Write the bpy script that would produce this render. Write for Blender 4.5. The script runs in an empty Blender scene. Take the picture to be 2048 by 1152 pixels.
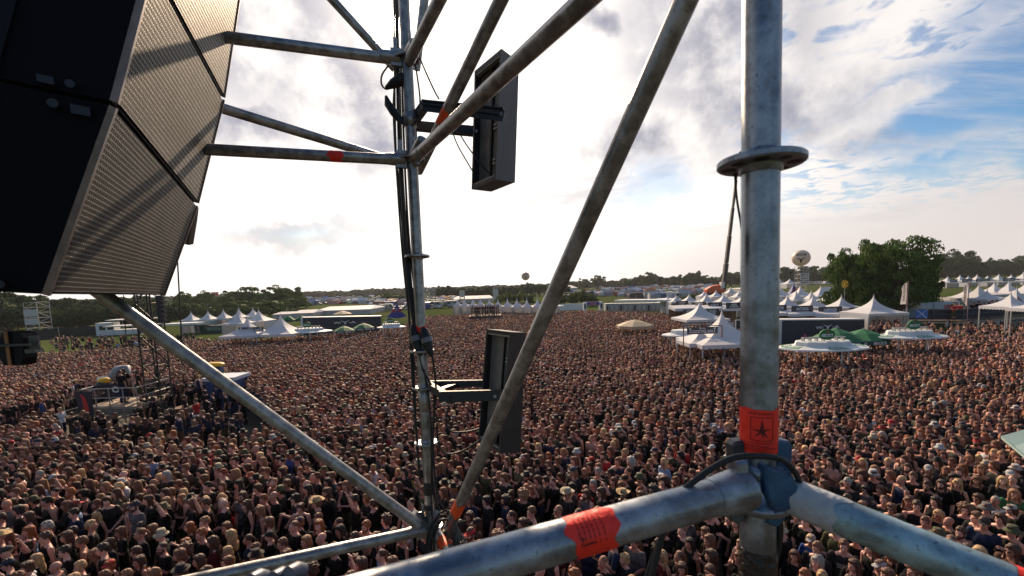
import bpy, bmesh, math, random
import numpy as np
from mathutils import Vector, Matrix, noise as mnoise
random.seed(7); rng = np.random.default_rng(7)
S = bpy.context.scene
COL = S.collection
# ---------------------------------------------------------------- camera
F = 900.0; PU, PV = 1024.0, 660.0
PITCH = math.radians(-5.6); ROLL = math.radians(2.0)
CAM = Vector((0, 0, 7.0))
_f = Vector((0, math.cos(PITCH), math.sin(PITCH)))
_r0 = Vector((1, 0, 0)); _u0 = Vector((0, -math.sin(PITCH), math.cos(PITCH)))
_c, _s = math.cos(ROLL), math.sin(ROLL)
_R = _c * _r0 - _s * _u0
_U = _s * _r0 + _c * _u0
cd = bpy.data.cameras.new('camera'); cam = bpy.data.objects.new('camera', cd); COL.objects.link(cam)
cd.sensor_width = 36; cd.lens = 36 * F / 2048; cd.shift_y = (PV - 576) / 2048
cd.clip_start = 0.05; cd.clip_end = 6000
M3 = Matrix((_R, _U, -_f)).transposed()
cam.matrix_world = Matrix.Translation(CAM) @ M3.to_4x4()
cd.dof.use_dof = True; cd.dof.focus_distance = 7.0; cd.dof.aperture_fstop = 8.0
S.camera = cam
def D(u, v): return _f + (u - PU) / F * _R + (PV - v) / F * _U
def P(u, v, d): return CAM + d * D(u, v)
def G(u, v, h=0.0):
    w = D(u, v); t = (h - CAM.z) / w.z
    return CAM + t * w
def proj(p):
    q = Vector(p) - CAM; z = q.dot(_f)
    return PU + F * q.dot(_R) / z, PV - F * q.dot(_U) / z, z
def hor(u): return PV - (F * math.tan(-PITCH)) / math.cos(ROLL) - (u - PU) * math.tan(ROLL)
# ---------------------------------------------------------------- sun, sky, exposure
SUN = D(797, 35).normalized()
sun_el = math.asin(SUN.z); sun_az = math.atan2(SUN.x, SUN.y)
ld = bpy.data.lights.new('sun', 'SUN'); ld.energy = 5.0; ld.angle = math.radians(0.8); ld.color = (1.0, 0.74, 0.50)
lo = bpy.data.objects.new('sun', ld); COL.objects.link(lo)
lo.rotation_euler = (-SUN).to_track_quat('-Z', 'Y').to_euler(); lo.location = (0, 40, 60)
S.view_settings.view_transform = 'Standard'; S.view_settings.look = 'None'
S.view_settings.exposure = 0.4; S.view_settings.gamma = 1.0
W = bpy.data.worlds.new('World'); S.world = W; W.use_nodes = True
def N(nt, typ, **kw):
    n = nt.nodes.new(typ)
    for k, v in kw.items():
        if k.startswith('i_'):
            key = k[2:]
            n.inputs[int(key) if key.isdigit() else key].default_value = v
        else: setattr(n, k, v)
    return n
def mathn(nt, op, a, b=None, clamp=False):
    n = nt.nodes.new('ShaderNodeMath'); n.operation = op; n.use_clamp = clamp
    for i, x in enumerate((a, b)):
        if x is None: continue
        if isinstance(x, (int, float)): n.inputs[i].default_value = x
        else: nt.links.new(x, n.inputs[i])
    return n.outputs[0]
def smooth(nt, x, lo_, hi_, a=0.0, b=1.0):
    n = nt.nodes.new('ShaderNodeMapRange'); n.interpolation_type = 'SMOOTHSTEP'
    nt.links.new(x, n.inputs[0]); n.inputs[1].default_value = lo_; n.inputs[2].default_value = hi_
    n.inputs[3].default_value = a; n.inputs[4].default_value = b
    return n.outputs[0]
def vmath(nt, op, a, b=None):
    n = nt.nodes.new('ShaderNodeVectorMath'); n.operation = op
    for i, x in enumerate((a, b)):
        if x is None: continue
        if isinstance(x, (tuple, Vector)): n.inputs[i].default_value = tuple(x)
        else: nt.links.new(x, n.inputs[i])
    return n.outputs['Value'] if op in ('DOT_PRODUCT', 'LENGTH', 'DISTANCE') else n.outputs[0]
def mixc(nt, f, a, b):
    n = nt.nodes.new('ShaderNodeMix'); n.data_type = 'RGBA'
    for sock, x in ((n.inputs[0], f), (n.inputs[6], a), (n.inputs[7], b)):
        if isinstance(x, (int, float)): sock.default_value = x
        elif isinstance(x, tuple): sock.default_value = (*x, 1)
        else: nt.links.new(x, sock)
    return n.outputs[2]
def build_sky():
    nt = W.node_tree; nt.nodes.clear(); L = nt.links
    tc = N(nt, 'ShaderNodeTexCoord'); dirv = tc.outputs['Generated']
    sky = N(nt, 'ShaderNodeTexSky', sky_type='NISHITA', sun_disc=False, sun_elevation=sun_el, sun_rotation=sun_az)
    sky.air_density = 1.0; sky.dust_density = 0.6; sky.ozone_density = 2.0
    sep = N(nt, 'ShaderNodeSeparateXYZ'); L.new(dirv, sep.inputs[0])
    # cloud sheet coordinates: direction projected on a high flat layer
    zz = mathn(nt, 'MAXIMUM', mathn(nt, 'ADD', sep.outputs[2], 0.10), 0.05)
    cx = mathn(nt, 'DIVIDE', sep.outputs[0], zz); cy = mathn(nt, 'DIVIDE', sep.outputs[1], zz)
    comb = N(nt, 'ShaderNodeCombineXYZ'); L.new(cx, comb.inputs[0]); L.new(cy, comb.inputs[1])
    lay = comb.outputs[0]
    def fbm(vec, scale, detail=8, rough=0.55, dist=0.0, off=(0, 0, 0)):
        n = N(nt, 'ShaderNodeTexNoise'); n.inputs['Scale'].default_value = scale
        n.inputs['Detail'].default_value = detail; n.inputs['Roughness'].default_value = rough
        n.inputs['Distortion'].default_value = dist
        L.new(vmath(nt, 'ADD', vec, off), n.inputs['Vector']); return n
    big = fbm(lay, 0.9, 9, 0.58, 0.3, (3.1, 1.7, 0)).outputs[0]
    # mackerel texture
    fine = fbm(lay, 7.5, 5, 0.55, 0.5, (1, 2, 5)).outputs[0]
    streak_v = N(nt, 'ShaderNodeMapping'); L.new(lay, streak_v.inputs[0])
    streak_v.inputs['Rotation'].default_value = (0, 0, math.radians(18)); streak_v.inputs['Scale'].default_value = (0.35, 1.6, 1)
    streak = fbm(streak_v.outputs[0], 2.0, 8, 0.6, 0.4, (7, 3, 1)).outputs[0]
    # warped direction for the single clouds seen in the photograph
    wn = fbm(dirv, 5.0, 6, 0.6, 0.0).outputs[1]
    warp = vmath(nt, 'SCALE', vmath(nt, 'SUBTRACT', wn, (0.5, 0.5, 0.5)), None)
    warp.node.inputs['Scale'].default_value = 0.20
    wd = vmath(nt, 'ADD', dirv, warp)
    def blob(u, v, r, zs=1.8, soft=0.6):
        d = D(u, v).normalized()
        q = vmath(nt, 'MULTIPLY', vmath(nt, 'SUBTRACT', wd, d), (1, 1, zs))
        ln = vmath(nt, 'LENGTH', q)
        return smooth(nt, ln, r * (1 - soft), r * 1.15, 1.0, 0.0)
    def union(lst):
        o = lst[0]
        for x in lst[1:]: o = mathn(nt, 'MAXIMUM', o, x)
        return o
    # where blue shows: to the right, away from the sun
    right = vmath(nt, 'DOT_PRODUCT', dirv, D(2250, 60).normalized())
    bluearea = smooth(nt, right, 0.80, 0.955)
    elev = sep.outputs[2]
    hi = smooth(nt, elev, 0.10, 0.27)
    gap1 = union([blob(1900, 190, 0.20, 2.6, .7), blob(1790, 175, 0.13, 2.8, .7), blob(2080, 170, 0.24, 2.2, .6), blob(1900, 335, 0.13, 4.5, 1.0), blob(2070, 320, 0.16, 4.0, 1.0), blob(2040, 20, 0.10, 1.5, 1.0)])
    wisp = smooth(nt, streak, 0.46, 0.70)
    mack = smooth(nt, mathn(nt, 'ADD', mathn(nt, 'MULTIPLY', fine, 0.75), mathn(nt, 'MULTIPLY', big, 0.35)), 0.44, 0.58)
    # blue visibility
    b = mathn(nt, 'MULTIPLY', smooth(nt, right, 0.80, 0.90), smooth(nt, elev, 0.08, 0.15))
    clear = mathn(nt, 'MAXIMUM', mathn(nt, 'MULTIPLY', gap1, mathn(nt, 'SUBTRACT', 1.0, mathn(nt, 'MULTIPLY', wisp, 0.55))),
                  mathn(nt, 'MULTIPLY', mathn(nt, 'MULTIPLY', mathn(nt, 'SUBTRACT', 1.0, mack), smooth(nt, right, .88, .95)), 0.75))
    blue = mathn(nt, 'MULTIPLY', b, clear, True)
    teal = mathn(nt, 'MULTIPLY', union([blob(1310, 385, 0.13, 2.8, .9), blob(1270, 395, 0.09, 3, .9), blob(610, 452, 0.12, 5.5, 1.0), blob(620, 408, 0.07, 5, 1.0), blob(1080, 202, 0.05, 3.0, 1.0), blob(430, 430, .07, 3, 1.0)]), 0.6)
    front = [blob(1700, 235, 0.10, 2, .5), blob(1660, 150, .12, 1.6, .5), blob(1850, 158, 0.07, 3.2, .5), blob(1790, 190, .04, 2, .5)]
    blue = mathn(nt, 'MULTIPLY', blue, mathn(nt, 'SUBTRACT', 1.0, mathn(nt, 'MULTIPLY', union(front), 0.9)), True)
    blue = mathn(nt, 'MAXIMUM', blue, teal)
    # behind the camera: broken cloud, much blue
    back = smooth(nt, vmath(nt, 'DOT_PRODUCT', dirv, Vector((SUN.x, SUN.y, 0.15)).normalized()), 0.35, -0.35)
    blue = mathn(nt, 'MAXIMUM', blue, mathn(nt, 'MULTIPLY', back, smooth(nt, big, 0.62, 0.40)))
    zen = smooth(nt, elev, 0.58, 0.80)
    blue = mathn(nt, 'MAXIMUM', blue, mathn(nt, 'MULTIPLY', zen, 0.95))
    # cloud shading: thick grey undersides
    sd = vmath(nt, 'DOT_PRODUCT', dirv, SUN)
    grey = union([blob(1480, 205, 0.276, 2.6, 1.0), blob(1640, 190, 0.196, 2.4, 1.0), blob(1420, 120, 0.230, 2.0, 1.0), blob(690, 165, 0.160, 1.0, 1.0), blob(650, 215, 0.131, 2.0, 1.0), blob(520, 30, 0.290, 1.0, 1.0), blob(1450, 40, 0.253, 1.2, 1.0), blob(480, 262, 0.145, 2.5, 1.0), blob(740, 280, 0.145, 1.5, 1.0), blob(1270, 310, 0.189, 2.5, 1.0), blob(600, 452, 0.203, 5.5, 1.0), blob(1240, 60, 0.087, 2, 1.0), blob(1800, 260, 0.138, 3, 1.0)])
    grey = mathn(nt, 'MULTIPLY', grey, smooth(nt, fbm(dirv, 7.0, 6, 0.6, 0.0, (4, 4, 4)).outputs[0], 0.30, 0.55, 0.35, 1.0))
    gen = mathn(nt, 'MULTIPLY', smooth(nt, big, 0.50, 0.68), smooth(nt, right, 0.45, 0.9, 0.40, 0.60))
    gen = mathn(nt, 'MULTIPLY', gen, smooth(nt, elev, 0.05, 0.2))
    grey = mathn(nt, 'MAXIMUM', grey, gen)
    near = smooth(nt, sd, 0.45, 0.99)
    lit = mixc(nt, near, (0.56, 0.53, 0.53), (1.15, 1.08, 1.0))
    # low band over the horizon on the right stays cream
    low = mathn(nt, 'MULTIPLY', smooth(nt, elev, 0.16, 0.0), smooth(nt, right, 0.6, 0.95))
    lit = mixc(nt, mathn(nt, 'MULTIPLY', low, 0.8), lit, (0.62, 0.56, 0.53))
    shade = mixc(nt, near, (0.27, 0.28, 0.33), (0.29, 0.29, 0.36))
    lit = mixc(nt, mathn(nt, 'MULTIPLY', back, 0.95), lit, (0.17, 0.20, 0.26))
    cloud = mixc(nt, grey, lit, shade)
    g1 = mathn(nt, 'POWER', mathn(nt, 'MAXIMUM', sd, 0.0), 350.0)
    g2 = mathn(nt, 'POWER', mathn(nt, 'MAXIMUM', sd, 0.0), 6000.0)
    glow = mathn(nt, 'ADD', mathn(nt, 'MULTIPLY', g1, 1.6), mathn(nt, 'MULTIPLY', g2, 30.0))
    gl = vmath(nt, 'SCALE', (1.0, 0.86, 0.66)); L.new(glow, gl.node.inputs['Scale'])
    cl = vmath(nt, 'ADD', cloud, gl)
    hs = N(nt, 'ShaderNodeHueSaturation'); hs.inputs['Saturation'].default_value = 1.35; hs.inputs['Value'].default_value = 1.0; hs.inputs['Hue'].default_value = 0.5; L.new(sky.outputs[0], hs.inputs['Color'])
    bg1 = N(nt, 'ShaderNodeBackground'); L.new(hs.outputs[0], bg1.inputs[0]); bg1.inputs[1].default_value = 0.085
    bg2 = N(nt, 'ShaderNodeBackground'); L.new(cl, bg2.inputs[0]); bg2.inputs[1].default_value = 1.0
    mx = N(nt, 'ShaderNodeMixShader'); L.new(mathn(nt, 'SUBTRACT', 1.0, blue, True), mx.inputs[0])
    L.new(bg1.outputs[0], mx.inputs[1]); L.new(bg2.outputs[0], mx.inputs[2])
    out = N(nt, 'ShaderNodeOutputWorld'); L.new(mx.outputs[0], out.inputs[0])
    W.cycles.sampling_method = 'MANUAL'; W.cycles.sample_map_resolution = 512
build_sky()
S.cycles.max_bounces = 5; S.cycles.diffuse_bounces = 2; S.cycles.glossy_bounces = 3; S.cycles.transmission_bounces = 3
S.cycles.transparent_max_bounces = 8; S.cycles.sample_clamp_indirect = 6.0; S.cycles.use_denoising = True
# ---------------------------------------------------------------- helpers
def lin(r, g, b):
    def c(x):
        x /= 255.0
        return x / 12.92 if x <= 0.04045 else ((x + 0.055) / 1.055) ** 2.4
    return (c(r), c(g), c(b))
MATS = {}
def mat(name, col=(0.5, 0.5, 0.5), rough=0.6, metal=0.0, var=0.0, vs=8.0, bump=0.0, bs=40.0, objcol=False, attr=None, col2=None, stretch=None, transl=0.0, island=0.0, spec=None):
    if name in MATS: return MATS[name]
    m = bpy.data.materials.new(name); m.use_nodes = True; MATS[name] = m
    nt = m.node_tree; L = nt.links; bs_ = nt.nodes['Principled BSDF']
    bs_.inputs['Roughness'].default_value = rough; bs_.inputs['Metallic'].default_value = metal
    if spec is not None: bs_.inputs['Specular IOR Level'].default_value = spec
    base = None
    if objcol: base = N(nt, 'ShaderNodeObjectInfo').outputs['Color']
    elif attr: base = N(nt, 'ShaderNodeAttribute', attribute_name=attr).outputs['Color']
    tc = N(nt, 'ShaderNodeTexCoord').outputs['Object']
    if stretch:
        mp = N(nt, 'ShaderNodeMapping'); L.new(tc, mp.inputs[0]); mp.inputs['Scale'].default_value = stretch; tc = mp.outputs[0]
    if var > 0 or col2:
        n = N(nt, 'ShaderNodeTexNoise'); n.inputs['Scale'].default_value = vs; n.inputs['Detail'].default_value = 6; n.inputs['Roughness'].default_value = 0.6
        L.new(tc, n.inputs['Vector'])
        f = smooth(nt, n.outputs[0], 0.32, 0.68)
        if col2 is not None:
            base = mixc(nt, f, col if base is None else base, col2)
        if var > 0:
            k = smooth(nt, n.outputs[0], 0.3, 0.7, 1 - var, 1 + var)
            vv = vmath(nt, 'SCALE', base if base is not None else tuple(col)); L.new(k, vv.node.inputs['Scale']); base = vv
    if island > 0:
        ri = N(nt, 'ShaderNodeNewGeometry').outputs['Random Per Island']
        k = smooth(nt, ri, 0, 1, 1 - island, 1 + island)
        vv = vmath(nt, 'SCALE', base if base is not None else tuple(col)); L.new(k, vv.node.inputs['Scale']); base = vv
    if base is None: bs_.inputs['Base Color'].default_value = (*col, 1)
    else: L.new(base, bs_.inputs['Base Color'])
    if bump > 0:
        n = N(nt, 'ShaderNodeTexNoise'); n.inputs['Scale'].default_value = bs; n.inputs['Detail'].default_value = 4
        L.new(tc, n.inputs['Vector'])
        b = N(nt, 'ShaderNodeBump'); b.inputs['Strength'].default_value = bump; b.inputs['Distance'].default_value = 0.02
        L.new(n.outputs[0], b.inputs['Height']); L.new(b.outputs[0], bs_.inputs['Normal'])
    if transl > 0:
        t = N(nt, 'ShaderNodeBsdfTranslucent')
        if base is None: t.inputs[0].default_value = (*col, 1)
        else: L.new(base, t.inputs[0])
        mx = N(nt, 'ShaderNodeMixShader'); mx.inputs[0].default_value = transl
        L.new(bs_.outputs[0], mx.inputs[1]); L.new(t.outputs[0], mx.inputs[2])
        L.new(mx.outputs[0], nt.nodes['Material Output'].inputs[0])
    return m
def wsum(o):
    v = Vector((0, 0, 0))
    while o is not None: v += o.location; o = o.parent
    return v
def tag(o, label=None, cat=None, group=None, kind=None):
    if label: o['label'] = label
    if cat: o['category'] = cat
    if group: o['group'] = group
    if kind: o['kind'] = kind
    return o
def thing(name, loc, label, cat, group=None):
    o = bpy.data.objects.new(name, None); COL.objects.link(o); o.location = loc; o.empty_display_size = 0.2
    return tag(o, label, cat, group)
class MB:
    def __init__(s): s.v = []; s.f = []; s.m = []; s.sm = []
    def add(s, vs, fs, mi=0, smooth=False):
        o = len(s.v); s.v += [tuple(p) for p in vs]
        for f in fs: s.f.append(tuple(i + o for i in f)); s.m.append(mi); s.sm.append(smooth)
        return s
    def box(s, c, size, rz=0.0, mi=0, ax=None):
        hx, hy, hz = size[0] / 2, size[1] / 2, size[2] / 2
        if ax is None:
            ca, sa = math.cos(rz), math.sin(rz); ax = (Vector((ca, sa, 0)), Vector((-sa, ca, 0)), Vector((0, 0, 1)))
        c = Vector(c)
        vs = [c + ax[0] * (hx * i) + ax[1] * (hy * j) + ax[2] * (hz * k) for i in (-1, 1) for j in (-1, 1) for k in (-1, 1)]
        return s.add(vs, [(0, 1, 3, 2), (4, 6, 7, 5), (0, 4, 5, 1), (2, 3, 7, 6), (0, 2, 6, 4), (1, 5, 7, 3)], mi)
    def hexa(s, b, t, mi=0):   # bottom 4, top 4 points, same winding
        return s.add(list(b) + list(t), [(3, 2, 1, 0), (4, 5, 6, 7), (0, 1, 5, 4), (1, 2, 6, 5), (2, 3, 7, 6), (3, 0, 4, 7)], mi)
    def beam(s, a, b, w, h, up=(0, 0, 1), mi=0):
        a = Vector(a); b = Vector(b); z = (b - a); l = z.length
        if l < 1e-6: return s
        z.normalize(); x = z.cross(Vector(up))
        if x.length < 1e-4: x = z.cross(Vector((0, 1, 0)))
        x.normalize(); y = x.cross(z)
        return s.box((a + b) / 2, (w, h, l), ax=(x, y, z), mi=mi)
    def tube(s, pts, r, seg=12, mi=0, cap=True, smooth=True):
        pts = [Vector(p) for p in pts]; n = len(pts)
        rs = r if isinstance(r, (list, tuple)) else [r] * n
        t0 = (pts[1] - pts[0]).normalized()
        x = t0.cross(Vector((0, 0, 1)));
        if x.length < 0.1: x = t0.cross(Vector((0, 1, 0)))
        x.normalize(); vs = []; fs = []
        for i in range(n):
            t = (pts[min(i + 1, n - 1)] - pts[max(i - 1, 0)]).normalized()
            x = (x - t * x.dot(t)).normalized(); y = t.cross(x)
            for k in range(seg):
                a = 2 * math.pi * k / seg
                vs.append(pts[i] + (x * math.cos(a) + y * math.sin(a)) * rs[i])
        for i in range(n - 1):
            for k in range(seg):
                k2 = (k + 1) % seg
                fs.append((i * seg + k, i * seg + k2, (i + 1) * seg + k2, (i + 1) * seg + k))
        s.add(vs, fs, mi, smooth)
        if cap:
            s.add(vs[:seg], [tuple(range(seg))[::-1]], mi); s.add(vs[-seg:], [tuple(range(seg))], mi)
        return s
    def ell(s, c, r, seg=12, rings=8, mi=0, rot=None):
        c = Vector(c); vs = [];
        for i in range(1, rings):
            ph = math.pi * i / rings
            for k in range(seg):
                a = 2 * math.pi * k / seg
                p = Vector((r[0] * math.sin(ph) * math.cos(a), r[1] * math.sin(ph) * math.sin(a), r[2] * math.cos(ph)))
                if rot is not None: p = rot @ p
                vs.append(c + p)
        tp = Vector((0, 0, r[2])); bt = Vector((0, 0, -r[2]))
        if rot is not None: tp = rot @ tp; bt = rot @ bt
        vs.append(c + tp); vs.append(c + bt); T = len(vs) - 2; B = T + 1; fs = []
        for i in range(rings - 2):
            for k in range(seg):
                k2 = (k + 1) % seg; fs.append((i * seg + k, (i + 1) * seg + k, (i + 1) * seg + k2, i * seg + k2))
        for k in range(seg):
            k2 = (k + 1) % seg; fs.append((T, k, k2)); fs.append((B, (rings - 2) * seg + k2, (rings - 2) * seg + k))
        return s.add(vs, fs, mi, True)
    def lathe(s, c, prof, seg=24, axis=None, mi=0, smooth=True, ang=None):
        c = Vector(c); z = Vector(axis if axis is not None else (0, 0, 1)).normalized()
        x = z.cross(Vector((0, 1, 0)));
        if x.length < 0.1: x = z.cross(Vector((1, 0, 0)))
        x.normalize(); y = z.cross(x); vs = []; fs = []
        for (r, h) in prof:
            for k in range(seg):
                a = 2 * math.pi * k / seg
                vs.append(c + z * h + (x * math.cos(a) + y * math.sin(a)) * r)
        for i in range(len(prof) - 1):
            for k in range(seg):
                k2 = (k + 1) % seg; fs.append((i * seg + k, i * seg + k2, (i + 1) * seg + k2, (i + 1) * seg + k))
        return s.add(vs, fs, mi, smooth)
    def quad(s, a, b, c, d, mi=0): return s.add([a, b, c, d], [(0, 1, 2, 3)], mi)
    def poly(s, pts, mi=0): return s.add(pts, [tuple(range(len(pts)))], mi)
    def slab(s, pts, n, th, mi=0):   # polygon extruded along n by th
        n = Vector(n).normalized(); k = len(pts); a = [Vector(p) for p in pts]; b = [p + n * th for p in a]
        fs = [tuple(range(k))[::-1], tuple(range(k, 2 * k))] + [(i, (i + 1) % k, k + (i + 1) % k, k + i) for i in range(k)]
        return s.add(a + b, fs, mi)
    def mesh(s, name, mats, off=(0, 0, 0)):
        me = bpy.data.meshes.new(name); off = Vector(off)
        me.from_pydata([(p[0] - off.x, p[1] - off.y, p[2] - off.z) for p in s.v], [], s.f)
        mats = mats if isinstance(mats, (list, tuple)) else [mats]
        for m in mats: me.materials.append(m)
        me.polygons.foreach_set('material_index', s.m); me.polygons.foreach_set('use_smooth', s.sm)
        me.update(); return me
    def build(s, name, mats, parent=None, label=None):
        me = s.mesh(name, mats, wsum(parent) if parent else (0, 0, 0))
        o = bpy.data.objects.new(name, me); COL.objects.link(o)
        if parent: o.parent = parent
        if label: o['label'] = label
        return o
def tmesh(t, name, mats, label, cat, group=None, kind=None):   # single mesh thing
    o = t.build(name, mats); return tag(o, label, cat, group, kind)
def children(o): return list(o.children)
def copy_tree(o, parent=None, loc=None, rz=None, sc=None):
    c = o.copy(); COL.objects.link(c); c.parent = parent
    for ch in o.children: copy_tree(ch, c)
    if loc is not None: c.location = loc
    if rz is not None: c.rotation_euler = (0, 0, rz)
    if sc is not None: c.scale = (sc, sc, sc)
    return c
_tc = {}
def text_geo(txt, bold=0.0):
    k = (txt, bold)
    if k in _tc: return _tc[k]
    cu = bpy.data.curves.new('t', 'FONT'); cu.body = txt; cu.resolution_u = 2; cu.offset = bold; cu.align_x = 'CENTER'; cu.space_line = 0.85
    o = bpy.data.objects.new('t', cu); COL.objects.link(o)
    me = bpy.data.meshes.new_from_object(o.evaluated_get(bpy.context.evaluated_depsgraph_get()))
    bpy.data.objects.remove(o); bpy.data.curves.remove(cu)
    vs = [tuple(v.co) for v in me.vertices]; fs = [tuple(p.vertices) for p in me.polygons]; bpy.data.meshes.remove(me)
    xs = [v[0] for v in vs]; ys = [v[1] for v in vs]
    bb = (min(xs), max(xs), min(ys), max(ys))
    vs = [((v[0] - bb[0]) / (bb[1] - bb[0]) - 0.5, (v[1] - bb[2]) / (bb[3] - bb[2]) - 0.5) for v in vs]
    _tc[k] = (vs, fs); return _tc[k]
def letter(mb, txt, c, ax, ay, w, h, bold=0.02, mi=0):
    vs, fs = text_geo(txt, bold); c = Vector(c); ax = Vector(ax).normalized(); ay = Vector(ay).normalized()
    return mb.add([c + ax * (v[0] * w) + ay * (v[1] * h) for v in vs], fs, mi)
ORD = ['first', 'second', 'third', 'fourth', 'fifth', 'sixth', 'seventh', 'eighth', 'ninth', 'tenth', 'eleventh', 'twelfth', 'thirteenth', 'fourteenth', 'fifteenth', 'sixteenth', 'seventeenth', 'eighteenth', 'nineteenth', 'twentieth']
def ordinal(i):
    if i < 20: return ORD[i]
    tens = ['twenty', 'thirty', 'forty', 'fifty', 'sixty'][(i + 1) // 10 - 2]; r = (i + 1) % 10
    return (tens + '-' + ORD[r - 1]) if r else {'twenty': 'twentieth', 'thirty': 'thirtieth', 'forty': 'fortieth', 'fifty': 'fiftieth', 'sixty': 'sixtieth'}[tens]
# ---------------------------------------------------------------- materials
def steel_mat(name, base=(0.20, 0.20, 0.205), dark=(0.09, 0.085, 0.08), metal=0.55, rough=0.42):
    m = bpy.data.materials.new(name); m.use_nodes = True; MATS[name] = m
    nt = m.node_tree; L = nt.links; b = nt.nodes['Principled BSDF']
    tc = N(nt, 'ShaderNodeTexCoord').outputs['Object']
    n1 = N(nt, 'ShaderNodeTexNoise', i_Scale=22.0, i_Detail=8.0, i_Roughness=0.65); L.new(tc, n1.inputs['Vector'])
    n2 = N(nt, 'ShaderNodeTexNoise', i_Scale=150.0, i_Detail=3.0); L.new(tc, n2.inputs['Vector'])
    n3 = N(nt, 'ShaderNodeTexVoronoi', i_Scale=90.0); L.new(tc, n3.inputs['Vector'])
    c = mixc(nt, smooth(nt, n1.outputs[0], 0.35, 0.65), tuple(x * .8 for x in base), tuple(x * 1.7 for x in base))
    spots = smooth(nt, n2.outputs[0], 0.62, 0.70)
    c = mixc(nt, mathn(nt, 'MULTIPLY', spots, 0.7), c, dark)
    grime = smooth(nt, N(nt, 'ShaderNodeTexNoise', i_Scale=4.0, i_Detail=5.0).outputs[0], 0.5, 0.7)
    c = mixc(nt, mathn(nt, 'MULTIPLY', grime, 0.35), c, dark)
    L.new(c, b.inputs['Base Color']); b.inputs['Metallic'].default_value = metal
    r = smooth(nt, n1.outputs[0], 0.3, 0.7, rough - 0.08, rough + 0.18); L.new(r, b.inputs['Roughness'])
    bp = N(nt, 'ShaderNodeBump'); bp.inputs['Strength'].default_value = 0.15; bp.inputs['Distance'].default_value = 0.002
    L.new(n1.outputs[0], bp.inputs['Height']); L.new(bp.outputs[0], b.inputs['Normal'])
    return m
STEEL = steel_mat('galvanised_steel', (0.27, 0.265, 0.26), (0.12, 0.115, 0.10), 0.75, 0.36)
STEEL_N = steel_mat('galvanised_steel_worn', (0.235, 0.26, 0.29), (0.15, 0.14, 0.13), 0.75, 0.34)
BLACK = mat('black_rubber', (0.012, 0.012, 0.013), 0.55)
BLACKM = mat('black_painted_metal', (0.022, 0.022, 0.025), 0.45, 0.0, var=0.25, vs=15, bump=0.1, bs=300)
TAPE = mat('red_warning_tape', (0.95, 0.030, 0.012), 0.5, var=0.12, vs=30, bump=0.2, bs=60)
TAPEO = mat('orange_warning_tape', (0.90, 0.10, 0.02), 0.5, var=0.12, vs=30)
INK = mat('tape_print', (0.10, 0.004, 0.004), 0.6)
BLUEP = mat('blue_paint_worn', (0.02, 0.06, 0.13), 0.5, 0.2, col2=(0.04, 0.11, 0.20), vs=20, bump=0.2)
WHITEF = mat('white_tent_fabric', (0.72, 0.73, 0.76), 0.7, var=0.04, vs=2, transl=0.25)
WHITE = mat('white_painted', (0.7, 0.7, 0.7), 0.5, var=0.06, vs=3)
DARKB = mat('dark_banner', (0.022, 0.026, 0.04), 0.6, var=0.1, vs=3)
LETW = mat('white_lettering', (0.75, 0.75, 0.75), 0.6)
GREY = mat('grey_metal', (0.30, 0.31, 0.32), 0.5, 0.3, var=0.12, vs=5)
# ---------------------------------------------------------------- ground
def ground_mat():
    m = bpy.data.materials.new('trampled_grass'); m.use_nodes = True; nt = m.node_tree; L = nt.links; b = nt.nodes['Principled BSDF']
    tc = N(nt, 'ShaderNodeTexCoord').outputs['Object']
    n1 = N(nt, 'ShaderNodeTexNoise', i_Scale=0.05, i_Detail=8.0); L.new(tc, n1.inputs['Vector'])
    n2 = N(nt, 'ShaderNodeTexNoise', i_Scale=1.3, i_Detail=8.0); L.new(tc, n2.inputs['Vector'])
    n3 = N(nt, 'ShaderNodeTexNoise', i_Scale=0.012, i_Detail=3.0); L.new(tc, n3.inputs['Vector'])
    g = mixc(nt, smooth(nt, n2.outputs[0], 0.3, 0.7), (0.040, 0.065, 0.018), (0.070, 0.095, 0.030))
    g = mixc(nt, smooth(nt, n1.outputs[0], 0.45, 0.62), g, (0.08, 0.085, 0.04))
    g = mixc(nt, smooth(nt, n3.outputs[0], 0.52, 0.60), g, (0.085, 0.115, 0.04))
    L.new(g, b.inputs['Base Color']); b.inputs['Roughness'].default_value = 1.0; b.inputs['Specular IOR Level'].default_value = 0.0
    return m
t = MB(); n = 24; R_ = 5000.0
t.add([(x, y, 0) for y in (-R_, -200, 0, 100, 200, 500, 1500, R_) for x in (-R_, -500, -150, 0, 150, 500, R_)],
      [(j * 7 + i, j * 7 + i + 1, (j + 1) * 7 + i + 1, (j + 1) * 7 + i) for j in range(7) for i in range(6)])
tag(t.build('ground', ground_mat()), kind='structure')
# bright meadows far away
mead = mat('far_meadow', (0.16, 0.19, 0.05), 1.0, var=0.15, vs=0.02, spec=0.0)
for pts in ([(608, 596), (706, 594.5), (706, 592.0), (608, 593.5)],):
    t = MB(); t.poly([G(u, v, 0.004) for u, v in pts]); tag(t.build('meadow', mead), kind='structure')
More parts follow.
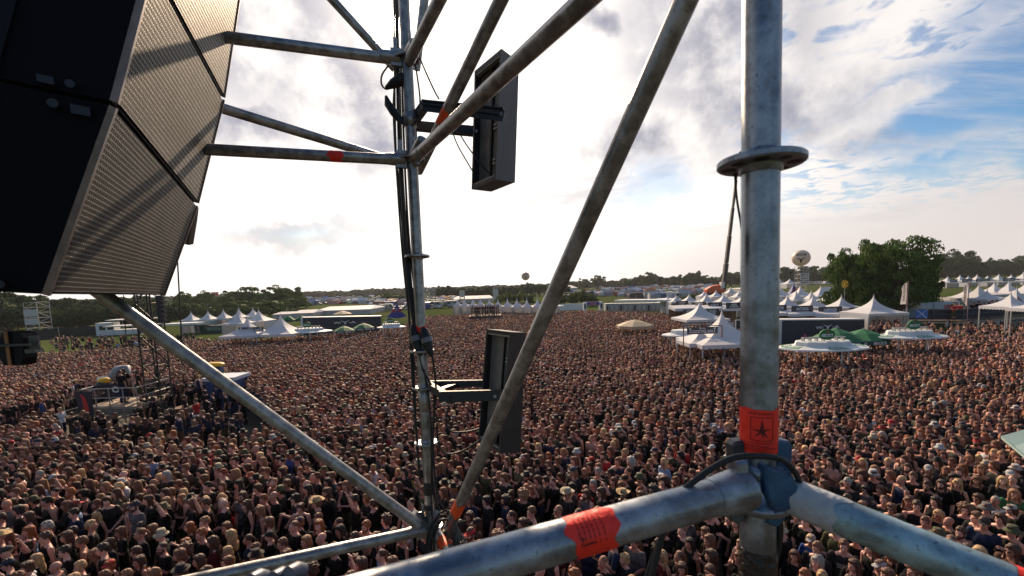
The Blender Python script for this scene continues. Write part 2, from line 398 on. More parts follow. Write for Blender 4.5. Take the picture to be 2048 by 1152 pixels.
# ---------------------------------------------------------------- scaffold round the camera
SC = thing('scaffold_tower', (0.0, 1.2, 0.0), 'galvanised steel scaffold of uprights, rails and diagonals framing the view over the crowd', 'scaffold')
TR = 0.02415
def tube_part(name, pts, seg=28, r=TR, m=None, label=None, seg_l=0):
    t = MB(); t.tube(pts, r, seg); return t.build(name, m or STEEL, SC, label)
def lerp(a, b, t): return a + (b - a) * t
def rosette(parent, c, axis, m=None):
    c = Vector(c); z = Vector(axis).normalized()
    t = MB()
    t.lathe(c, [(TR, -0.005), (0.0535, -0.005), (0.0555, -0.003), (0.0555, 0.003), (0.0535, 0.005), (TR, 0.005)], 40, z, smooth=False)
    t.lathe(c, [(TR, -0.016), (TR + 0.003, -0.013), (TR + 0.003, 0.013), (TR, 0.016)], 32, z)
    x = z.cross(Vector((0, 1, 0))).normalized(); y = z.cross(x)
    for k in range(8):
        a = k * math.pi / 4 + 0.3; q = c + (x * math.cos(a) + y * math.sin(a)) * 0.040
        rr = 0.010 if k % 2 else 0.0075
        t.lathe(q, [(rr, -0.0056), (0.0, -0.0056)], 12, z, mi=1, smooth=False); t.lathe(q, [(rr, 0.0056), (0.0, 0.0056)], 12, z, mi=1, smooth=False)
    return t.build('rosette', [m or STEEL, BLACK], parent)
# -- near upright
up_a = P(1524.5, -120, .600); up_b = P(1514.0, 1300, .668)
near_up = tube_part('upright', [up_a, up_b], 48, m=STEEL_N, label='near upright tube with a disc and a red tape, right of centre')
ax = (up_a - up_b).normalized()
def on_up(v):
    lo_, hi_ = 0.0, 1.0
    for _ in range(40):
        m_ = (lo_ + hi_) / 2
        if proj(lerp(up_a, up_b, m_))[1] < v: lo_ = m_
        else: hi_ = m_
    return lerp(up_a, up_b, lo_)
ros_ax = (ax + 0.0 * _R).normalized()
rosette(near_up, on_up(325), ros_ax, STEEL_N)
def wrap(parent, a, b, r, mats, a0=-100, a1=100, seg=36, ragged=0.0, name='warning_tape', label=None, prints=None, rows=6):
    """tape sheet wrapped on a tube between a and b, facing the camera"""
    a = Vector(a); b = Vector(b); z = (b - a); l = z.length; z.normalize()
    tocam = (CAM - (a + b) / 2); x = (tocam - z * tocam.dot(z)).normalized(); y = z.cross(x)
    t = MB(); R0 = random.Random(int(l * 1e5) % 977)
    ph_ = [R0.uniform(0, 6) for _ in range(4)]
    edge = [[(math.sin(i * .30 + ph_[q]) + .6 * math.sin(i * .71 + ph_[q + 2])) * ragged * 1.3 * l for i in range(seg + 1)] for q in range(2)]
    def pt(i, h, rr):
        an = math.radians(lerp(a0, a1, i / seg))
        hh = h + (edge[0][i] * (1 - h / l) + edge[1][i] * (h / l))
        return a + z * hh + (x * math.cos(an) + y * math.sin(an)) * (rr + 0.0002 * math.sin(i * 2.1 + h * 400))
    vs = [pt(i, l * j / rows, r) for j in range(rows + 1) for i in range(seg + 1)]
    t.add(vs, [(j * (seg + 1) + i, j * (seg + 1) + i + 1, (j + 1) * (seg + 1) + i + 1, (j + 1) * (seg + 1) + i) for j in range(rows) for i in range(seg)], 0, True)
    def patch(ang0, ang1, h0, h1, rr=None):
        rr = rr or r + 0.0005; k = 6
        vs = []
        for hh in (h0, h1):
            for q in range(k + 1):
                an = math.radians(lerp(ang0, ang1, q / k)); vs.append(a + z * (hh * l) + (x * math.cos(an) + y * math.sin(an)) * rr)
        t.add(vs, [(q, q + 1, k + 1 + q + 1, k + 1 + q) for q in range(k)], 1, True)
    def tri(ac, hc, da, dh):  # blade from centre outwards, given as angle and height offsets
        n_ = 5; vs = []
        for q in range(n_ + 1):
            f = q / n_; wdt = (1 - f) * 0.35 + 0.06
            for sg in (-1, 1):
                aa = ac + da * f + sg * wdt * (-dh * 60); hh = hc + dh * f + sg * wdt * (da / 60) * 0.16
                an = math.radians(aa); vs.append(a + z * (hh * l) + (x * math.cos(an) + y * math.sin(an)) * (r + 0.0006))
        t.add(vs, [(2 * q, 2 * q + 1, 2 * q + 3, 2 * q + 2) for q in range(n_)], 1, True)
    if prints: prints(patch, tri)
    return t.build(name, mats, parent, label)
def star_print(patch, tri):
    for (h0, h1, g0, g1) in ((0.17, 0.19, -60, 35), (0.12, 0.135, -55, 60), (0.07, 0.082, -60, 20), (0.235, 0.25, -62, 50), (0.90, 0.925, -30, 45)):
        g = g0
        while g < g1 - 4:
            w_ = 5 + (g * 7 % 9); patch(g, min(g + w_, g1), h0, h1); g += w_ + 3
    # thin frame and the star shaped emblem
    for (g0, g1, h0, h1) in ((-24, 44, 0.82, 0.832), (-24, 44, 0.30, 0.312), (-24, -22, 0.30, 0.83), (42, 44, 0.30, 0.83)): patch(g0, g1, h0, h1)
    for (da, dh) in ((0, 0.24), (26, 0.05), (-28, 0.02), (16, -0.15), (-20, -0.13), (3, -0.17)): tri(10, 0.53, da, dh)
    patch(4, 15, 0.47, 0.60)
wrap(near_up, on_up(898), on_up(812), TR + 0.0006, [TAPE, INK], -110, 110, ragged=0.012, prints=star_print, label='red tape with dark star emblem and small print')
# black wrap at the bottom
t = MB(); t.lathe(on_up(1092), [(TR + 0.0002, 0.0), (TR + 0.0013, -0.002), (TR + 0.0016, -0.04), (TR + 0.0011, -0.10), (TR + 0.0015, -0.16)], 40, ax)
t.build('black_wrapping', mat('dark_brown_wrap', (0.022, 0.012, 0.008), 0.35, bump=0.8, bs=60, spec=0.6), near_up)
# -- near node: clamp cup, wedge heads, ledgers
nodeP = on_up(985)
t = MB()
t.lathe(on_up(1000), [(TR, -0.009), (0.040, -0.009), (0.043, -0.005), (0.043, 0.004), (0.036, 0.006), (0.034, 0.024), (0.030, 0.040), (TR, 0.044)], 40, ax)
t.lathe(on_up(935), [(TR, -0.012), (0.031, -0.010), (0.031, 0.006), (TR, 0.009)], 40, ax)
t.build('node_cup', STEEL_N, near_up)
def near_block(pts, d, th, m, name='wedge'):
    t = MB(); q = [P(u, v, d) for u, v in pts]; n_ = _f
    c = sum(q, Vector()) / len(q); k = len(q)
    ins = [c + (p - c) * 0.86 for p in q]
    t.add([p - n_ * 0.0 for p in ins] + [p + n_ * 0.004 for p in q] + [p + n_ * th for p in q],
          [tuple(range(k)), tuple(range(2 * k, 3 * k))[::-1]] + [(i, k + i, k + (i + 1) % k, (i + 1) % k) for i in range(k)] + [(k + i, 2 * k + i, 2 * k + (i + 1) % k, k + (i + 1) % k) for i in range(k)], 0, False)
    return t.build(name, m, near_up)
near_block([(1466, 892), (1473, 884), (1493, 881), (1496, 945), (1468, 950)], .640, .022, mat('dark_grey_cast', (0.05, 0.052, 0.058), 0.5, 0.4, var=0.2), 'wedge')
near_block([(1553, 880), (1581, 883), (1587, 893), (1583, 950), (1554, 958)], .630, .022, BLUEP, 'wedge')
near_block([(1532, 935), (1585, 948), (1600, 975), (1590, 1020), (1552, 1030), (1534, 990)], .606, .03, BLUEP, 'wedge_head')
near_block([(1533, 1002), (1568, 1006), (1574, 1040), (1556, 1056), (1534, 1048)], .625, .03, BLUEP, 'wedge_head')
near_block([(1474, 925), (1498, 920), (1502, 1010), (1478, 1008)], .618, .03, STEEL_N, 'wedge_head')
near_block([(1452, 1008), (1494, 1004), (1494, 1028), (1480, 1052), (1466, 1045)], .638, .025, mat('grey_cast', (0.12, 0.125, 0.13), 0.5, 0.4, var=0.2), 'wedge_head')
LED1 = [P(1500, 968, .640), P(1440, 982, .628), P(1170, 1077, .515), P(900, 1178, .435), P(500, 1330, .36)]
# straight ledger: fit end points only
l1a = P(1474, 981, .628); l1b = P(640, 1219, .452)
led1 = tube_part('ledger', [l1a, lerp(l1a, l1b, 0.5), l1b], 48, m=STEEL_N, label='thick near rail running down to the left')
t = MB(); q0 = lerp(l1a, l1b, 0.0); dirl = (l1b - l1a).normalized()
t.tube([q0 - dirl * 0.012, q0 + dirl * 0.02, q0 + dirl * 0.045], [0.030, 0.028, 0.0248], 36); t.build('ledger_head', STEEL_N, led1)
def on_line(a, b, u):
    lo_, hi_ = 0.0, 1.0; s_ = 1 if proj(b)[0] > proj(a)[0] else -1
    for _ in range(40):
        m_ = (lo_ + hi_) / 2
        if (proj(lerp(a, b, m_))[0] - u) * s_ < 0: lo_ = m_
        else: hi_ = m_
    return lerp(a, b, lo_)
def few_print(patch, tri):
    for h0 in (0.30, 0.42, 0.52, 0.62, 0.72, 0.82):
        g = -30
        while g < 45:
            patch(g, g + 7 + (g % 5), h0, h0 + 0.02); g += 14
    tri(-12, 0.78, 10, 0.08); tri(-12, 0.78, -12, 0.04); patch(-30, -26, 0.55, 0.8)
wrap(led1, on_line(l1a, l1b, 1218), on_line(l1a, l1b, 1130), TR + 0.0006, [TAPE, INK], -120, 110, ragged=0.06, prints=few_print, label='torn red tape with small print on the near rail')
l2a = P(1556, 981, .635); l2b = P(2200, 1247, .470)
LEDM = steel_mat('bluish_steel', (0.24, 0.34, 0.37), (0.14, 0.13, 0.12), 0.6, 0.40)
led2 = tube_part('ledger', [l2a, lerp(l2a, l2b, 0.5), l2b], 48, m=LEDM, label='near rail running down to the right edge')
wrap(led2, on_line(l2a, l2b, 1572), on_line(l2a, l2b, 1676), TR + 0.0008, [mat('white_plastic_wrap', (0.42, 0.44, 0.45), 0.35, var=0.15, vs=25, bump=0.5, bs=40)], -150, 150, ragged=0.10, name='plastic_wrap')
wrap(led2, on_line(l2a, l2b, 2012), on_line(l2a, l2b, 2110), TR + 0.0008, [TAPE], -120, 120, ragged=0.04, label='red tape at the right picture edge')
# -- far upright
FU = [(803, -60, 1.99), (806, 30, 2.02), (812, 164, 2.05), (823, 401, 2.12), (836, 560, 2.12), (843, 700, 2.11), (851, 850, 2.09), (862, 1050, 2.06), (869, 1190, 2.04)]
fua = P(801, -130, 1.95); fub = P(872, 1240, 2.10)
# straight in 3D through the line of the photo
far_up = tube_part('upright', [fua, lerp(fua, fub, .5), fub], 28, label='far upright tube wrapped with black cables')
def on_fu(v):
    lo_, hi_ = 0.0, 1.0
    for _ in range(40):
        m_ = (lo_ + hi_) / 2
        if proj(lerp(fua, fub, m_))[1] < v: lo_ = m_
        else: hi_ = m_
    return lerp(fua, fub, lo_)
fax = (fua - fub).normalized()
for v in (118, 318, 513, 702, 775, 885, 1052): rosette(far_up, on_fu(v), fax, STEEL if v != 885 else STEEL_N)
t = MB(); t.lathe(on_fu(240), [(TR, .03), (0.029, .028), (0.029, -.028), (TR, -.03)], 24, fax); t.build('clamp_collar', STEEL, far_up); t = MB(); t.lathe(on_fu(800), [(TR, .05), (0.0285, .048), (0.0285, -.048), (TR, -.05)], 24, fax); t.build('clamp_collar', STEEL, far_up)
wrap(far_up, on_fu(682), on_fu(652), TR + 0.0008, [TAPE], -120, 120, ragged=0.05, label='red tape on the far upright')
t = MB(); t.lathe(on_fu(975), [(TR + .001, .03), (TR + .002, .028), (TR + .002, -.028), (TR + .001, -.03)], 24, fax); t.build('black_tape', BLACK, far_up); t = MB(); t.lathe(on_fu(1012), [(TR + .001, .012), (TR + .003, .0), (TR + .001, -.012)], 24, fax); t.build('black_tape', BLACK, far_up)
def wedge_set(c, dirs, parent):
    c = Vector(c); t = MB()
    for d in dirs:
        d = Vector(d).normalized(); a = c + d * 0.028; b = c + d * 0.085
        t.tube([a, b, b + d * 0.03], [0.026, 0.027, 0.0245], 14)
        x = fax.cross(d).normalized()
        t.box(a + d * 0.018, (0.045, 0.02, 0.075), ax=(d, x, fax))
        t.box(a + d * 0.02 + fax * 0.03, (0.016, 0.006, 0.11), ax=(d, x, fax))
    return t.build('wedge_heads', STEEL, parent)
def member(name, p0, p1, label=None, m=None, r=TR, tape=None):
    a, b = P(*p0), P(*p1); o = tube_part(name, [a, lerp(a, b, .5), b], 28, r, m, label)
    return o, a, b
# upper frame
m1 = member('ledger', (440, 73, 1.87), (792, 119, 2.07), 'upper left rail into the sun lit joint')
m2 = member('ledger', (400, 298, 1.90), (806, 320, 2.10), 'lower left rail with a small red tape')
wrap(m2[0], on_line(m2[1], m2[2], 658), on_line(m2[1], m2[2], 686), TR + 0.0006, [TAPE], -110, 110, ragged=0.08)
m3 = member('diagonal_brace', (400, 203, 2.05), (800, 326, 2.75), 'diagonal behind the lower left rail')
m4 = member('diagonal_brace', (592, -80, 2.45), (790, 138, 2.75), 'thin diagonal rising to the upper left')
m5 = member('diagonal_brace', (925, -92, 1.45), (818, 122, 1.95), 'diagonal rising right beside the sun')
m6 = member('diagonal_brace', (862, -110, 2.40), (832, 140, 2.55), 'thin steep tube beside the sun')
m7 = member('diagonal_brace', (1045, -88, 1.42), (836, 342, 2.13), 'diagonal with orange tape behind the upper panel bracket')
wrap(m7[0], on_line(m7[1], m7[2], 896), on_line(m7[1], m7[2], 882), TR + 0.0006, [TAPEO], -110, 110, ragged=0.06)
m8 = member('diagonal_brace', (1270, -92, .86), (822, 322, 2.02), 'long diagonal crossing in front of the upper panel')
m9 = member('diagonal_brace', (1422, -110, .86), (893, 1068, 2.05), 'long diagonal from top right down to the far joint')
wrap(m9[0], on_line(m9[1], m9[2], 922), on_line(m9[1], m9[2], 912), TR + 0.0006, [TAPEO], -110, 110, ragged=0.10, label='orange tape near the foot of the long diagonal')
m10 = member('diagonal_brace', (120, 527, 1.55), (838, 1050, 2.02), 'diagonal crossing the crowd at left')
m11 = member('ledger', (300, 1180, 1.55), (848, 1060, 2.05), 'lower rail crossing the crowd at bottom left')
m12 = member('ledger', (868, 1060, 2.06), (960, 1180, 1.70), 'short rail leading under the near rail')
wrap(m12[0], on_line(m12[1], m12[2], 884), on_line(m12[1], m12[2], 897), TR + 0.0006, [TAPEO], -110, 110, ragged=0.06)
# flattened ends of the diagonals and wedge heads
for (v, ms) in ((118, (m1, m5)), (320, (m2, m7, m8)), (1056, (m10, m11, m9, m12))):
    c = on_fu(v); dirs = []
    for mm in ms:
        e = mm[2] if (mm[2] - c).length < (mm[1] - c).length else mm[1]; o_ = mm[1] if e is mm[2] else mm[2]
        dirs.append(o_ - c)
    wedge_set(c, dirs, far_up)
# blurred clamp parts at the lower edge of the picture
near_cl = MB()
for (u, v, d, s_) in ((545, 1160, .42, .010), (575, 1150, .42, .010), (500, 1164, .43, .010)):
    near_cl.tube([P(u, v, d), P(u + 18, v - 5, d + .01), P(u + 34, v - 6, d + .015)], [s_ * .75, s_, s_ * .8], 14)
near_cl.beam(P(440, 1178, .43), P(600, 1158, .44), .016, .010)
o = near_cl.build('clamp', mat('pale_cast_metal', (0.10, 0.11, 0.14), 0.4, 0.5, var=0.2, vs=30), SC, 'pale clamp at the lower picture edge')
# ---------------------------------------------------------------- cables
def cable(pts, r=0.0045, name='cable', label='', m=None, group='black cables strapped to the far upright'):
    q = [P(*p) for p in pts]; sm = []
    for i in range(len(q) - 1):
        p0 = q[max(i - 1, 0)]; p1 = q[i]; p2 = q[i + 1]; p3 = q[min(i + 2, len(q) - 1)]
        for k in range(5):
            s_ = k / 5
            sm.append(0.5 * ((2 * p1) + (p2 - p0) * s_ + (2 * p0 - 5 * p1 + 4 * p2 - p3) * s_ ** 2 + (3 * p1 - p0 - 3 * p2 + p3) * s_ ** 3))
    sm.append(q[-1]); t = MB(); t.tube(sm, r, 8)
    return tmesh(t, name, m or BLACK, label, 'cable', group)
CG = [
 ([(787, -60, 2.02), (788, 60, 2.03), (790, 150, 2.05), (787, 230, 2.06), (797, 400, 2.08), (806, 520, 2.08), (820, 650, 2.07), (826, 700, 2.06), (834, 900, 2.04)], .0045, 'leftmost black cable running down beside the far upright'),
 ([(790, -60, 2.05), (793, 60, 2.05), (796, 200, 2.06), (800, 330, 2.07), (806, 430, 2.07), (816, 560, 2.07), (828, 655, 2.03)], .006, 'thick black cable left of the far upright ending in a plug'),
 ([(797, 95, 2.05), (800, 220, 2.04), (804, 340, 2.04), (811, 450, 2.04), (822, 570, 2.03), (832, 648, 2.03)], .007, 'thick black cable touching the left side of the far upright'),
 ([(803, 100, 2.0), (806, 230, 2.0), (812, 380, 2.04), (820, 500, 2.04), (834, 610, 2.03), (846, 655, 2.02)], .0052, 'black cable crossing the far upright to the right hand plug'),
 ([(789, 130, 2.03), (792, 300, 2.05), (802, 420, 2.06), (812, 560, 2.06), (824, 690, 2.05), (832, 740, 2.05)], .004, 'thin black cable in the bundle left of the far upright'),
 ([(838, 705, 2.02), (846, 740, 2.02), (858, 762, 2.01), (868, 790, 2.0), (866, 880, 2.0), (864, 950, 2.0), (874, 1010, 2.0), (900, 1045, 1.98)], .005, 'black cable leaving the left plug and running down the right side'),
 ([(862, 702, 2.01), (868, 735, 2.0), (872, 790, 2.0), (866, 850, 2.0), (868, 930, 2.0), (878, 1000, 1.99), (906, 1036, 1.98)], .005, 'black cable leaving the right plug down towards the coil'),
 ([(840, 700, 2.03), (852, 760, 2.02), (860, 820, 2.01), (863, 900, 2.0), (862, 990, 2.0), (866, 1060, 2.0)], .004, 'thin black cable tight along the right of the far upright'),
 ([(838, 112, 1.98), (852, 145, 1.98), (868, 180, 1.98), (878, 198, 1.98)], .0035, 'thin black cable from the sunlit joint to the upper bracket'),
 ([(826, 105, 1.98), (834, 150, 1.97), (840, 200, 1.97), (836, 235, 1.97), (822, 252, 1.97), (806, 246, 1.97), (796, 236, 1.97)], .0038, 'black cable loop in front of the far upright above the bracket'),
 ([(776, 132, 2.0), (764, 150, 2.0), (763, 168, 2.0), (772, 178, 2.0), (786, 174, 2.0)], .004, 'small black cable loop left of the sunlit joint'),
 ([(903, 258, 1.92), (915, 290, 1.92), (932, 320, 1.92), (945, 342, 1.93)], .0028, 'thin cable hanging from the lower arm to the upper panel'),
 ([(910, 252, 1.92), (930, 285, 1.92), (955, 320, 1.93), (978, 346, 1.95)], .0028, 'second thin cable plugged into the back of the upper panel'),
 ([(898, 812, 2.0), (892, 840, 1.99), (900, 862, 1.98), (930, 864, 1.98), (958, 858, 1.99)], .0042, 'cable drooping from the lower arm into the lower panel'),
 ([(874, 845, 2.0), (876, 885, 1.99), (892, 907, 1.98), (925, 902, 1.98), (960, 880, 1.99)], .0042, 'longer cable sagging below the lower panel'),
]
CG += [([(794, -60, 2.02), (795, 120, 2.02), (798, 260, 2.03), (806, 400, 2.03), (813, 520, 2.03), (824, 620, 2.03), (830, 655, 2.03)], .0085, 'thickest black cable, in the middle of the bundle left of the far upright'),
 ([(800, 110, 2.06), (797, 250, 2.07), (801, 380, 2.08), (809, 500, 2.08), (817, 610, 2.07), (822, 700, 2.06), (828, 800, 2.05), (840, 960, 2.05)], .006, 'black cable running on past the plugs along the left of the far upright')]
for pts, r, lab in CG: cable(pts, r, label=lab)
cable([(1300, 1170, .60), (1322, 1080, .60), (1345, 1010, .60), (1385, 965, .60), (1450, 922, .60), (1500, 912, .595), (1560, 918, .597), (1592, 948, .61), (1605, 990, .63)], .0042, label='black cable arching over the near rail and around the near upright', group='black cables on the near joint')
cable([(1552, 1005, .64), (1560, 1050, .64), (1555, 1100, .65), (1535, 1180, .66)], .0045, label='black cable hanging down right of the near upright', group='black cables on the near joint')
cable([(1470, 350, .66), (1474, 400, .67), (1485, 470, .68), (1492, 560, .69), (1502, 640, .70), (1512, 720, .70)], .0017, label='thin black cord hanging from the near disc', group='black cables on the near joint')
cable([(1345, 1000, .78), (1322, 1072, .78), (1300, 1130, .78), (1280, 1190, .78)], .004, label='black cable passing under the near rail', group='black cables on the near joint')
# coil of cables at the foot
def coil(c, rx, rz_, n, r, label, spread=0.02, col=None, wob=0.0):
    t = MB(); R0 = random.Random(3)
    for k in range(n):
        ox = R0.uniform(-spread, spread); oz = R0.uniform(-spread, spread); oy = R0.uniform(-.02, .02); s_ = R0.uniform(.85, 1.1)
        pts = []
        for i in range(21):
            a = 2 * math.pi * i / 20
            pts.append(c + _R * (rx * s_ * math.cos(a) + ox) + _U * (rz_ * s_ * math.sin(a) + oz) + _f * (oy + 0.03 * math.cos(a)))
        t.tube(pts, r, 6, cap=False)
    return tmesh(t, 'cable_coil', col or BLACK, label, 'cable coil')
coil(P(886, 1082, 1.98), 0.055, 0.115, 6, .0045, 'coil of black cables hanging at the foot of the far upright')
t = MB(); R0 = random.Random(5)
for k in range(16):
    a_ = P(905 + R0.uniform(-8, 8), 1046 + R0.uniform(-6, 6), 1.98 + R0.uniform(-.03, .03)); b_ = P(895 + k * 3.6, 1130, 1.98 + R0.uniform(-.04, .04)); c_ = P(912 + k * 1.2 + R0.uniform(-5, 5), 1080, 1.97)
    pts = [(1 - s_) ** 2 * a_ + 2 * s_ * (1 - s_) * c_ + s_ * s_ * b_ for s_ in [i / 8 for i in range(9)]]; t.tube(pts, .0032, 6)
tmesh(t, 'cable_bundle', mat('grey_cable', (0.10, 0.10, 0.09), 0.4), 'loose bundle of grey cables hanging right of the foot of the far upright', 'cable')
def plug(a, b, label):
    a = P(*a); b = P(*b); z = (b - a).normalized(); l = (b - a).length
    o = thing('cable_plug', a, label, 'plug', 'plugs on the far upright')
    t = MB(); t.tube([a, a + z * l * .12, a + z * l * .35, a + z * l * .40], [.009, .020, .024, .024], 16); t.tube([a + z * l * .52, a + z * l * .62, a + z * l * .9, b], [.022, .021, .013, .007], 16); t.build('plug_body', BLACK, o)
    t = MB(); t.tube([a + z * l * .38, a + z * l * .54], .0265, 20); t.build('locking_ring', mat('grey_plastic', (0.16, 0.165, 0.17), 0.4), o)
    return o
plug((825, 650, 2.03), (841, 712, 2.0), 'black cable plug with a grey ring, left one on the far upright')
plug((846, 655, 2.01), (863, 712, 1.99), 'black cable plug with a grey ring, right one on the far upright')
def lump(pts, rs, label):
    t = MB(); t.tube([P(*p) for p in pts], rs, 12); return tmesh(t, 'cable_connector', BLACK, label, 'connector', 'taped connectors under the sunlit joint')
lump([(772, 176, 2.0), (785, 168, 1.99), (800, 160, 1.98), (812, 155, 1.98), (822, 146, 1.98)], [.008, .020, .026, .022, .008], 'taped black connector lying across the far upright under the joint')
lump([(772, 192, 2.0), (776, 208, 2.0), (788, 225, 1.99), (799, 238, 1.99), (808, 248, 1.99)], [.006, .017, .019, .016, .006], 'taped black connector hanging left of the far upright above the bracket')
# ---------------------------------------------------------------- metal panels on brackets
PANEL_IN = mat('panel_inner_metal', (0.30, 0.275, 0.24), 0.5, 0.4, var=0.2, vs=12, bump=0.15, bs=90)
def panel(LT, MT, RT, LB, MBt, RB, label, strips):
    LT, MT, RT, LB, MBt, RB = [P(*p) for p in (LT, MT, RT, LB, MBt, RB)]
    FT = LT + RT - MT; FB = LB + RB - MBt
    o = thing('metal_panel', FB, label, 'panel', 'black panels clamped to the far upright')
    wx = (MT - LT); wy = (MBt - MT); dn = (RT - MT)
    th = 0.012
    # housing: side, far side, bottom, top, front plate -> open tray seen from the back
    t = MB(); nx = wx.normalized(); ny = wy.normalized(); nd = dn.normalized(); W_ = wx.length; D_ = dn.length
    def q(a, b, c): # a along L->M, b along T->B, c along M->R depth
        top = LT + wx * a; bot = LB + (MBt - LB) * a
        return top + (bot - top) * b + (dn * (1 - b) + (RB - MBt) * b) * c
    def bx(a0, a1, b0, b1, c0, c1, mi=0):
        t.hexa([q(a0, b1, c0), q(a1, b1, c0), q(a1, b1, c1), q(a0, b1, c1)], [q(a0, b0, c0), q(a1, b0, c0), q(a1, b0, c1), q(a0, b0, c1)], mi)
    e = 0.05
    bx(1 - e, 1, 0, 1, 0, 1); bx(0, e, 0, 1, 0, 1); bx(e, 1 - e, 0, 0.03, 0, 1); bx(e, 1 - e, 0.97, 1, 0, 1); bx(e, 1 - e, 0.03, 0.97, 0.93, 1)
    t.build('housing', BLACKM, o)
    t = MB()
    for (a0, a1) in strips: bx(a0, a1, 0.03, 0.97, 0.30, 0.36)
    t.build('inner_plate', PANEL_IN, o); t = MB()
    bx(e, 1 - e, 0.0301, 0.045, 0.02, 0.2); t.build('inner_lip', PANEL_IN, o); t = MB(); bx(e, 1 - e, 0.955, 0.9699, 0.02, 0.2)
    t.build('inner_lip', PANEL_IN, o)
    for (a0, a1) in strips[1:]:
        for b0 in (0.22, 0.25, 0.52, 0.55, 0.80, 0.83):
            t = MB(); bx(a0 + .04, a1 - .05, b0, b0 + 0.012, 0.24, 0.2999)
            t.build('louvre', mat('louvre_metal', (0.42, 0.40, 0.36), 0.45, 0.4), o)
    t = MB(); ga = strips[0][1] + .01; gb = strips[1][0] - .01; bx(ga, gb, 0.05, 0.95, 0.22, 0.28); t.build('seam_rail', BLACK, o)
    return o
panel((949, 142, 2.02), (1003, 97, 1.90), (1038, 124, 2.03), (943, 379, 2.02), (991, 359, 1.90), (1030, 365, 2.03), 'black open backed metal panel hanging high against the sky', [(0.05, 0.52), (0.60, 0.95)])
panel((973, 658, 2.0), (1023, 664, 1.90), (1052, 665, 2.03), (956, 880, 2.0), (999, 907, 1.90), (1041, 906, 2.03), 'black open backed metal panel hanging low in front of the crowd', [(0.05, 0.60), (0.66, 0.95)])
def bracket(label, beams, extra=None):
    o = thing('bracket_arm', P(*beams[0][0]), label, 'bracket', 'yoke arms holding the panels')
    t = MB()
    for a, b, w, h in beams: t.beam(P(*a), P(*b), w, h, up=_U)
    t.build('arm', BLACKM, o)
    for (u, v, d) in extra or []: t = MB(); t.tube([P(u, v, d), P(u, v, d) - _f * .012], .007, 8); t.build('bolt', GREY, o)
    return o
bracket('upper black yoke arm reaching from the far upright to the high panel',
        [((826, 244, 2.03), (852, 208, 1.93), .03, .04), ((846, 210, 1.93), (1008, 232, 1.84), .03, .006), ((846, 203, 1.93), (1008, 219, 1.84), .03, .006), ((846, 212, 1.925), (1008, 232, 1.835), .005, .042),
         ((830, 252, 2.12), (960, 264, 2.06), .03, .04)], [(1003, 231, 1.84), (953, 264, 2.03)])
bracket('lower black yoke arm reaching from the far upright to the low panel',
        [((856, 770, 2.04), (905, 800, 1.88), .03, .03), ((880, 793, 1.90), (1003, 790, 1.85), .03, .044), ((860, 768, 2.08), (985, 766, 2.08), .03, .03), ((880, 782, 1.98), (912, 770, 2.07), .03, .02)], [(990, 792, 1.85), (868, 780, 2.0)])
# ---------------------------------------------------------------- loudspeaker array at top left
def grille_mat():
    m = bpy.data.materials.new('perforated_grille'); m.use_nodes = True; nt = m.node_tree; L = nt.links; b = nt.nodes['Principled BSDF']
    uv = N(nt, 'ShaderNodeUVMap').outputs[0]
    sp = N(nt, 'ShaderNodeSeparateXYZ'); L.new(uv, sp.inputs[0])
    row = mathn(nt, 'FLOOR', sp.outputs[1]); par = mathn(nt, 'MULTIPLY', mathn(nt, 'MODULO', row, 2.0), 0.5)
    fx = mathn(nt, 'SUBTRACT', mathn(nt, 'FRACT', mathn(nt, 'ADD', sp.outputs[0], par)), 0.5)
    fy = mathn(nt, 'SUBTRACT', mathn(nt, 'FRACT', sp.outputs[1]), 0.5)
    d = mathn(nt, 'SQRT', mathn(nt, 'ADD', mathn(nt, 'MULTIPLY', fx, fx), mathn(nt, 'MULTIPLY', mathn(nt, 'MULTIPLY', fy, fy), 0.85)))
    hole = smooth(nt, d, 0.44, 0.37)
    tc = N(nt, 'ShaderNodeTexCoord').outputs['Object']
    nn = N(nt, 'ShaderNodeTexNoise', i_Scale=6.0, i_Detail=3.0); L.new(tc, nn.inputs['Vector'])
    metal = mixc(nt, smooth(nt, nn.outputs[0], 0.35, 0.65), (0.09, 0.084, 0.075), (0.135, 0.125, 0.112))
    L.new(mixc(nt, hole, metal, (0.006, 0.006, 0.007)), b.inputs['Base Color'])
    L.new(mathn(nt, 'MULTIPLY', mathn(nt, 'SUBTRACT', 1.0, hole), 0.15), b.inputs['Metallic'])
    L.new(smooth(nt, hole, 0, 1, 0.55, 0.9), b.inputs['Roughness'])
    bp = N(nt, 'ShaderNodeBump'); bp.inputs['Strength'].default_value = 0.9; bp.inputs['Distance'].default_value = 0.003
    L.new(mathn(nt, 'MULTIPLY', hole, -1.0), bp.inputs['Height']); L.new(bp.outputs[0], b.inputs['Normal'])
    return m
GR = grille_mat()
CABM = mat('speaker_cabinet_paint', (0.003, 0.0035, 0.007), 0.6, bump=0.3, bs=350, spec=0.12)
RIM = mat('speaker_rim_metal', (0.22, 0.17, 0.15), 0.45, 0.5, var=0.25, vs=20)
ARR = thing('loudspeaker_array', (-1.3, 1.3, 7.0), 'curved stack of black line array loudspeakers with perforated grilles, top left', 'loudspeaker')
dn_, df_ = 0.95, 2.02
jn = [P(85, 588, .95), P(222, 205, .93), P(296, -75, .95), P(340, -330, 1.0)]
jf = [P(325, 590, 2.02), P(392, 408, 2.0), P(445, 196, 2.0), P(478, -20, 2.03)]
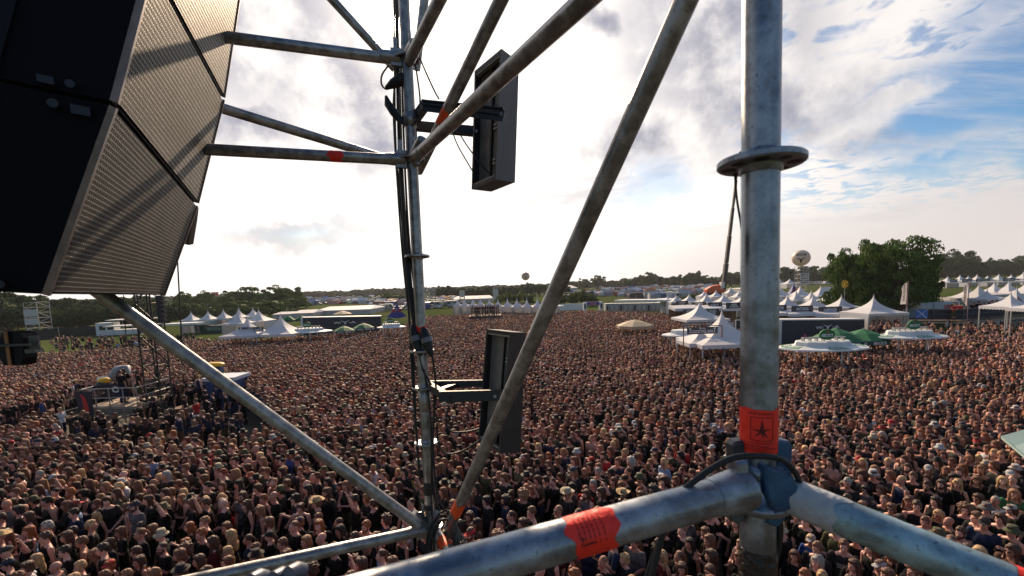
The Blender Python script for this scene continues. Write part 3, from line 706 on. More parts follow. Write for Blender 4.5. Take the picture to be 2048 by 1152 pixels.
# keep each seam level so the stack is true
for a_, b_ in zip(jn, jf): pass
wv = (jf[0] - jn[0]); wv.z = 0; wv.normalize(); bk = Vector((-wv.y, wv.x, 0));
if bk.dot(Vector((-1, 0, 0))) < 0: bk = -bk
for k in range(3):
    a0, b0, a1, b1 = jn[k], jf[k], jn[k + 1], jf[k + 1]
    up_ = (a1 - a0); nrm = wv.cross(up_).normalized()
    if nrm.dot(CAM - a0) < 0: nrm = -nrm
    back = (bk * 0.95 + Vector((0, 0, 0.10))).normalized() * 0.62
    gap = 0.012
    A0, A1 = lerp(a0, a1, gap), lerp(a0, a1, 1 - gap); B0, B1 = lerp(b0, b1, gap), lerp(b0, b1, 1 - gap)
    if k == 0: A0, B0 = a0, b0
    t = MB(); t.hexa([A0, B0, B0 + back, A0 + back], [A1, B1, B1 + back, A1 + back])
    cab = t.build('cabinet', CABM, ARR)
    # grille slightly proud, inside the rim
    fi = nrm * 0.006
    g = MB(); r0, r1 = 0.016, 0.988
    GA0, GA1 = lerp(lerp(A0, B0, r0), lerp(A1, B1, r0), .02) + fi, lerp(lerp(A0, B0, r0), lerp(A1, B1, r0), .985) + fi
    GB0, GB1 = lerp(lerp(A0, B0, r1), lerp(A1, B1, r1), .02) + fi, lerp(lerp(A0, B0, r1), lerp(A1, B1, r1), .985) + fi
    nx_, ny_ = 10, 10
    vs = [lerp(lerp(GA0, GB0, i / nx_), lerp(GA1, GB1, i / nx_), j / ny_) for j in range(ny_ + 1) for i in range(nx_ + 1)]
    g.add(vs, [(j * 11 + i, j * 11 + i + 1, (j + 1) * 11 + i + 1, (j + 1) * 11 + i) for j in range(10) for i in range(10)], 0, False)
    go = g.build('grille', GR, ARR)
    uvl = go.data.uv_layers.new(name='UVMap'); lx = (GB0 - GA0).length / 0.0125; ly = (GA1 - GA0).length / 0.0118
    for p in go.data.polygons:
        for li in p.loop_indices:
            vi = go.data.loops[li].vertex_index; uvl.data[li].uv = ((vi % 11) / 10 * lx, (vi // 11) / 10 * ly)
    rm = MB(); s1 = lerp(A0, B0, .0); s2 = lerp(A1, B1, .0)
    rm.beam(A0 + fi * .6 + wv * .006, A1 + fi * .6 + wv * .006, .012, .014, up=nrm)
    rm.build('rim', RIM, ARR); rm = MB(); rm.beam(B0 + fi * .6, B1 + fi * .6, .010, .014, up=nrm); rm.build('rim', RIM, ARR)
    hw = MB()
    ft = lerp(A0, A1, .94) + back * 0.06 - wv * 0.006; hw.box(ft, (.03, .008, .018), ax=(back.normalized(), wv, Vector((0, 0, 1)))); hw.tube([ft + back * .06 - wv * .004, ft + back * .06 - wv * .016], .009, 12)
    hw.build('rigging_pin', mat('dull_pin_metal', (0.02, 0.02, 0.028), 0.35, 0.5), ARR); hw = MB()
    ft2 = lerp(A0, A1, .04) + back * 0.1 - wv * 0.006; hw.tube([ft2, ft2 - wv * .01], .008, 12); hw.box(ft2 + back * .06, (.025, .008, .014), ax=(back.normalized(), wv, Vector((0, 0, 1))))
    hw.build('rigging_pin', mat('dull_pin_metal', (0.02, 0.02, 0.028), 0.35, 0.5), ARR)
    # side panel lip
    sp_ = MB(); sp_.beam(lerp(A0, A1, .02) + back * .35 - wv * .003, lerp(A0, A1, .98) + back * .35 - wv * .003, .006, .10, up=back); sp_.build('rigging_rail', mat('rigging_black', (0.004, 0.004, 0.007), 0.5, 0.0, spec=.2), ARR)
t = MB(); t.slab([P(368, 488, 2.15), P(378, 486, 2.15), P(386, 436, 2.15), P(389, 412, 2.15), P(378, 430, 2.15)], _f, .03); t.build('rigging_plate', mat('brown_plate', (0.10, 0.065, 0.04), 0.6, 0.2), ARR)
# small black lamp at the left edge
LB = thing('stage_lamp', P(40, 700, 1.1), 'small black lamp housing with a brown strap on a rod at the left edge', 'lamp')
t = MB()
def rbox(u0, v0, u1, v1, d, th, mi=0):
    c = 0.22; w_, h_ = u1 - u0, v1 - v0
    pts = [(u0 + c * w_, v0), (u1 - c * w_, v0), (u1 - c * w_ * .4, v0 + c * h_ * .2), (u1, v0 + c * h_), (u1, v1 - c * h_), (u1 - c * w_ * .4, v1 - c * h_ * .2), (u1 - c * w_, v1), (u0 + c * w_, v1), (u0, v1 - c * h_), (u0, v0 + c * h_)]
    t.slab([P(u, v, d) for u, v in pts], _f, th, mi)
rbox(-2, 662, 46, 731, 1.08, .03); rbox(40, 663, 58, 728, 1.115, .02); t.build('housing', mat('satin_black', (0.003, 0.003, 0.003), 0.5, spec=.2), LB)
t = MB(); t.slab([P(8, 664, 1.077), P(15, 663, 1.077), P(24, 730, 1.077), P(18, 731, 1.077)], -_f, .002); t.build('strap', mat('brown_strap', (0.35, 0.16, 0.05), 0.6), LB)
t = MB(); t.tube([P(-30, 692, 1.07), P(60, 689, 1.07)], .0035, 10); t.beam(P(60, 684, 1.09), P(78, 684, 1.09), .006, .03); t.beam(P(58, 702, 1.09), P(78, 700, 1.09), .02, .01); t.tube([P(62, 683, 1.08), P(78, 683, 1.08), P(78, 697, 1.08), P(62, 698, 1.08)], .002, 8); t.build('rod', mat('rod_grey', (0.12, 0.12, 0.12), 0.4, 0.5), LB)
# thin mast with dark tuft, guy lines beside the array
t = MB(); t.tube([P(354, 500, 8.0), P(357, 560, 8.0), P(364, 690, 8.0)], .012, 8); mp_ = tmesh(t, 'hanging_line', mat('brown_rope', (0.05, 0.035, 0.02), 0.8), 'thin dark line hanging beside the loudspeaker stack with a tuft at its end', 'rope')
t = MB(); R0 = random.Random(2)
for k in range(60):
    a_ = P(361 + R0.uniform(-5, 5), 682 + R0.uniform(-9, 9), 8.0); t.tube([a_, a_ + Vector((R0.uniform(-.08, .08), R0.uniform(-.08, .08), R0.uniform(-.09, .09)))], .006, 5)
t.build('tuft', BLACK, mp_)
for (u0, v0, u1, v1, lab) in ((247, 590, 253, 690, 'thin dark cord hanging just left of the lattice mast'), (275, 590, 281, 700, 'thin dark cord hanging close to the lattice mast')):
    t = MB(); t.tube([P(u0, v0, 9.0), P(u1, v1, 9.0)], .009, 6); tmesh(t, 'hanging_line', BLACK, lab, 'rope')
# ---------------------------------------------------------------- people: shared meshes
dg_ = None
def remeshed(mb, voxel, smooth_it=2, name='b'):
    me = mb.mesh(name, [BLACK]); o = bpy.data.objects.new(name, me); COL.objects.link(o)
    m = o.modifiers.new('r', 'REMESH'); m.mode = 'VOXEL'; m.voxel_size = voxel; m.use_smooth_shade = True
    if smooth_it:
        s_ = o.modifiers.new('s', 'SMOOTH'); s_.iterations = smooth_it; s_.factor = 0.5
    dg = bpy.context.evaluated_depsgraph_get()
    r = bpy.data.meshes.new_from_object(o.evaluated_get(dg)); bpy.data.objects.remove(o); bpy.data.meshes.remove(me)
    r.materials.clear(); return r
def decimated(me, ratio):
    o = bpy.data.objects.new('d', me); COL.objects.link(o)
    m = o.modifiers.new('d', 'DECIMATE'); m.ratio = ratio
    dg = bpy.context.evaluated_depsgraph_get(); r = bpy.data.meshes.new_from_object(o.evaluated_get(dg)); bpy.data.objects.remove(o)
    r.calc_loop_triangles(); n = len(r.loop_triangles); tri = np.empty(n * 3, np.int32); r.loop_triangles.foreach_get('vertices', tri)
    v = np.empty(len(r.vertices) * 3, np.float32); r.vertices.foreach_get('co', v); bpy.data.meshes.remove(r)
    return v.reshape(-1, 3), tri.reshape(-1, 3)
def limb(mb, pts, rs, seg=12):
    for i in range(len(pts) - 1): mb.tube([pts[i], pts[i + 1]], [rs[i], rs[i + 1]], seg)
    for p, r in zip(pts, rs): mb.ell(p, (r, r, r), 12, 8)
# arms: elbow, wrist for the right (+x) side; forward is -Y
POSES = {
 'down': [((.235, .03, 1.15), (.235, -.04, .90)), ((.235, .03, 1.15), (.235, -.04, .90))],
 'crossed': [((.235, -.06, 1.17), (.02, -.24, 1.20)), ((.235, -.06, 1.17), (.02, -.21, 1.15))],
 'clasped': [((.225, -.02, 1.15), (.06, -.23, 1.02)), ((.225, -.02, 1.15), (.05, -.23, 1.00))],
 'raised': [((.30, -.10, 1.60), (.24, -.18, 1.86)), ((.235, .03, 1.15), (.22, -.06, .91))],
 'holding': [((.23, -.06, 1.17), (.12, -.30, 1.34)), ((.235, .03, 1.15), (.16, -.16, .98))],
 'on_head': [((.30, -.06, 1.62), (.10, -.07, 1.80)), ((.235, .0, 1.15), (.2, -.06, .93))],
}
def arm_pts(pose, side, sh):
    e, w = POSES[pose][0 if side > 0 else 1]
    return [Vector((side * sh, 0.01, 1.435)), Vector((side * e[0], e[1], e[2])), Vector((side * w[0], w[1], w[2]))]
def head_parts(mb):
    mb.ell((0, .012, 1.675), (.074, .094, .088), 20, 14)
    mb.ell((0, -.026, 1.635), (.060, .066, .088), 18, 12)
    mb.ell((0, -.036, 1.578), (.046, .050, .040), 14, 10)
    mb.ell((0, -.066, 1.557), (.022, .020, .018), 10, 8)
    mb.tube([(0, -.080, 1.662), (0, -.108, 1.622)], [.009, .015], 8); mb.ell((0, -.104, 1.620), (.017, .016, .012), 8, 6)
    mb.ell((0, -.086, 1.586), (.024, .010, .010), 8, 6)
    for s_ in (-1, 1):
        mb.ell((s_ * .030, -.077, 1.668), (.024, .014, .010), 8, 6)
        mb.ell((s_ * .040, -.060, 1.625), (.022, .022, .024), 8, 6)
        mb.ell((s_ * .077, .008, 1.630), (.010, .020, .032), 8, 8)
    mb.tube([(0, .02, 1.46), (0, .006, 1.60)], [.060, .054], 14)
def fingers(mb, w, dirn, palm_n, mi=0, curl=0.35):
    """five separate fingers on a palm; w wrist, dirn hand direction"""
    d = dirn.normalized(); n = palm_n - d * palm_n.dot(d)
    n = n.normalized() if n.length > 1e-3 else d.orthogonal().normalized(); s_ = d.cross(n)
    for i, (off, ln, r) in enumerate(((-.030, .066, .0075), (-.010, .078, .0085), (.011, .074, .0085), (.031, .062, .0078))):
        p = w + d * .080 + s_ * off; a = p + (d + n * curl * .4) .normalized() * ln * .45; b = a + (d + n * curl * 1.6).normalized() * ln * .32; c = b + (d * .6 + n * curl * 2.4).normalized() * ln * .28
        mb.tube([p - d * .012, a, b, c], [r * 1.1, r, r * .92, r * .7], 6, mi)
    p = w + d * .025 - s_ * .028; a = p + (d * .5 - s_ * .8 + n * .2).normalized() * .034; b = a + (d * .9 - s_ * .3 + n * .4).normalized() * .032
    mb.tube([p, a, b], [.012, .0105, .008], 6, mi)
SK, DARK, LIP = 0, 1, 2
def append_mesh(mb, me, mi=0):
    vs = [tuple(v.co) for v in me.vertices]; fs = [tuple(p.vertices) for p in me.polygons]; mb.add(vs, fs, mi, True); return mb
def make_body(pose, sex):
    sh = .185 if sex == 'm' else .158; mb = MB()
    head_parts(mb)
    k = 1.0 if sex == 'm' else .88
    mb.ell((0, .015, 1.30), (.165 * k, .105 * k, .19), 18, 14); mb.ell((0, .01, 1.08), (.145 * k, .10 * k, .18), 16, 12); mb.ell((0, .015, .95), (.160, .112, .14), 16, 12)
    mb.tube([(-sh * .85, .015, 1.42), (-.04, .02, 1.47), (.04, .02, 1.47), (sh * .85, .015, 1.42)], [.055, .060, .060, .055], 12)
    if sex == 'f':
        for s_ in (-1, 1): mb.ell((s_ * .07, -.07, 1.27), (.06, .055, .06), 12, 8)
    for s_ in (-1, 1):
        a = arm_pts(pose, s_, sh); ks = 1 if sex == 'm' else .82
        limb(mb, [a[0], lerp(a[0], a[1], .45), a[1], lerp(a[1], a[2], .35), a[2]], [.056 * ks, .049 * ks, .041 * ks, .042 * ks, .027 * ks])
        d = (a[2] - a[1]).normalized(); mb.ell(a[2] + d * .045, (.032, .032, .05), 10, 8, rot=Vector((0, 0, 1)).rotation_difference(d).to_matrix())
        limb(mb, [(s_ * .085, .01, .90), (s_ * .095, -.01, .50), (s_ * .10, .02, .44), (s_ * .10, .03, .30), (s_ * .10, .03, .09)], [.088, .058, .054, .056, .038])
        mb.ell((s_ * .105, -.04, .045), (.045, .12, .04), 12, 8)
    me = remeshed(mb, .0105, 2)
    out = MB(); append_mesh(out, me, SK)
    for s_ in (-1, 1):
        a = arm_pts(pose, s_, sh); d = (a[2] - a[1]).normalized()
        fingers(out, a[2], d, Vector((-s_ * .6, -.5, -.1)) if pose != 'raised' else Vector((0, -1, 0)), SK, .45 if pose != 'raised' else .15)
        out.ell((s_ * .029, -.082, 1.648), (.013, .006, .007), 8, 6, DARK)
        out.tube([(s_ * .012, -.092, 1.668), (s_ * .045, -.083, 1.670)], .004, 5, DARK)
    out.ell((0, -.094, 1.587), (.022, .006, .006), 8, 6, LIP)
    n = 'person_body'; m2 = out.mesh(n, [SKINM, DARKM, LIPM]); bpy.data.meshes.remove(me); return m2
def make_shirt(pose, sex, kind):
    sh = .185 if sex == 'm' else .158; mb = MB(); k = 1.0 if sex == 'm' else .90
    e = .016
    mb.ell((0, .015, 1.30), (.165 * k + e, .105 * k + e, .18), 18, 14); mb.ell((0, .012, 1.08), (.155 * k + e, .108 * k + e, .20), 16, 12)
    mb.ell((0, .015, .98), (.160 + e, .112 + e, .12), 16, 10)
    mb.tube([(-sh * .85, .015, 1.415), (-.06, .02, 1.452), (.06, .02, 1.452), (sh * .85, .015, 1.415)], [.060, .060, .060, .060], 12)
    if sex == 'f':
        for s_ in (-1, 1): mb.ell((s_ * .07, -.07, 1.27), (.072, .066, .07), 12, 8)
    for s_ in (-1, 1):
        a = arm_pts(pose, s_, sh); ks = 1 if sex == 'm' else .86
        if kind == 'tee': limb(mb, [a[0], lerp(a[0], a[1], .4), lerp(a[0], a[1], .72)], [.070 * ks, .067 * ks, .064 * ks])
        elif kind == 'long': limb(mb, [a[0], lerp(a[0], a[1], .45), a[1], lerp(a[1], a[2], .4), lerp(a[1], a[2], .93)], [.074 * ks, .068 * ks, .058 * ks, .056 * ks, .042 * ks])
    if kind == 'long': mb.ell((0, .09, 1.47), (.10, .05, .05), 12, 8)
    me = remeshed(mb, .016, 2)
    # cloth folds
    for v in me.vertices:
        c = v.co; n_ = mnoise.noise(Vector((c.x * 9, c.y * 9, c.z * 5 + hash(kind) % 7))) + .5 * mnoise.noise(Vector((c.x * 22, c.y * 22, c.z * 14)))
        r = Vector((c.x, c.y, 0)); r = r.normalized() if r.length > 1e-4 else Vector((0, 0, 1)); v.co = c + r * n_ * .010
    me.materials.append(CLOTHM if kind != 'long' else CLOTHM)
    return me
def make_trousers(kind):
    mb = MB(); mb.ell((0, .015, .95), (.172, .124, .13), 16, 12)
    end = .10 if kind == 'long' else .50
    for s_ in (-1, 1):
        if kind == 'long': limb(mb, [(s_ * .085, .01, .90), (s_ * .095, -.005, .50), (s_ * .10, .03, .10)], [.100, .078, .068])
        else: limb(mb, [(s_ * .085, .01, .90), (s_ * .10, -.005, .48)], [.102, .094])
    me = remeshed(mb, .022, 1); me.materials.append(CLOTHM); return me
def make_shoe():
    mb = MB()
    for s_ in (-1, 1): mb.ell((s_ * .105, -.04, .052), (.055, .140, .055), 12, 8); mb.tube([(s_ * .10, .03, .06), (s_ * .10, .03, .15)], .055, 10)
    me = mb.mesh('shoes', [BLACKM]); return me
def disp(me, amp, freq, zf=1.0, ridge=0.0, nr=26, rz=1.4):
    for v in me.vertices:
        c = v.co; r = Vector((c.x, c.y - .02, (c.z - 1.66) * .6)); r = r.normalized() if r.length > 1e-4 else Vector((0, 0, 1))
        n_ = mnoise.noise(Vector((c.x * freq, c.y * freq, c.z * freq * zf)))
        a = math.atan2(c.x, c.y - .02)
        rd = math.sin(a * nr + 3 * mnoise.noise(Vector((c.x * 12, c.y * 12, c.z * 6)))) * ridge
        v.co = c + r * (n_ * amp + rd)
def make_hair(kind):
    mb = MB(); e = mb.ell
    if kind == 'buzz':
        e((0, .020, 1.688), (.077, .091, .083), 20, 14); me = remeshed(mb, .010, 1); disp(me, .002, 40)
    elif kind == 'short':
        e((0, .022, 1.695), (.083, .095, .086), 20, 14); e((0, -.040, 1.742), (.064, .050, .038), 14, 10); e((0, .015, 1.765), (.060, .070, .030), 14, 10); e((0, .060, 1.655), (.070, .055, .07), 14, 10)
        for s_ in (-1, 1): e((s_ * .074, -.012, 1.660), (.012, .022, .035), 8, 6)
        me = remeshed(mb, .010, 1); disp(me, .012, 26, .8, .003)
    elif kind == 'medium':
        e((0, .022, 1.690), (.092, .104, .094), 20, 14); e((0, -.045, 1.735), (.070, .052, .040), 14, 10); e((0, .065, 1.60), (.082, .060, .10), 14, 10)
        for s_ in (-1, 1): e((s_ * .082, -.005, 1.625), (.020, .040, .075), 10, 8)
        me = remeshed(mb, .010, 1); disp(me, .014, 20, .5, .004)
    elif kind in ('long', 'wavy'):
        e((0, .022, 1.690), (.090, .103, .092), 20, 14); e((0, -.035, 1.738), (.068, .058, .038), 14, 10)
        e((0, .075, 1.56), (.095, .055, .17), 16, 12); e((0, .095, 1.40), (.105, .045, .15), 16, 12)
        for s_ in (-1, 1):
            e((s_ * .086, .005, 1.60), (.022, .045, .12), 10, 8); e((s_ * .095, -.01, 1.44), (.030, .045, .12), 10, 8)
        me = remeshed(mb, .011, 1); disp(me, .020 if kind == 'wavy' else .010, 16 if kind == 'wavy' else 12, .35 if kind == 'long' else .8, .006)
    elif kind == 'curly':
        e((0, .028, 1.700), (.125, .130, .115), 22, 16); e((0, .06, 1.60), (.12, .09, .10), 16, 12)
        mb.v = [(x, (y if y > -.085 or z > 1.705 else -.05), z) for x, y, z in mb.v]
        me = remeshed(mb, .011, 0); disp(me, .045, 24)
    elif kind == 'ponytail':
        e((0, .022, 1.690), (.080, .098, .086), 20, 14); e((0, .125, 1.665), (.024, .028, .024), 10, 8)
        mb.tube([(0, .125, 1.66), (0, .155, 1.60), (0, .145, 1.50), (0, .13, 1.40)], [.022, .034, .032, .012], 10)
        me = remeshed(mb, .010, 1); disp(me, .006, 18, .4, .003)
    elif kind == 'beard':
        e((0, -.045, 1.566), (.060, .058, .046), 16, 12); e((0, -.075, 1.545), (.036, .030, .04), 12, 8)
        for s_ in (-1, 1): e((s_ * .062, -.015, 1.600), (.014, .03, .045), 10, 8)
        e((0, -.096, 1.603), (.030, .012, .008), 8, 6)
        me = remeshed(mb, .010, 1); disp(me, .008, 30, .6)
    elif kind == 'cap':
        e((0, .010, 1.705), (.089, .106, .080), 22, 14)
        mb.v = [(x, y, max(z, 1.688)) for x, y, z in mb.v]
        mb.add([(math.sin(a) * (.075 if r_ < .5 else .070), -.085 - r_ * .085 * math.cos(a * .9), 1.694 - r_ * .018 + k_) for k_ in (-.004, .004) for r_ in (0, 1) for a in [(-1.15 + 2.3 * i / 10) for i in range(11)]],
               [(i, i + 1, 12 + i, 11 + i) for i in range(10)] + [(22 + i + 1, 22 + i, 33 + i, 34 + i) for i in range(10)] + [(i + 1, i, 22 + i, 23 + i) for i in range(10)] + [(11 + i, 12 + i, 34 + i, 33 + i) for i in range(10)] + [(0, 11, 33, 22), (21, 10, 32, 43)])
        me = remeshed(mb, .008, 1)
    elif kind in ('straw', 'sunhat', 'darkhat'):
        w_, cr = {'straw': (.190, .115), 'sunhat': (.150, .095), 'darkhat': (.165, .12)}[kind]
        z0 = 1.705; pr = [(0.0, z0 + cr - .012), (.045, z0 + cr - (.0 if kind != 'straw' else -.004)), (.080, z0 + cr - .014), (.094, z0 + .01), (.100, z0)]
        pr += [(w_ * .7, z0 - .008), (w_, z0 + (.012 if kind != 'sunhat' else -.038)), (w_, z0 + (.006 if kind != 'sunhat' else -.044)), (w_ * .7, z0 - .014), (.092, z0 - .010), (.085, z0 + .01), (.07, z0 + cr - .03), (0, z0 + cr - .03)]
        mb.lathe((0, .01, 0), [(max(r, .0005), h) for r, h in pr], 26)
        if kind == 'straw': mb.v = [(x, y, z + (.045 * (abs(x) / w_) ** 2 if abs(x) > .1 else 0)) for x, y, z in mb.v]
        me = mb.mesh('hat', [])
    elif kind == 'bandana':
        e((0, .012, 1.700), (.082, .100, .082), 20, 14); e((0, .115, 1.66), (.030, .022, .022), 10, 8); mb.tube([(0.01, .12, 1.66), (.02, .15, 1.60)], [.012, .02], 8); mb.tube([(-.01, .12, 1.66), (-.03, .145, 1.59)], [.012, .02], 8)
        mb.v = [(x, y, max(z, 1.67) if y < .06 else z) for x, y, z in mb.v]; me = remeshed(mb, .009, 1); disp(me, .003, 30)
    return me
def make_glasses():
    mb = MB()
    for s_ in (-1, 1): mb.ell((s_ * .033, -.090, 1.648), (.027, .008, .019), 12, 8); mb.tube([(s_ * .06, -.078, 1.655), (s_ * .076, -.02, 1.65), (s_ * .079, .02, 1.640)], .003, 6)
    mb.tube([(-.012, -.098, 1.652), (.012, -.098, 1.652)], .003, 6); return mb.mesh('glasses', [mat('dark_glass', (0.01, 0.01, 0.012), 0.12)])
SKINM = mat('skin', rough=0.5, objcol=True, var=0.10, vs=14, bump=0.1, bs=120)
DARKM = mat('eyes_and_brows', (0.02, 0.012, 0.008), 0.4)
LIPM = mat('lips', (0.28, 0.09, 0.07), 0.45)
CLOTHM = mat('cotton_cloth', rough=0.85, objcol=True, var=0.20, vs=9, bump=0.35, bs=55, spec=0.2)
HAIRM = mat('hair', rough=0.5, objcol=True, var=0.45, vs=26, bump=0.9, bs=70, stretch=(1, 1, 0.22), spec=0.5)
HATM = mat('hat_fabric', rough=0.8, objcol=True, var=0.12, vs=20, bump=0.4, bs=220)
BODY = {(p, s_): make_body(p, s_) for p in POSES for s_ in 'mf'}
SHIRT = {(p, s_, k): make_shirt(p, s_, k) for p in POSES for s_ in 'mf' for k in ('tee', 'tank', 'long')}
TROU = {k: make_trousers(k) for k in ('long', 'short')}
SHOE = make_shoe()
HAIRK = ['buzz', 'short', 'medium', 'long', 'wavy', 'curly', 'ponytail', 'beard']
HATK = ['cap', 'straw', 'sunhat', 'darkhat', 'bandana']
HAIR = {k: make_hair(k) for k in HAIRK + HATK}
for k in HAIRK: HAIR[k].materials.append(HAIRM)
for k in HATK: HAIR[k].materials.clear(); HAIR[k].materials.append(HATM)
GLASS = make_glasses()
for me in list(BODY.values()) + list(SHIRT.values()) + list(TROU.values()) + list(HAIR.values()):
    me.polygons.foreach_set('use_smooth', [True] * len(me.polygons))
HC = {'black': (0.014, 0.010, 0.008), 'dark brown': (0.065, 0.026, 0.015), 'brown': (0.14, 0.058, 0.031), 'light brown': (0.25, 0.12, 0.062), 'blond': (0.46, 0.29, 0.14), 'red': (0.24, 0.070, 0.022), 'grey': (0.28, 0.26, 0.24)}
HCW = [('black', 2.6), ('dark brown', 5), ('brown', 5), ('light brown', 2.4), ('blond', 1.0), ('red', .9), ('grey', .25)]
SKINS = [(0.54, 0.27, 0.205), (0.60, 0.32, 0.25), (0.48, 0.235, 0.17), (0.64, 0.36, 0.285), (0.42, 0.20, 0.145)]
CC = {'black': (0.006, 0.006, 0.007), 'charcoal': (0.020, 0.020, 0.023), 'dark blue': (0.015, 0.025, 0.06), 'grey': (0.12, 0.12, 0.125), 'white': (0.60, 0.62, 0.66), 'light blue': (0.24, 0.36, 0.58), 'blue': (0.04, 0.09, 0.30), 'red': (0.42, 0.022, 0.022), 'olive': (0.06, 0.065, 0.03), 'green': (0.03, 0.14, 0.06), 'brown': (0.09, 0.05, 0.03), 'yellow': (0.60, 0.45, 0.05), 'maroon': (0.10, 0.015, 0.018), 'orange': (0.75, 0.13, 0.02)}
CCW = [('black', 68), ('charcoal', 12), ('dark blue', 4), ('grey', 2.5), ('white', 1.9), ('light blue', 1.2), ('blue', .5), ('red', .9), ('olive', 2), ('green', .3), ('brown', 2.4), ('yellow', .25), ('maroon', 1.6), ('orange', .2)]
def wchoice(lst, r):
    tot = sum(w for _, w in lst); x = r.random() * tot
    for k, w in lst:
        x -= w
        if x <= 0: return k
    return lst[-1][0]
HATW = [('cap', 7), ('straw', .45), ('sunhat', 1.0), ('darkhat', 1.4), ('bandana', 1.2)]
def person_spec(r):
    sex = 'f' if r.random() < .27 else 'm'; d = {'sex': sex}
    d['pose'] = wchoice([('down', 9), ('crossed', 4), ('clasped', 4), ('holding', 2.2), ('raised', .35), ('on_head', .4)], r)
    if sex == 'f': d['hair'] = wchoice([('long', 5), ('wavy', 4), ('ponytail', 2), ('medium', 2), ('curly', 1)], r)
    else: d['hair'] = wchoice([('short', 8), ('medium', 3.2), ('long', 3.0), ('wavy', 1.6), ('buzz', 1.6), ('ponytail', .9), ('curly', .7), ('bald', 1.6)], r)
    d['hc'] = wchoice(HCW, r); d['beard'] = sex == 'm' and r.random() < .2
    d['hat'] = wchoice(HATW, r) if r.random() < .10 else None
    d['hatc'] = {'cap': r.choice(['black', 'black', 'charcoal', 'dark blue', 'olive', 'white', 'red']), 'straw': 'straw', 'sunhat': r.choice(['olive', 'cream', 'grey']), 'darkhat': 'black', 'bandana': r.choice(['black', 'red', 'black', 'blue'])}.get(d['hat'])
    d['kind'] = wchoice([('tee', 10), ('tank', 2.0 if sex == 'm' else 4), ('long', 2.2)], r)
    d['cc'] = wchoice(CCW, r); d['glasses'] = r.random() < .13
    d['skin'] = r.choice(SKINS); d['tr'] = r.choice(['black', 'black', 'charcoal', 'dark blue', 'olive', 'brown']); d['trk'] = 'long' if r.random() < .6 else 'short'
    if d['hat'] in ('cap', 'bandana') and d['hair'] == 'curly': d['hair'] = 'medium'
    return d
HATC = dict(CC); HATC['straw'] = (0.42, 0.30, 0.15); HATC['cream'] = (0.36, 0.31, 0.22); HATC['white'] = (0.38, 0.38, 0.38); HATC['orange'] = (.5, .10, .03)
SHIRTTXT = [('WACKEN', .20, .055), ('METAL', .18, .06), ('W:O:A', .18, .07), ('WACKEN\nOPEN AIR', .20, .10), ('RAMM\nSTEIN', .17, .10), ('FASTER\nHARDER\nLOUDER', .18, .14)]
def make_person(d, loc, rz, sc, label, group=None, txt=None, stripes=False):
    o = thing('person', loc, label, 'person', group); o.rotation_euler = (0, 0, rz); o.scale = (sc, sc, sc)
    def part(name, me, col=None, lab=None):
        c = bpy.data.objects.new(name, me); COL.objects.link(c); c.parent = o
        if col: c.color = (*col, 1)
        if lab: c['label'] = lab
        return c
    b = part('body', BODY[(d['pose'], d['sex'])], d['skin'])
    if d['cc'] != 'bare':
        s_ = part({'tee': 't_shirt', 'tank': 'tank_top', 'long': 'jacket'}[d['kind']], SHIRT[(d['pose'], d['sex'], d['kind'])], CC[d['cc']])
        if txt:
            w_, h_ = txt[1], txt[2]; t = MB(); back = txt[3] if len(txt) > 3 else False
            y = .155 if back else -.150
            letter(t, txt[0], (0, y, 1.30), (-1, 0, 0) if back else (1, 0, 0), (0, 0, 1), w_, h_, .01)
            # wrap on the chest
            t.v = [(x, (y + (-1 if back else 1) * (.10 - .10 * math.sqrt(max(0, 1 - (x / .2) ** 2)))), z) for x, _, z in t.v]
            c = t.build('shirt_print', LETW); c.parent = s_
    part('trousers' if d['trk'] == 'long' else 'shorts', TROU[d['trk']], CC[d['tr']]); part('shoes', SHOE)
    if d['hair'] != 'bald': part('hair', HAIR[d['hair']], HC[d['hc']])
    if d['beard']: part('beard', HAIR['beard'], HC[d['hc']])
    if d['hat']: part({'cap': 'cap', 'straw': 'straw_hat', 'sunhat': 'sun_hat', 'darkhat': 'hat', 'bandana': 'bandana'}[d['hat']], HAIR[d['hat']], HATC[d['hatc']])
    if d['glasses']: part('sunglasses', GLASS)
    return o
def look_words(d):
    w = []
    hn = {'buzz': 'cropped', 'short': 'short', 'medium': 'chin length', 'long': 'long', 'wavy': 'long wavy', 'curly': 'big curly', 'ponytail': 'tied back', 'bald': 'bald'}[d['hair']]
    h = 'bald' if d['hair'] == 'bald' else hn + ' ' + d['hc'] + ' hair'
    if d['hat']: w.append({'cap': d['hatc'] + ' cap' if d['hat'] == 'cap' else '', 'straw': 'straw hat', 'sunhat': (d['hatc'] or '') + ' sun hat', 'darkhat': 'black brimmed hat', 'bandana': (d['hatc'] or '') + ' bandana'}[d['hat']])
    w.append(h if d['hair'] != 'bald' else ('bald head' if not d['hat'] else ''))
    s_ = 'bare chest' if d['cc'] == 'bare' else d['cc'] + ' ' + {'tee': 't-shirt', 'tank': 'tank top', 'long': 'hooded jacket'}[d['kind']]
    e = {'down': '', 'crossed': 'arms crossed', 'clasped': 'hands clasped', 'raised': 'one arm raised', 'holding': 'hand at chest', 'on_head': 'hand on head'}[d['pose']]
    lab = 'person with ' + ' and '.join([x for x in w if x]) + ' in ' + s_ if w and any(w) else 'person in ' + s_
    if d['cc'] == 'bare': lab = lab.replace(' in bare chest', ' and bare chest')
    if d['glasses']: lab += ', sunglasses'
    if e: lab += ', ' + e
    return lab
STAGE = Vector((-20, -4, 0))
def facing(x, y, r, spread=.28):
    d = STAGE - Vector((x, y, 0)); a = math.atan2(d.y, d.x) + math.pi / 2   # -Y forward
    j = r.gauss(0, spread)
    if r.random() < .05: j += r.uniform(-2.5, 2.5)
    return a + j
ZA_ = Vector((0, 0, 1))
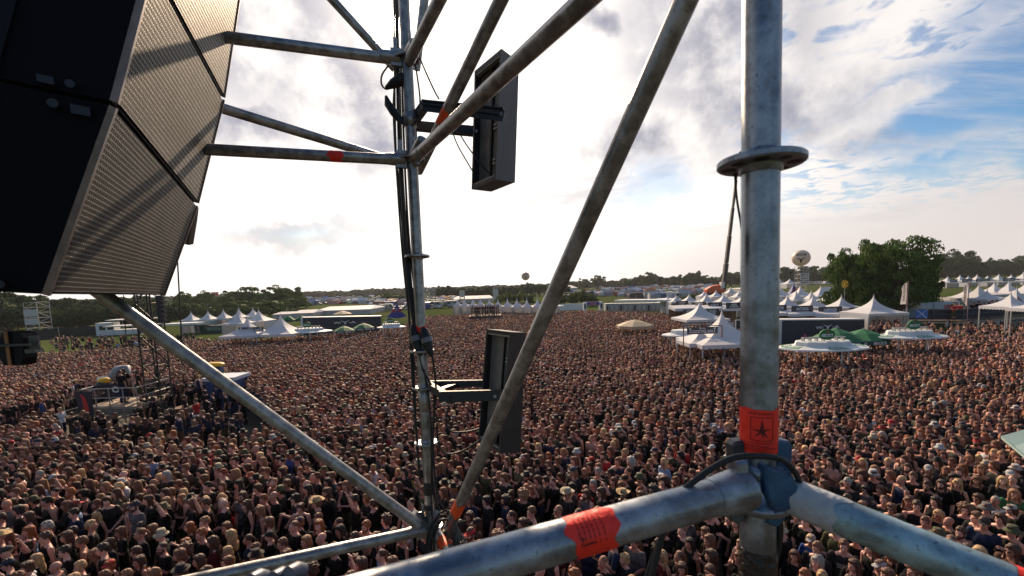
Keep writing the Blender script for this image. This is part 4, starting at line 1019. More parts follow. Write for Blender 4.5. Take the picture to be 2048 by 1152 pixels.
# ---------------------------------------------------------------- where people stand
EXCL = []      # circles (x, y, r) and polygons where nobody of the crowd stands
EXPOLY = []
def excl(u, v, r): p = G(u, v); EXCL.append((p.x, p.y, r))
def exquad(pts): EXPOLY.append([(q.x, q.y) for q in [G(*p) for p in pts]])
def inpoly(x, y, poly):
    c = False; j = len(poly) - 1
    for i in range(len(poly)):
        xi, yi = poly[i]; xj, yj = poly[j]
        if (yi > y) != (yj > y) and x < (xj - xi) * (y - yi) / (yj - yi) + xi: c = not c
        j = i
    return c
# outer edge of the crowd in picture coordinates (feet), left to right
EDGE_H = [(-400, 712), (-60, 706), (90, 701), (180, 697), (300, 690), (380, 674), (450, 679), (560, 672), (640, 668), (760, 660), (800, 650), (860, 630), (1000, 624), (1200, 620), (1330, 624), (1372, 655), (1385, 690), (1490, 695), (1560, 693), (1735, 692), (1745, 674), (1815, 668), (2048, 664), (2500, 668)]
EDGE = [(u, hor(u) + (v - hor(u)) * 7 / 5.25) for u, v in EDGE_H]
edge_w = [G(u, v) for u, v in EDGE]
edge_a = [(math.atan2(p.x, p.y), math.hypot(p.x, p.y)) for p in edge_w]
def rmax(x, y):
    a = math.atan2(x, y)
    for i in range(len(edge_a) - 1):
        if edge_a[i][0] <= a <= edge_a[i + 1][0]:
            f = (a - edge_a[i][0]) / (edge_a[i + 1][0] - edge_a[i][0]); return lerp(edge_a[i][1], edge_a[i + 1][1], f)
    return 0
exquad([(150, 948), (300, 950), (500, 948), (560, 900), (490, 812), (300, 812), (150, 812), (110, 880)])       # camera platform and crew area
exquad([(0, 880), (150, 838), (160, 868), (0, 925)])
t = MB(); t.poly([Vector((q.x * 1.02, q.y * 1.02, .004)) for q in edge_w] + [Vector((60, -25, .004)), Vector((-60, -25, .004))])
tag(t.build('trampled_ground', mat('trampled_earth', (0.045, 0.036, 0.026), .95, col2=(0.07, 0.06, 0.035), vs=.8, bump=.4, bs=6)), kind='structure')  # dark earth sheet added over the grass to cut green reflections in the metal
pts_all = []
def grid(y0, y1, sp, amp):
    rows = int((y1 - y0) / (sp * .866))
    for j in range(rows):
        y = y0 + j * sp * .866; xm = y * 1.28 + 3
        n = int(2 * xm / sp)
        for i in range(n):
            x = -xm + (i + (j % 2) * .5) * sp
            x_ = x + random.uniform(-amp, amp); y_ = y + random.uniform(-amp, amp)
            # slow density changes
            dn = mnoise.noise(Vector((x_ * .12, y_ * .12, 3)))
            if random.random() < .04 + max(0, -dn) * .20: continue
            if math.hypot(x_, y_) > rmax(x_, y_) + random.uniform(-1.5, .5): continue
            if any((x_ - a) ** 2 + (y_ - b) ** 2 < r * r for a, b, r in EXCL): continue
            if any(inpoly(x_, y_, p) for p in EXPOLY): continue
            pts_all.append((x_, y_))
grid(5.2, 11, .52, .12); grid(11, 16, .48, .11); grid(16, 34, .455, .12); grid(34, 96, .49, .17)
for (u, v) in [(random.uniform(1742, 1800), random.uniform(668, 690)) for _ in range(50)] + [(random.uniform(1380, 1500), random.uniform(672, 712)) for _ in range(70)] + [(random.uniform(1810, 2048), random.uniform(668, 700)) for _ in range(90)]:
    p = G(u, v); pts_all.append((p.x, p.y))
# thin outliers on the grass at the left
for (u, v) in [(u_ + random.uniform(-4, 4), v_ + random.uniform(-3, 3)) for u_ in range(110, 400, 6) for v_ in (694, 703, 712)]:
    if random.random() < .5: p = G(u, v); pts_all.append((p.x, p.y))
inv = []; rest = []
for (x, y) in pts_all:
    u, v, z = proj((x, y, 1.62)); 
    vis = -15 < u < 2063 and v < 1170 and z > 0
    # behind the wide near tubes
    (inv if vis and z < 16 else rest).append((z, x, y, u, v))
inv.sort()
near_ = inv[:300]; rest += inv[300:]
rp = random.Random(11)
specs = [[person_spec(rp), z, x, y, u, v, None] for z, x, y, u, v in near_]
OV = [  # (u, v) of the head in the photograph -> look
 (112, 985, dict(cc='light blue', kind='tee', hair='medium', hc='dark brown', hat='cap', hatc='red', pose='down', sex='m'), None, 2.4),
 (652, 1020, dict(hat='straw', hatc='straw', hair='medium', hc='brown', cc='black', sex='m'), None, None),
 (344, 1070, dict(hat='sunhat', hatc='cream', cc='charcoal', hair='short', sex='m'), None, None),
 (342, 1045, dict(hat='sunhat', hatc='olive', cc='black', hair='short', sex='m'), None, None),
 (462, 1095, dict(hair='long', hc='blond', hat=None, cc='black', sex='f', glasses=True), None, None),
 (1157, 955, dict(cc='red', kind='tee', hair='short', hc='red', hat='cap', hatc='maroon', pose='down', sex='m', beard=True), None, None),
 (1168, 962, dict(cc='grey', kind='tank', hair='long', hc='dark brown', beard=True, pose='crossed', sex='m', hat=None), None, None),
 (1243, 1125, dict(hair='medium', hc='blond', cc='charcoal', sex='f', hat=None), None, None),
 (1335, 1085, dict(cc='black', kind='tee', hair='short', hc='dark brown', hat='cap', hatc='black', pose='down', sex='m'), ('WACKEN\nOPEN AIR', .24, .12), None),
 (1710, 1095, dict(cc='charcoal', kind='tee', hair='short', hc='brown', pose='down', sex='m', hat=None), None, None),
 (1760, 1115, dict(cc='black', hat='cap', hatc='white', hair='short', sex='m'), None, None),
 (1942, 1065, dict(cc='white', kind='tee', hair='short', hc='dark brown', sex='m', hat=None), None, None),
 (1985, 1075, dict(cc='dark blue', kind='tee', hair='short', hc='dark brown', sex='m', hat='cap', hatc='charcoal'), None, None),
 (1574, 1082, dict(hat='sunhat', hatc='cream', cc='black', hair='short', hc='grey', sex='m'), None, None),
 (1620, 1088, dict(hat='cap', hatc='white', cc='blue', hair='medium', hc='blond', sex='f'), None, None),
 (1050, 1000, dict(hair='curly', hc='light brown', cc='black', sex='m', hat=None), None, None),
 (745, 1110, dict(cc='light blue', kind='tee', hair='ponytail', hc='dark brown', sex='m', hat=None), None, None),
 (740, 1055, dict(cc='bare', hair='short', hc='red', sex='m', hat=None), None, None),
 (1980, 980, dict(cc='white', kind='tee', hair='buzz', hc='grey', sex='m', hat=None), None, None),
 (200, 1065, dict(cc='black', kind='tee', hair='short', hc='blond', sex='m', hat=None), ('RAMM\nSTEIN', .2, .12, True), 2.2),
 (100, 1065, dict(cc='black', kind='tee', hair='short', hc='grey', sex='m', hat=None), None, None),
 (1120, 1000, dict(hat='straw', hatc='cream', cc='charcoal', hair='short', sex='m'), None, None),
 (1890, 1055, dict(cc='olive', hat='sunhat', hatc='olive', hair='short', sex='m'), None, None),
 (1230, 1100, dict(hair='short', hc='dark brown', cc='dark blue', sex='m'), None, None),
 (370, 1085, dict(hair='medium', hc='red', cc='black', sex='f', hat=None), None, None),
 (668, 1000, dict(hair='short', cc='black', pose='raised', sex='m', hat=None), None, None),
 (1300, 1120, dict(hair='long', hc='blond', cc='maroon', kind='tank', sex='f', hat=None, glasses=True), None, None),
 (845, 990, dict(cc='black', kind='tee', hair='short', hc='dark brown', sex='m', hat=None, pose='down'), ('RAMM\nSTEIN', .24, .14), None),
]
used_ = set(); rots = {}
for (u, v, ch, tx, rot) in OV:
    best = min((i for i in range(len(specs)) if i not in used_), key=lambda i: math.hypot(specs[i][4] - u, specs[i][5] - v))
    used_.add(best); specs[best][0].update(ch); specs[best][6] = tx; rots[best] = rot
    if ch.get('sex') == 'f': specs[best][0]['beard'] = False
# unique labels: look first, then a place in words
def region(u, v):
    if u < 300: a = 'at lower left'
    elif u < 560: a = 'left of the far upright'
    elif u < 850: a = 'just left of the far upright'
    elif u < 1120: a = 'right of the cable coil'
    elif u < 1480: a = 'left of the near upright'
    elif u < 1760: a = 'just right of the near upright'
    else: a = 'at lower right'
    return a
groups = {}
for i, s_ in enumerate(specs): groups.setdefault(look_words(s_[0]), []).append(i)
labs = {}
for lk, ids in groups.items():
    if len(ids) == 1 and len(lk.split()) >= 4: labs[ids[0]] = lk; continue
    sub = {}
    for i in ids: sub.setdefault(region(specs[i][4], specs[i][5]), []).append(i)
    for rg, js in sub.items():
        if len(js) == 1: labs[js[0]] = lk + ' ' + rg; continue
        js.sort(key=lambda i: specs[i][4])
        for k, i in enumerate(js):
            short = lk.replace(', sunglasses', ' sunglasses')
            if len(js) == 2: labs[i] = short + ', ' + ('left one' if k == 0 else 'right one') + ' ' + rg
            else: labs[i] = short + ', ' + ordinal(k) + ' such ' + rg
TXR = random.Random(4)
for i, (d, z, x, y, u, v, tx) in enumerate(specs):
    lab = labs[i]; w_ = lab.split()
    if len(w_) > 16: lab = lab.replace('person with ', 'person, ').replace(' and ', ', '); w_ = lab.split(); lab = ' '.join(w_[:16])
    if tx is None and d['cc'] in ('black', 'charcoal', 'dark blue') and d['kind'] == 'tee' and TXR.random() < .22:
        tx = TXR.choice(SHIRTTXT); tx = (*tx, TXR.random() < .4)
    rz = facing(x, y, rp) if rots.get(i) is None else rots[i]
    p = make_person(d, (x, y, 0), rz, rp.uniform(.93, 1.06) * (.96 if d['sex'] == 'f' else 1), lab, 'people standing in the front of the crowd', tx)
hold = sorted([(u, x, y, z) for (d, z, x, y, u, v, tx), k in zip(specs, range(len(specs))) if d['pose'] == 'holding' and 20 < u < 2030], key=lambda q: q[0])
for hi_, (u, x, y, z) in enumerate(hold[::2][:10]):
    pr = [o for o in COL.objects if o.get('category') == 'person' and abs(o.location.x - x) < 1e-4 and abs(o.location.y - y) < 1e-4][0]
    a_ = pr.rotation_euler.z; s_ = pr.scale.x; e_, w_ = POSES['holding'][0]; hd = Vector(w_) + (Vector(w_) - Vector(e_)).normalized() * .085 + Vector((-.03, -.02, .02))
    q = Matrix.Rotation(a_, 3, 'Z') @ (hd * s_) + Vector((x, y, 0))
    if hi_ % 3 == 2:
        o = thing('phone', q, f'small phone held up in the crowd, {ordinal(hi_ // 3)} phone from the left', 'phone', 'phones held in the crowd'); t = MB(); ax_ = Matrix.Rotation(a_, 3, 'Z'); t.box(q + ZA_ * .04, (.07, .009, .14), ax=(ax_ @ Vector((1, 0, 0)), ax_ @ Vector((0, 1, 0)), ZA_)); t.build('body', BLACK, o)
        t = MB(); t.box(q + ZA_ * .04 + ax_ @ Vector((0, .006, 0)), (.06, .002, .12), ax=(ax_ @ Vector((1, 0, 0)), ax_ @ Vector((0, 1, 0)), ZA_)); t.build('screen', mat('phone_screen', (.35, .42, .55), .15), o)
    else:
        n_ = hi_ - (hi_ + 1) // 3
        o = thing('beer_cup', q, f'plastic cup of beer held in the crowd, {ordinal(n_)} cup from the left', 'cup', 'beer cups held in the crowd'); t = MB(); t.lathe(q - ZA_ * .04, [(.001, 0), (.032, 0), (.041, .11), (.001, .11)], 14); t.build('beer', mat('amber_beer', (.60, .24, .03), .2), o); t = MB(); t.lathe(q + ZA_ * .0705, [(.001, 0), (.042, 0), (.043, .022), (.001, .026)], 14); t.build('foam', mat('beer_foam', (.75, .70, .60), .8), o)
print('near persons', len(specs), 'rest', len(rest))
# ---------------------------------------------------------------- the mass of the crowd: one mesh, every figure with its own colours
def tris_of(me): me.calc_loop_triangles(); return len(me.loop_triangles)
def variant_bank(lod):
    r_body, r_shirt, r_hair, r_tr = {0: (760, 230, 200, 50), 1: (290, 96, 84, 26), 2: (110, 44, 36, 16)}[lod]
    bank = {}
    pcs = {}
    def get(key, me, ratio):
        if (key,) not in pcs: pcs[(key,)] = decimated(me, min(1.0, ratio / max(1, tris_of(me))))
        return pcs[(key,)]
    def cut(v, f, z0):   # drop what no one can see inside the crowd
        keep = (v[f][:, :, 2].max(axis=1) > z0); f = f[keep]; used = np.unique(f); mp_ = np.full(len(v), -1); mp_[used] = np.arange(len(used)); return v[used], mp_[f]
    R1 = random.Random(21 + lod); out = []
    for n_ in range(64 if lod == 0 else 40):
        d = person_spec(R1)
        pr = [('skin', *cut(*get(('b', d['pose'], d['sex']), BODY[(d['pose'], d['sex'])], r_body), .0 if lod == 0 else .85 if lod == 1 else 1.2))]
        pr.append(('shirt', *cut(*get(('s', d['pose'], d['sex'], d['kind']), SHIRT[(d['pose'], d['sex'], d['kind'])], r_shirt), .5)))
        if lod == 0 or n_ % 2: pr.append(('trousers', *cut(*get(('t', d['trk']), TROU[d['trk']], r_tr), .0 if lod == 0 else .6)))
        if d['hair'] != 'bald': pr.append(('hair', *get(('h', d['hair']), HAIR[d['hair']], r_hair)))
        if d['beard'] and lod == 0: pr.append(('hair', *get(('h', 'beard'), HAIR['beard'], r_hair)))
        if d['hat']: pr.append(('hat', *get(('h', d['hat']), HAIR[d['hat']], r_hair if d['hat'] not in ('straw', 'sunhat', 'darkhat') else max(150, r_hair))))
        v = np.concatenate([p[1] for p in pr]); off = 0; fs = []; rg = []
        for nm, vv, ff in pr:
            fs.append(ff + off); off += len(vv); rg += [{'skin': 0, 'shirt': 1, 'trousers': 2, 'hair': 3, 'hat': 4}[nm]] * len(vv)
        out.append((v, np.concatenate(fs), np.array(rg), d))
    return out
def crowd_mesh(name, pts, bank, R1, brighten=0.0):
    per = {}
    for q in pts: per.setdefault(R1.randrange(len(bank)), []).append(q)
    V = []; Fc = []; C = []; off = 0
    for k, lst in per.items():
        v, f, rg, d = bank[k]; n = len(lst)
        xs = np.array([q[1] for q in lst]); ys = np.array([q[2] for q in lst])
        rz = np.array([facing(q[1], q[2], R1) for q in lst]); sc = np.array([R1.uniform(.90, 1.06) for _ in lst])
        sx = sc * np.array([R1.uniform(.93, 1.08) for _ in lst])
        c, s_ = np.cos(rz), np.sin(rz)
        X = v[None, :, 0] * sx[:, None]; Y = v[None, :, 1] * sx[:, None]; Z = v[None, :, 2] * sc[:, None]
        # small lean / head tilt
        tl = np.array([R1.gauss(0, .03) for _ in lst])[:, None]; X = X + Z * tl
        P_ = np.stack([X * c[:, None] - Y * s_[:, None] + xs[:, None], X * s_[:, None] + Y * c[:, None] + ys[:, None], Z], axis=2)
        pal = np.ones((n, 5, 4), np.float32)
        for i in range(n):
            sk = np.array(R1.choice(SKINS)) * R1.uniform(.85, 1.1); cn = wchoice(CCW, R1); hn = wchoice(HCW, R1)
            tr = R1.choice(['black', 'black', 'charcoal', 'dark blue', 'olive', 'brown'])
            pal[i, 0, :3] = sk; pal[i, 1, :3] = CC[cn] if R1.random() > .03 else sk; pal[i, 2, :3] = CC[tr]
            pal[i, 3, :3] = np.array(HC[hn]) * R1.uniform(.7, 1.35)
            pal[i, 4, :3] = HATC[{'cap': R1.choice(['black', 'charcoal', 'dark blue', 'olive', 'white', 'red', 'grey', 'orange']), 'straw': 'straw', 'sunhat': R1.choice(['cream', 'olive', 'white']), 'darkhat': 'black', 'bandana': R1.choice(['black', 'red', 'blue', 'orange'])}.get(d['hat'], 'black')]
        V.append(P_.reshape(-1, 3)); Fc.append((f[None] + (np.arange(n) * len(v))[:, None, None]).reshape(-1, 3) + off); C.append(pal[:, rg, :].reshape(-1, 4)); off += n * len(v)
    V = np.concatenate(V).astype(np.float32); Fc = np.concatenate(Fc).astype(np.int32); C = np.concatenate(C)
    me = bpy.data.meshes.new(name); me.vertices.add(len(V)); me.vertices.foreach_set('co', V.ravel())
    me.loops.add(len(Fc) * 3); me.loops.foreach_set('vertex_index', Fc.ravel())
    me.polygons.add(len(Fc)); me.polygons.foreach_set('loop_start', np.arange(0, len(Fc) * 3, 3, dtype=np.int32))
    me.polygons.foreach_set('use_smooth', np.ones(len(Fc), bool))
    at = me.color_attributes.new('col', 'FLOAT_COLOR', 'POINT'); at.data.foreach_set('color', C.astype(np.float32).ravel())
    me.update(); me.materials.append(mat('crowd_cloth_and_skin', rough=0.7, attr='col', var=0.12, vs=7, spec=0.35))
    print(name, len(pts), 'people', len(Fc), 'faces')
    return me
R1 = random.Random(99)
mid = [q for q in rest if q[0] < 24]; far = [q for q in rest if 24 <= q[0] < 48]; far2 = [q for q in rest if q[0] >= 48]
o = bpy.data.objects.new('crowd', crowd_mesh('crowd', mid, variant_bank(0), R1)); COL.objects.link(o); tag(o, 'dense crowd of people in mostly black shirts filling the middle of the field', 'crowd', kind='stuff')
o = bpy.data.objects.new('crowd', crowd_mesh('far_crowd', far, variant_bank(1), R1)); COL.objects.link(o); tag(o, 'middle distance part of the crowd in front of the stalls', 'crowd', kind='stuff')
o = bpy.data.objects.new('crowd', crowd_mesh('farthest_crowd', far2, variant_bank(2), R1)); COL.objects.link(o); tag(o, 'farthest people of the crowd between the tents and stalls', 'crowd', kind='stuff')
# ---------------------------------------------------------------- trees
LEAF = mat('leaves', (0.075, 0.130, 0.030), 0.8, spec=.15, island=0.45, transl=0.22, var=0.25, vs=.35)
LEAFD = mat('leaves_dark', (0.040, 0.080, 0.028), 0.8, spec=.15, island=0.4, transl=0.25, var=0.25, vs=.2)
LEAFL = mat('leaves_light', (0.09, 0.135, 0.035), 0.8, spec=.15, island=0.4, transl=0.4, var=0.25, vs=.4)
BARK = mat('bark', (0.07, 0.055, 0.04), 0.9, bump=0.6, bs=12, var=.2)
def crown_mesh(name, seed, nclump, nleaf, ls, flat=.78, core=.62):
    """leaf clumps spread through a unit crown (radius 1, height from 0 to 2*flat)"""
    r = np.random.default_rng(seed); R0 = random.Random(seed)
    cs = []
    while len(cs) < nclump:
        p = r.normal(size=3); p /= np.linalg.norm(p); rad = r.uniform(.35, 1) ** .5 * .80
        if p[2] < -.85: continue
        cs.append((p * rad * (1.02 + .22 * math.sin(4 * p[0] + 6 * p[1] + 3 * p[2] + seed)), r.uniform(.12, .30)))
    pts = []; nr = []
    per = nleaf // nclump
    for c, cr in cs:
        q = r.normal(size=(per, 3)); q /= np.linalg.norm(q, axis=1)[:, None]; q[:, 2] = np.where(q[:, 2] < -.7, -q[:, 2], q[:, 2])
        pts.append(c + q * cr * (r.uniform(.4, 1, (per, 1)) ** .5) * np.array([1, 1, .75])); nr.append(q + r.normal(size=(per, 3)) * .5)
    pts = np.concatenate(pts); nr = np.concatenate(nr); nr /= np.linalg.norm(nr, axis=1)[:, None]
    a = np.cross(nr, r.normal(size=nr.shape)); a /= np.linalg.norm(a, axis=1)[:, None]; b = np.cross(nr, a)
    s_ = ls * r.uniform(.6, 1.3, (len(pts), 1)); pts = pts * np.array([1, 1, flat])
    V = np.stack([pts - a * s_ - b * s_ * .25, pts + b * s_ * .55, pts + a * s_ - b * s_ * .1, pts - b * s_ * .6], axis=1).reshape(-1, 3); V[:, 2] += flat
    t = MB()
    if core:  # unseen solid core added inside the crown to block light through the leaves
        t.ell((0, 0, flat), (core, core, core * flat), 14, 10)
        t.v = [tuple(Vector(v) * 1.0 + Vector((0, 0, 0)) + (Vector(v) - Vector((0, 0, flat))) * .35 * mnoise.noise(Vector(v) * 3.1 + Vector((seed, 0, 0)))) for v in t.v]
    nv = len(t.v); t.v += [tuple(x) for x in V.tolist()]
    nq = len(V) // 4; t.f += [(nv + 4 * i, nv + 4 * i + 1, nv + 4 * i + 2, nv + 4 * i + 3) for i in range(nq)]; t.m += [0] * nq; t.sm += [False] * nq
    return t, cs
def trunk_mb(seed, h=1.0, r=.09, cs=None, flat=.78):
    R0 = random.Random(seed); t = MB()
    pts = [Vector((0, 0, -.6)), Vector((R0.uniform(-.03, .03), 0, -.2)), Vector((R0.uniform(-.05, .05), R0.uniform(-.05, .05), .35)), Vector((0, 0, .9))]
    t.tube(pts, [r * 1.3, r, r * .7, r * .3], 8)
    for c, cr in (cs or [])[:12]:
        e = Vector((c[0] * .8, c[1] * .8, c[2] * flat * .8 + flat)); s_ = Vector((0, 0, R0.uniform(-.05, .5))); m_ = (s_ + e) / 2 + Vector((0, 0, -.08)); t.tube([s_, m_, e], [r * .45, r * .25, r * .08], 6)
    return t
CROWN = {}
def get_crown(kind, k, m):
    key = (kind, k, m.name)
    if key not in CROWN:
        if kind == 'far': t, cs = crown_mesh('c', 10 + k, 30, 2100, .080, core=.50)
        elif kind == 'mid': t, cs = crown_mesh('c', 30 + k, 60, 6600, .050, core=.45)
        else: t, cs = crown_mesh('c', 50 + k, 90, 21000, .030, flat=.70, core=.0)
        CROWN[key] = (t.mesh('tree_crown', [m]), trunk_mb(k, cs=cs, flat=.70 if kind == 'big' else .78).mesh('tree_trunk', [BARK]))
    return CROWN[key]
def tree(u, vt, w, vb, kind, k, m, label, group, name='tree', trunk_h=.05):
    b = G(u, vb); z = proj(b)[2]; top = P(u, vt, z).z; r = w * (1.35 if kind != 'big' and name == 'tree' else 1) / F * z / 2
    th = (trunk_h - (.10 if kind != 'big' else .02)) * top; cr, tr = get_crown(kind, k, m)
    o = thing(name, (b.x, b.y, 0), label, 'bush' if name == 'bush' else 'tree', group)
    fl = .70 if kind == 'big' else .78
    c = bpy.data.objects.new('crown', cr); COL.objects.link(c); c.parent = o; hz_ = (top - th) / (2 * fl * .98); c.scale = (r, r, hz_); c.location = (0, 0, th); c.rotation_euler = (0, 0, k * 1.3 + u)
    t = bpy.data.objects.new('trunk', tr); COL.objects.link(t); t.parent = o; t.scale = (r, r, hz_); t.location = (0, 0, th); t.rotation_euler = c.rotation_euler
    return o
def tree_row(items, kind, m, where, group, name='tree', **kw):
    items = sorted(items)
    for i, (u, vt, w, vb) in enumerate(items):
        tree(u, vt, w, vb, kind, i % 5, m, f'{ordinal(i)} from the left of the {where}', group, name, **kw)
tree_row([(-70, 575, 120, 668), (18, 583, 110, 664), (62, 600, 56, 660), (118, 618, 46, 660), (146, 615, 40, 659), (172, 610, 50, 658), (205, 612, 44, 656), (236, 613, 44, 655), (262, 616, 34, 654), (292, 612, 44, 652), (338, 608, 44, 648), (362, 606, 38, 646)], 'mid', LEAFD, 'round green trees lining the grass at far left', 'trees along the grass at the left')
tree_row([(-30, 585, 60, 648), (40, 588, 60, 645), (85, 590, 60, 645), (125, 586, 56, 645), (165, 590, 60, 642), (205, 587, 60, 642), (245, 590, 60, 640), (285, 590, 60, 640), (330, 593, 50, 636)], 'far', LEAFD, 'dark trees rising behind the left tree line', 'dark trees behind the left tree line')
tree_row([(375, 582, 36, 626), (414, 583, 36, 626), (440, 592, 30, 626), (467, 578, 46, 624), (502, 571, 56, 622), (530, 584, 40, 622), (556, 572, 48, 620), (591, 574, 32, 616)], 'mid', LEAF, 'tall dark trees behind the left pagoda tents', 'tall trees behind the left tents')
tree_row([(391, 600, 44, 634), (432, 606, 30, 632), (462, 596, 46, 630), (486, 603, 34, 628), (518, 597, 38, 628), (553, 594, 40, 626), (577, 603, 26, 622), (592, 592, 38, 620), (612, 603, 26, 616)], 'far', LEAF, 'lower green trees right behind the left pagoda tents', 'lower trees behind the left tents')
tree_row([(640 + i * 15 + random.uniform(-3, 3), 583 - i * .75 + random.uniform(-3, 2), random.uniform(16, 26), 591 - i * .35) for i in range(15)], 'far', LEAFD, 'horizon hedge left of the far upright', 'trees on the left horizon')
tree_row([(742, 590, 22, 600), (778, 584, 34, 600), (800, 588, 30, 600), (826, 586, 26, 599)], 'far', LEAF, 'bushy trees beyond the left parked vehicles', 'bushy trees beyond the parked vehicles')
tree_row([(868 + i * 16.5 + random.uniform(-4, 4), 573 - i * .6 + random.uniform(-3, 3), random.uniform(22, 30), 600 - i * .6) for i in range(17)], 'far', LEAFD, 'wood edge behind the middle row of tents', 'wood edge behind the middle tents')
tree_row([(1150, 558, 26, 580), (1168, 555, 26, 580), (1195, 550, 28, 579), (1217, 559, 24, 578), (1236, 556, 26, 578), (1255, 552, 34, 578), (1278, 550, 28, 577), (1296, 544, 34, 577), (1322, 548, 30, 576), (1348, 547, 30, 575), (1373, 542, 32, 575), (1392, 540, 28, 574), (1412, 550, 28, 574), (1434, 553, 26, 573), (1460, 538, 34, 573), (1484, 543, 34, 572), (1506, 540, 34, 572), (1545, 536, 34, 570), (1573, 526, 32, 570), (1597, 532, 30, 569), (1620, 524, 32, 568), (1645, 530, 34, 568)], 'far', LEAFD, 'dark tree line behind the camp at the right', 'tree line behind the camp')
tree_row([(1000, 590, 28, 608), (1016, 584, 30, 610), (1036, 582, 34, 610), (1058, 583, 34, 610), (1122, 585, 34, 612), (1146, 582, 30, 612), (1168, 577, 40, 612), (1186, 586, 26, 612), (884, 602, 26, 616), (1372, 590, 30, 606), (1385, 585, 28, 606)], 'far', LEAFL, 'yellowish green bushes behind the middle tents', 'bushes behind the middle tents', 'bush', trunk_h=.06)
tree_row([(1872, 512, 44, 562), (1897, 502, 46, 560), (1922, 503, 44, 560), (1945, 510, 34, 558), (1962, 522, 26, 557), (1981, 515, 26, 556), (2000, 520, 30, 555), (2030, 512, 46, 554), (2062, 516, 44, 552), (2100, 512, 50, 550)], 'mid', LEAFD, 'dark trees at the far right edge', 'trees at the far right')
tree(1690, 490, 92, 645, 'big', 0, LEAF, 'broad tree, left part of the large tree group right of the near upright', 'large oak trees', trunk_h=.03)
tree(1790, 469, 152, 648, 'big', 1, LEAF, 'tallest broad tree with sky showing through, above the right tents', 'large oak trees', trunk_h=.03)
tree(1738, 484, 96, 640, 'big', 2, LEAF, 'middle tree of the large tree group above the right tents', 'large oak trees', trunk_h=.03)
tree(1842, 508, 64, 642, 'big', 3, LEAF, 'lower right tree of the large tree group', 'large oak trees', trunk_h=.03)
tree_row([(368 + i * 17 + random.uniform(-4, 4), 612 + random.uniform(-3, 3), random.uniform(22, 30), 637 - i * .5) for i in range(15)], 'far', LEAF, 'low hedge bushes just behind the left pagoda tents', 'hedge behind the left tents', 'bush', trunk_h=.06)
tree_row([(10 + i * 24 + random.uniform(-5, 5), 636 + random.uniform(-4, 3), random.uniform(26, 36), 660 - i * .9) for i in range(14)], 'far', LEAFD, 'undergrowth bushes beneath the left tree line', 'undergrowth at far left', 'bush', trunk_h=.06)
tree_row([(1130 + i * 17 + random.uniform(-4, 4), 563 - i * .5 + random.uniform(-2, 2), random.uniform(24, 32), 577 - i * .4) for i in range(24)], 'far', LEAFD, 'lower trees along the camp before the right horizon', 'lower trees along the camp')
tree_row([(1745 + i * 13 + random.uniform(-3, 3), 560 + random.uniform(-2, 2), 30, 574 - i * .5) for i in range(4)] + [(1890 + i * 22, 532 + random.uniform(-3, 3), 34, 556 - i * .6) for i in range(9)], 'far', LEAFD, 'lower trees behind the far right tents', 'lower trees at the far right')
# far off wood that reads as one mass
t = MB(); R0 = random.Random(8)
for i in range(1500):
    a = lerp(-1.0, 1.05, R0.random()); d = R0.uniform(620, 1400); h = R0.uniform(5, 10); x, y = d * math.sin(a), d * math.cos(a)
    for q in range(3):
        c = Vector((x + R0.uniform(-9, 9), y, h * R0.uniform(.3, .55))); t.ell(c, (R0.uniform(5, 9), 5, h * .5), 7, 5)
t.v = [tuple(Vector(v) + Vector((mnoise.noise(Vector(v) * .35), 0, mnoise.noise(Vector(v) * .5 + Vector((9, 9, 9)))) ) * 2.2) for v in t.v]
tmesh(t, 'wood', mat('distant_foliage', (0.035, 0.06, 0.03), 1.0, spec=0.0, var=.3, vs=.05), 'low dark wood along the horizon', 'wood', kind='stuff')
# ---------------------------------------------------------------- tents, stalls, signs
GREEN = mat('green_canvas', (0.015, 0.17, 0.065), 0.7, var=.08, vs=2, transl=.15)
GREEND = mat('dark_green_panel', (0.012, 0.05, 0.045), 0.6, var=.15, vs=2)
POLEM = mat('thin_post_metal', (0.45, 0.45, 0.45), 0.5, .3)
RUST = mat('rusty_post', (0.20, 0.085, 0.05), 0.8)
XA = Vector((1, 0, 0)); ZA = Vector((0, 0, 1))
def at(u, v, h): p = G(u, v, h); return p, proj(p)[2]
def pagoda_geo(w, eave, top, nseg=8):
    t = MB(); vs = []; H = top - eave
    prof = [(1 - i / nseg) for i in range(nseg + 1)]
    for i, s_ in enumerate(prof):
        hw = w / 2 * (s_ ** 1.0) * (.16 + .84 * s_) if i < nseg else .02
        z = eave + H * (1 - s_) ** 1.35 * 1.0
        n = 4
        for k in range(16):
            a = -math.pi * .75 + k * math.pi / 8; m_ = max(abs(math.cos(a)), abs(math.sin(a))); q = .12 * (1 - s_)
            rr = hw * ((1 / m_) * (1 - q) + 1.12 * q) ; vs.append((rr * math.cos(a), rr * math.sin(a), z))
    t.add(vs, [(i * 16 + k, i * 16 + (k + 1) % 16, (i + 1) * 16 + (k + 1) % 16, (i + 1) * 16 + k) for i in range(nseg) for k in range(16)], 0, False)
    return t
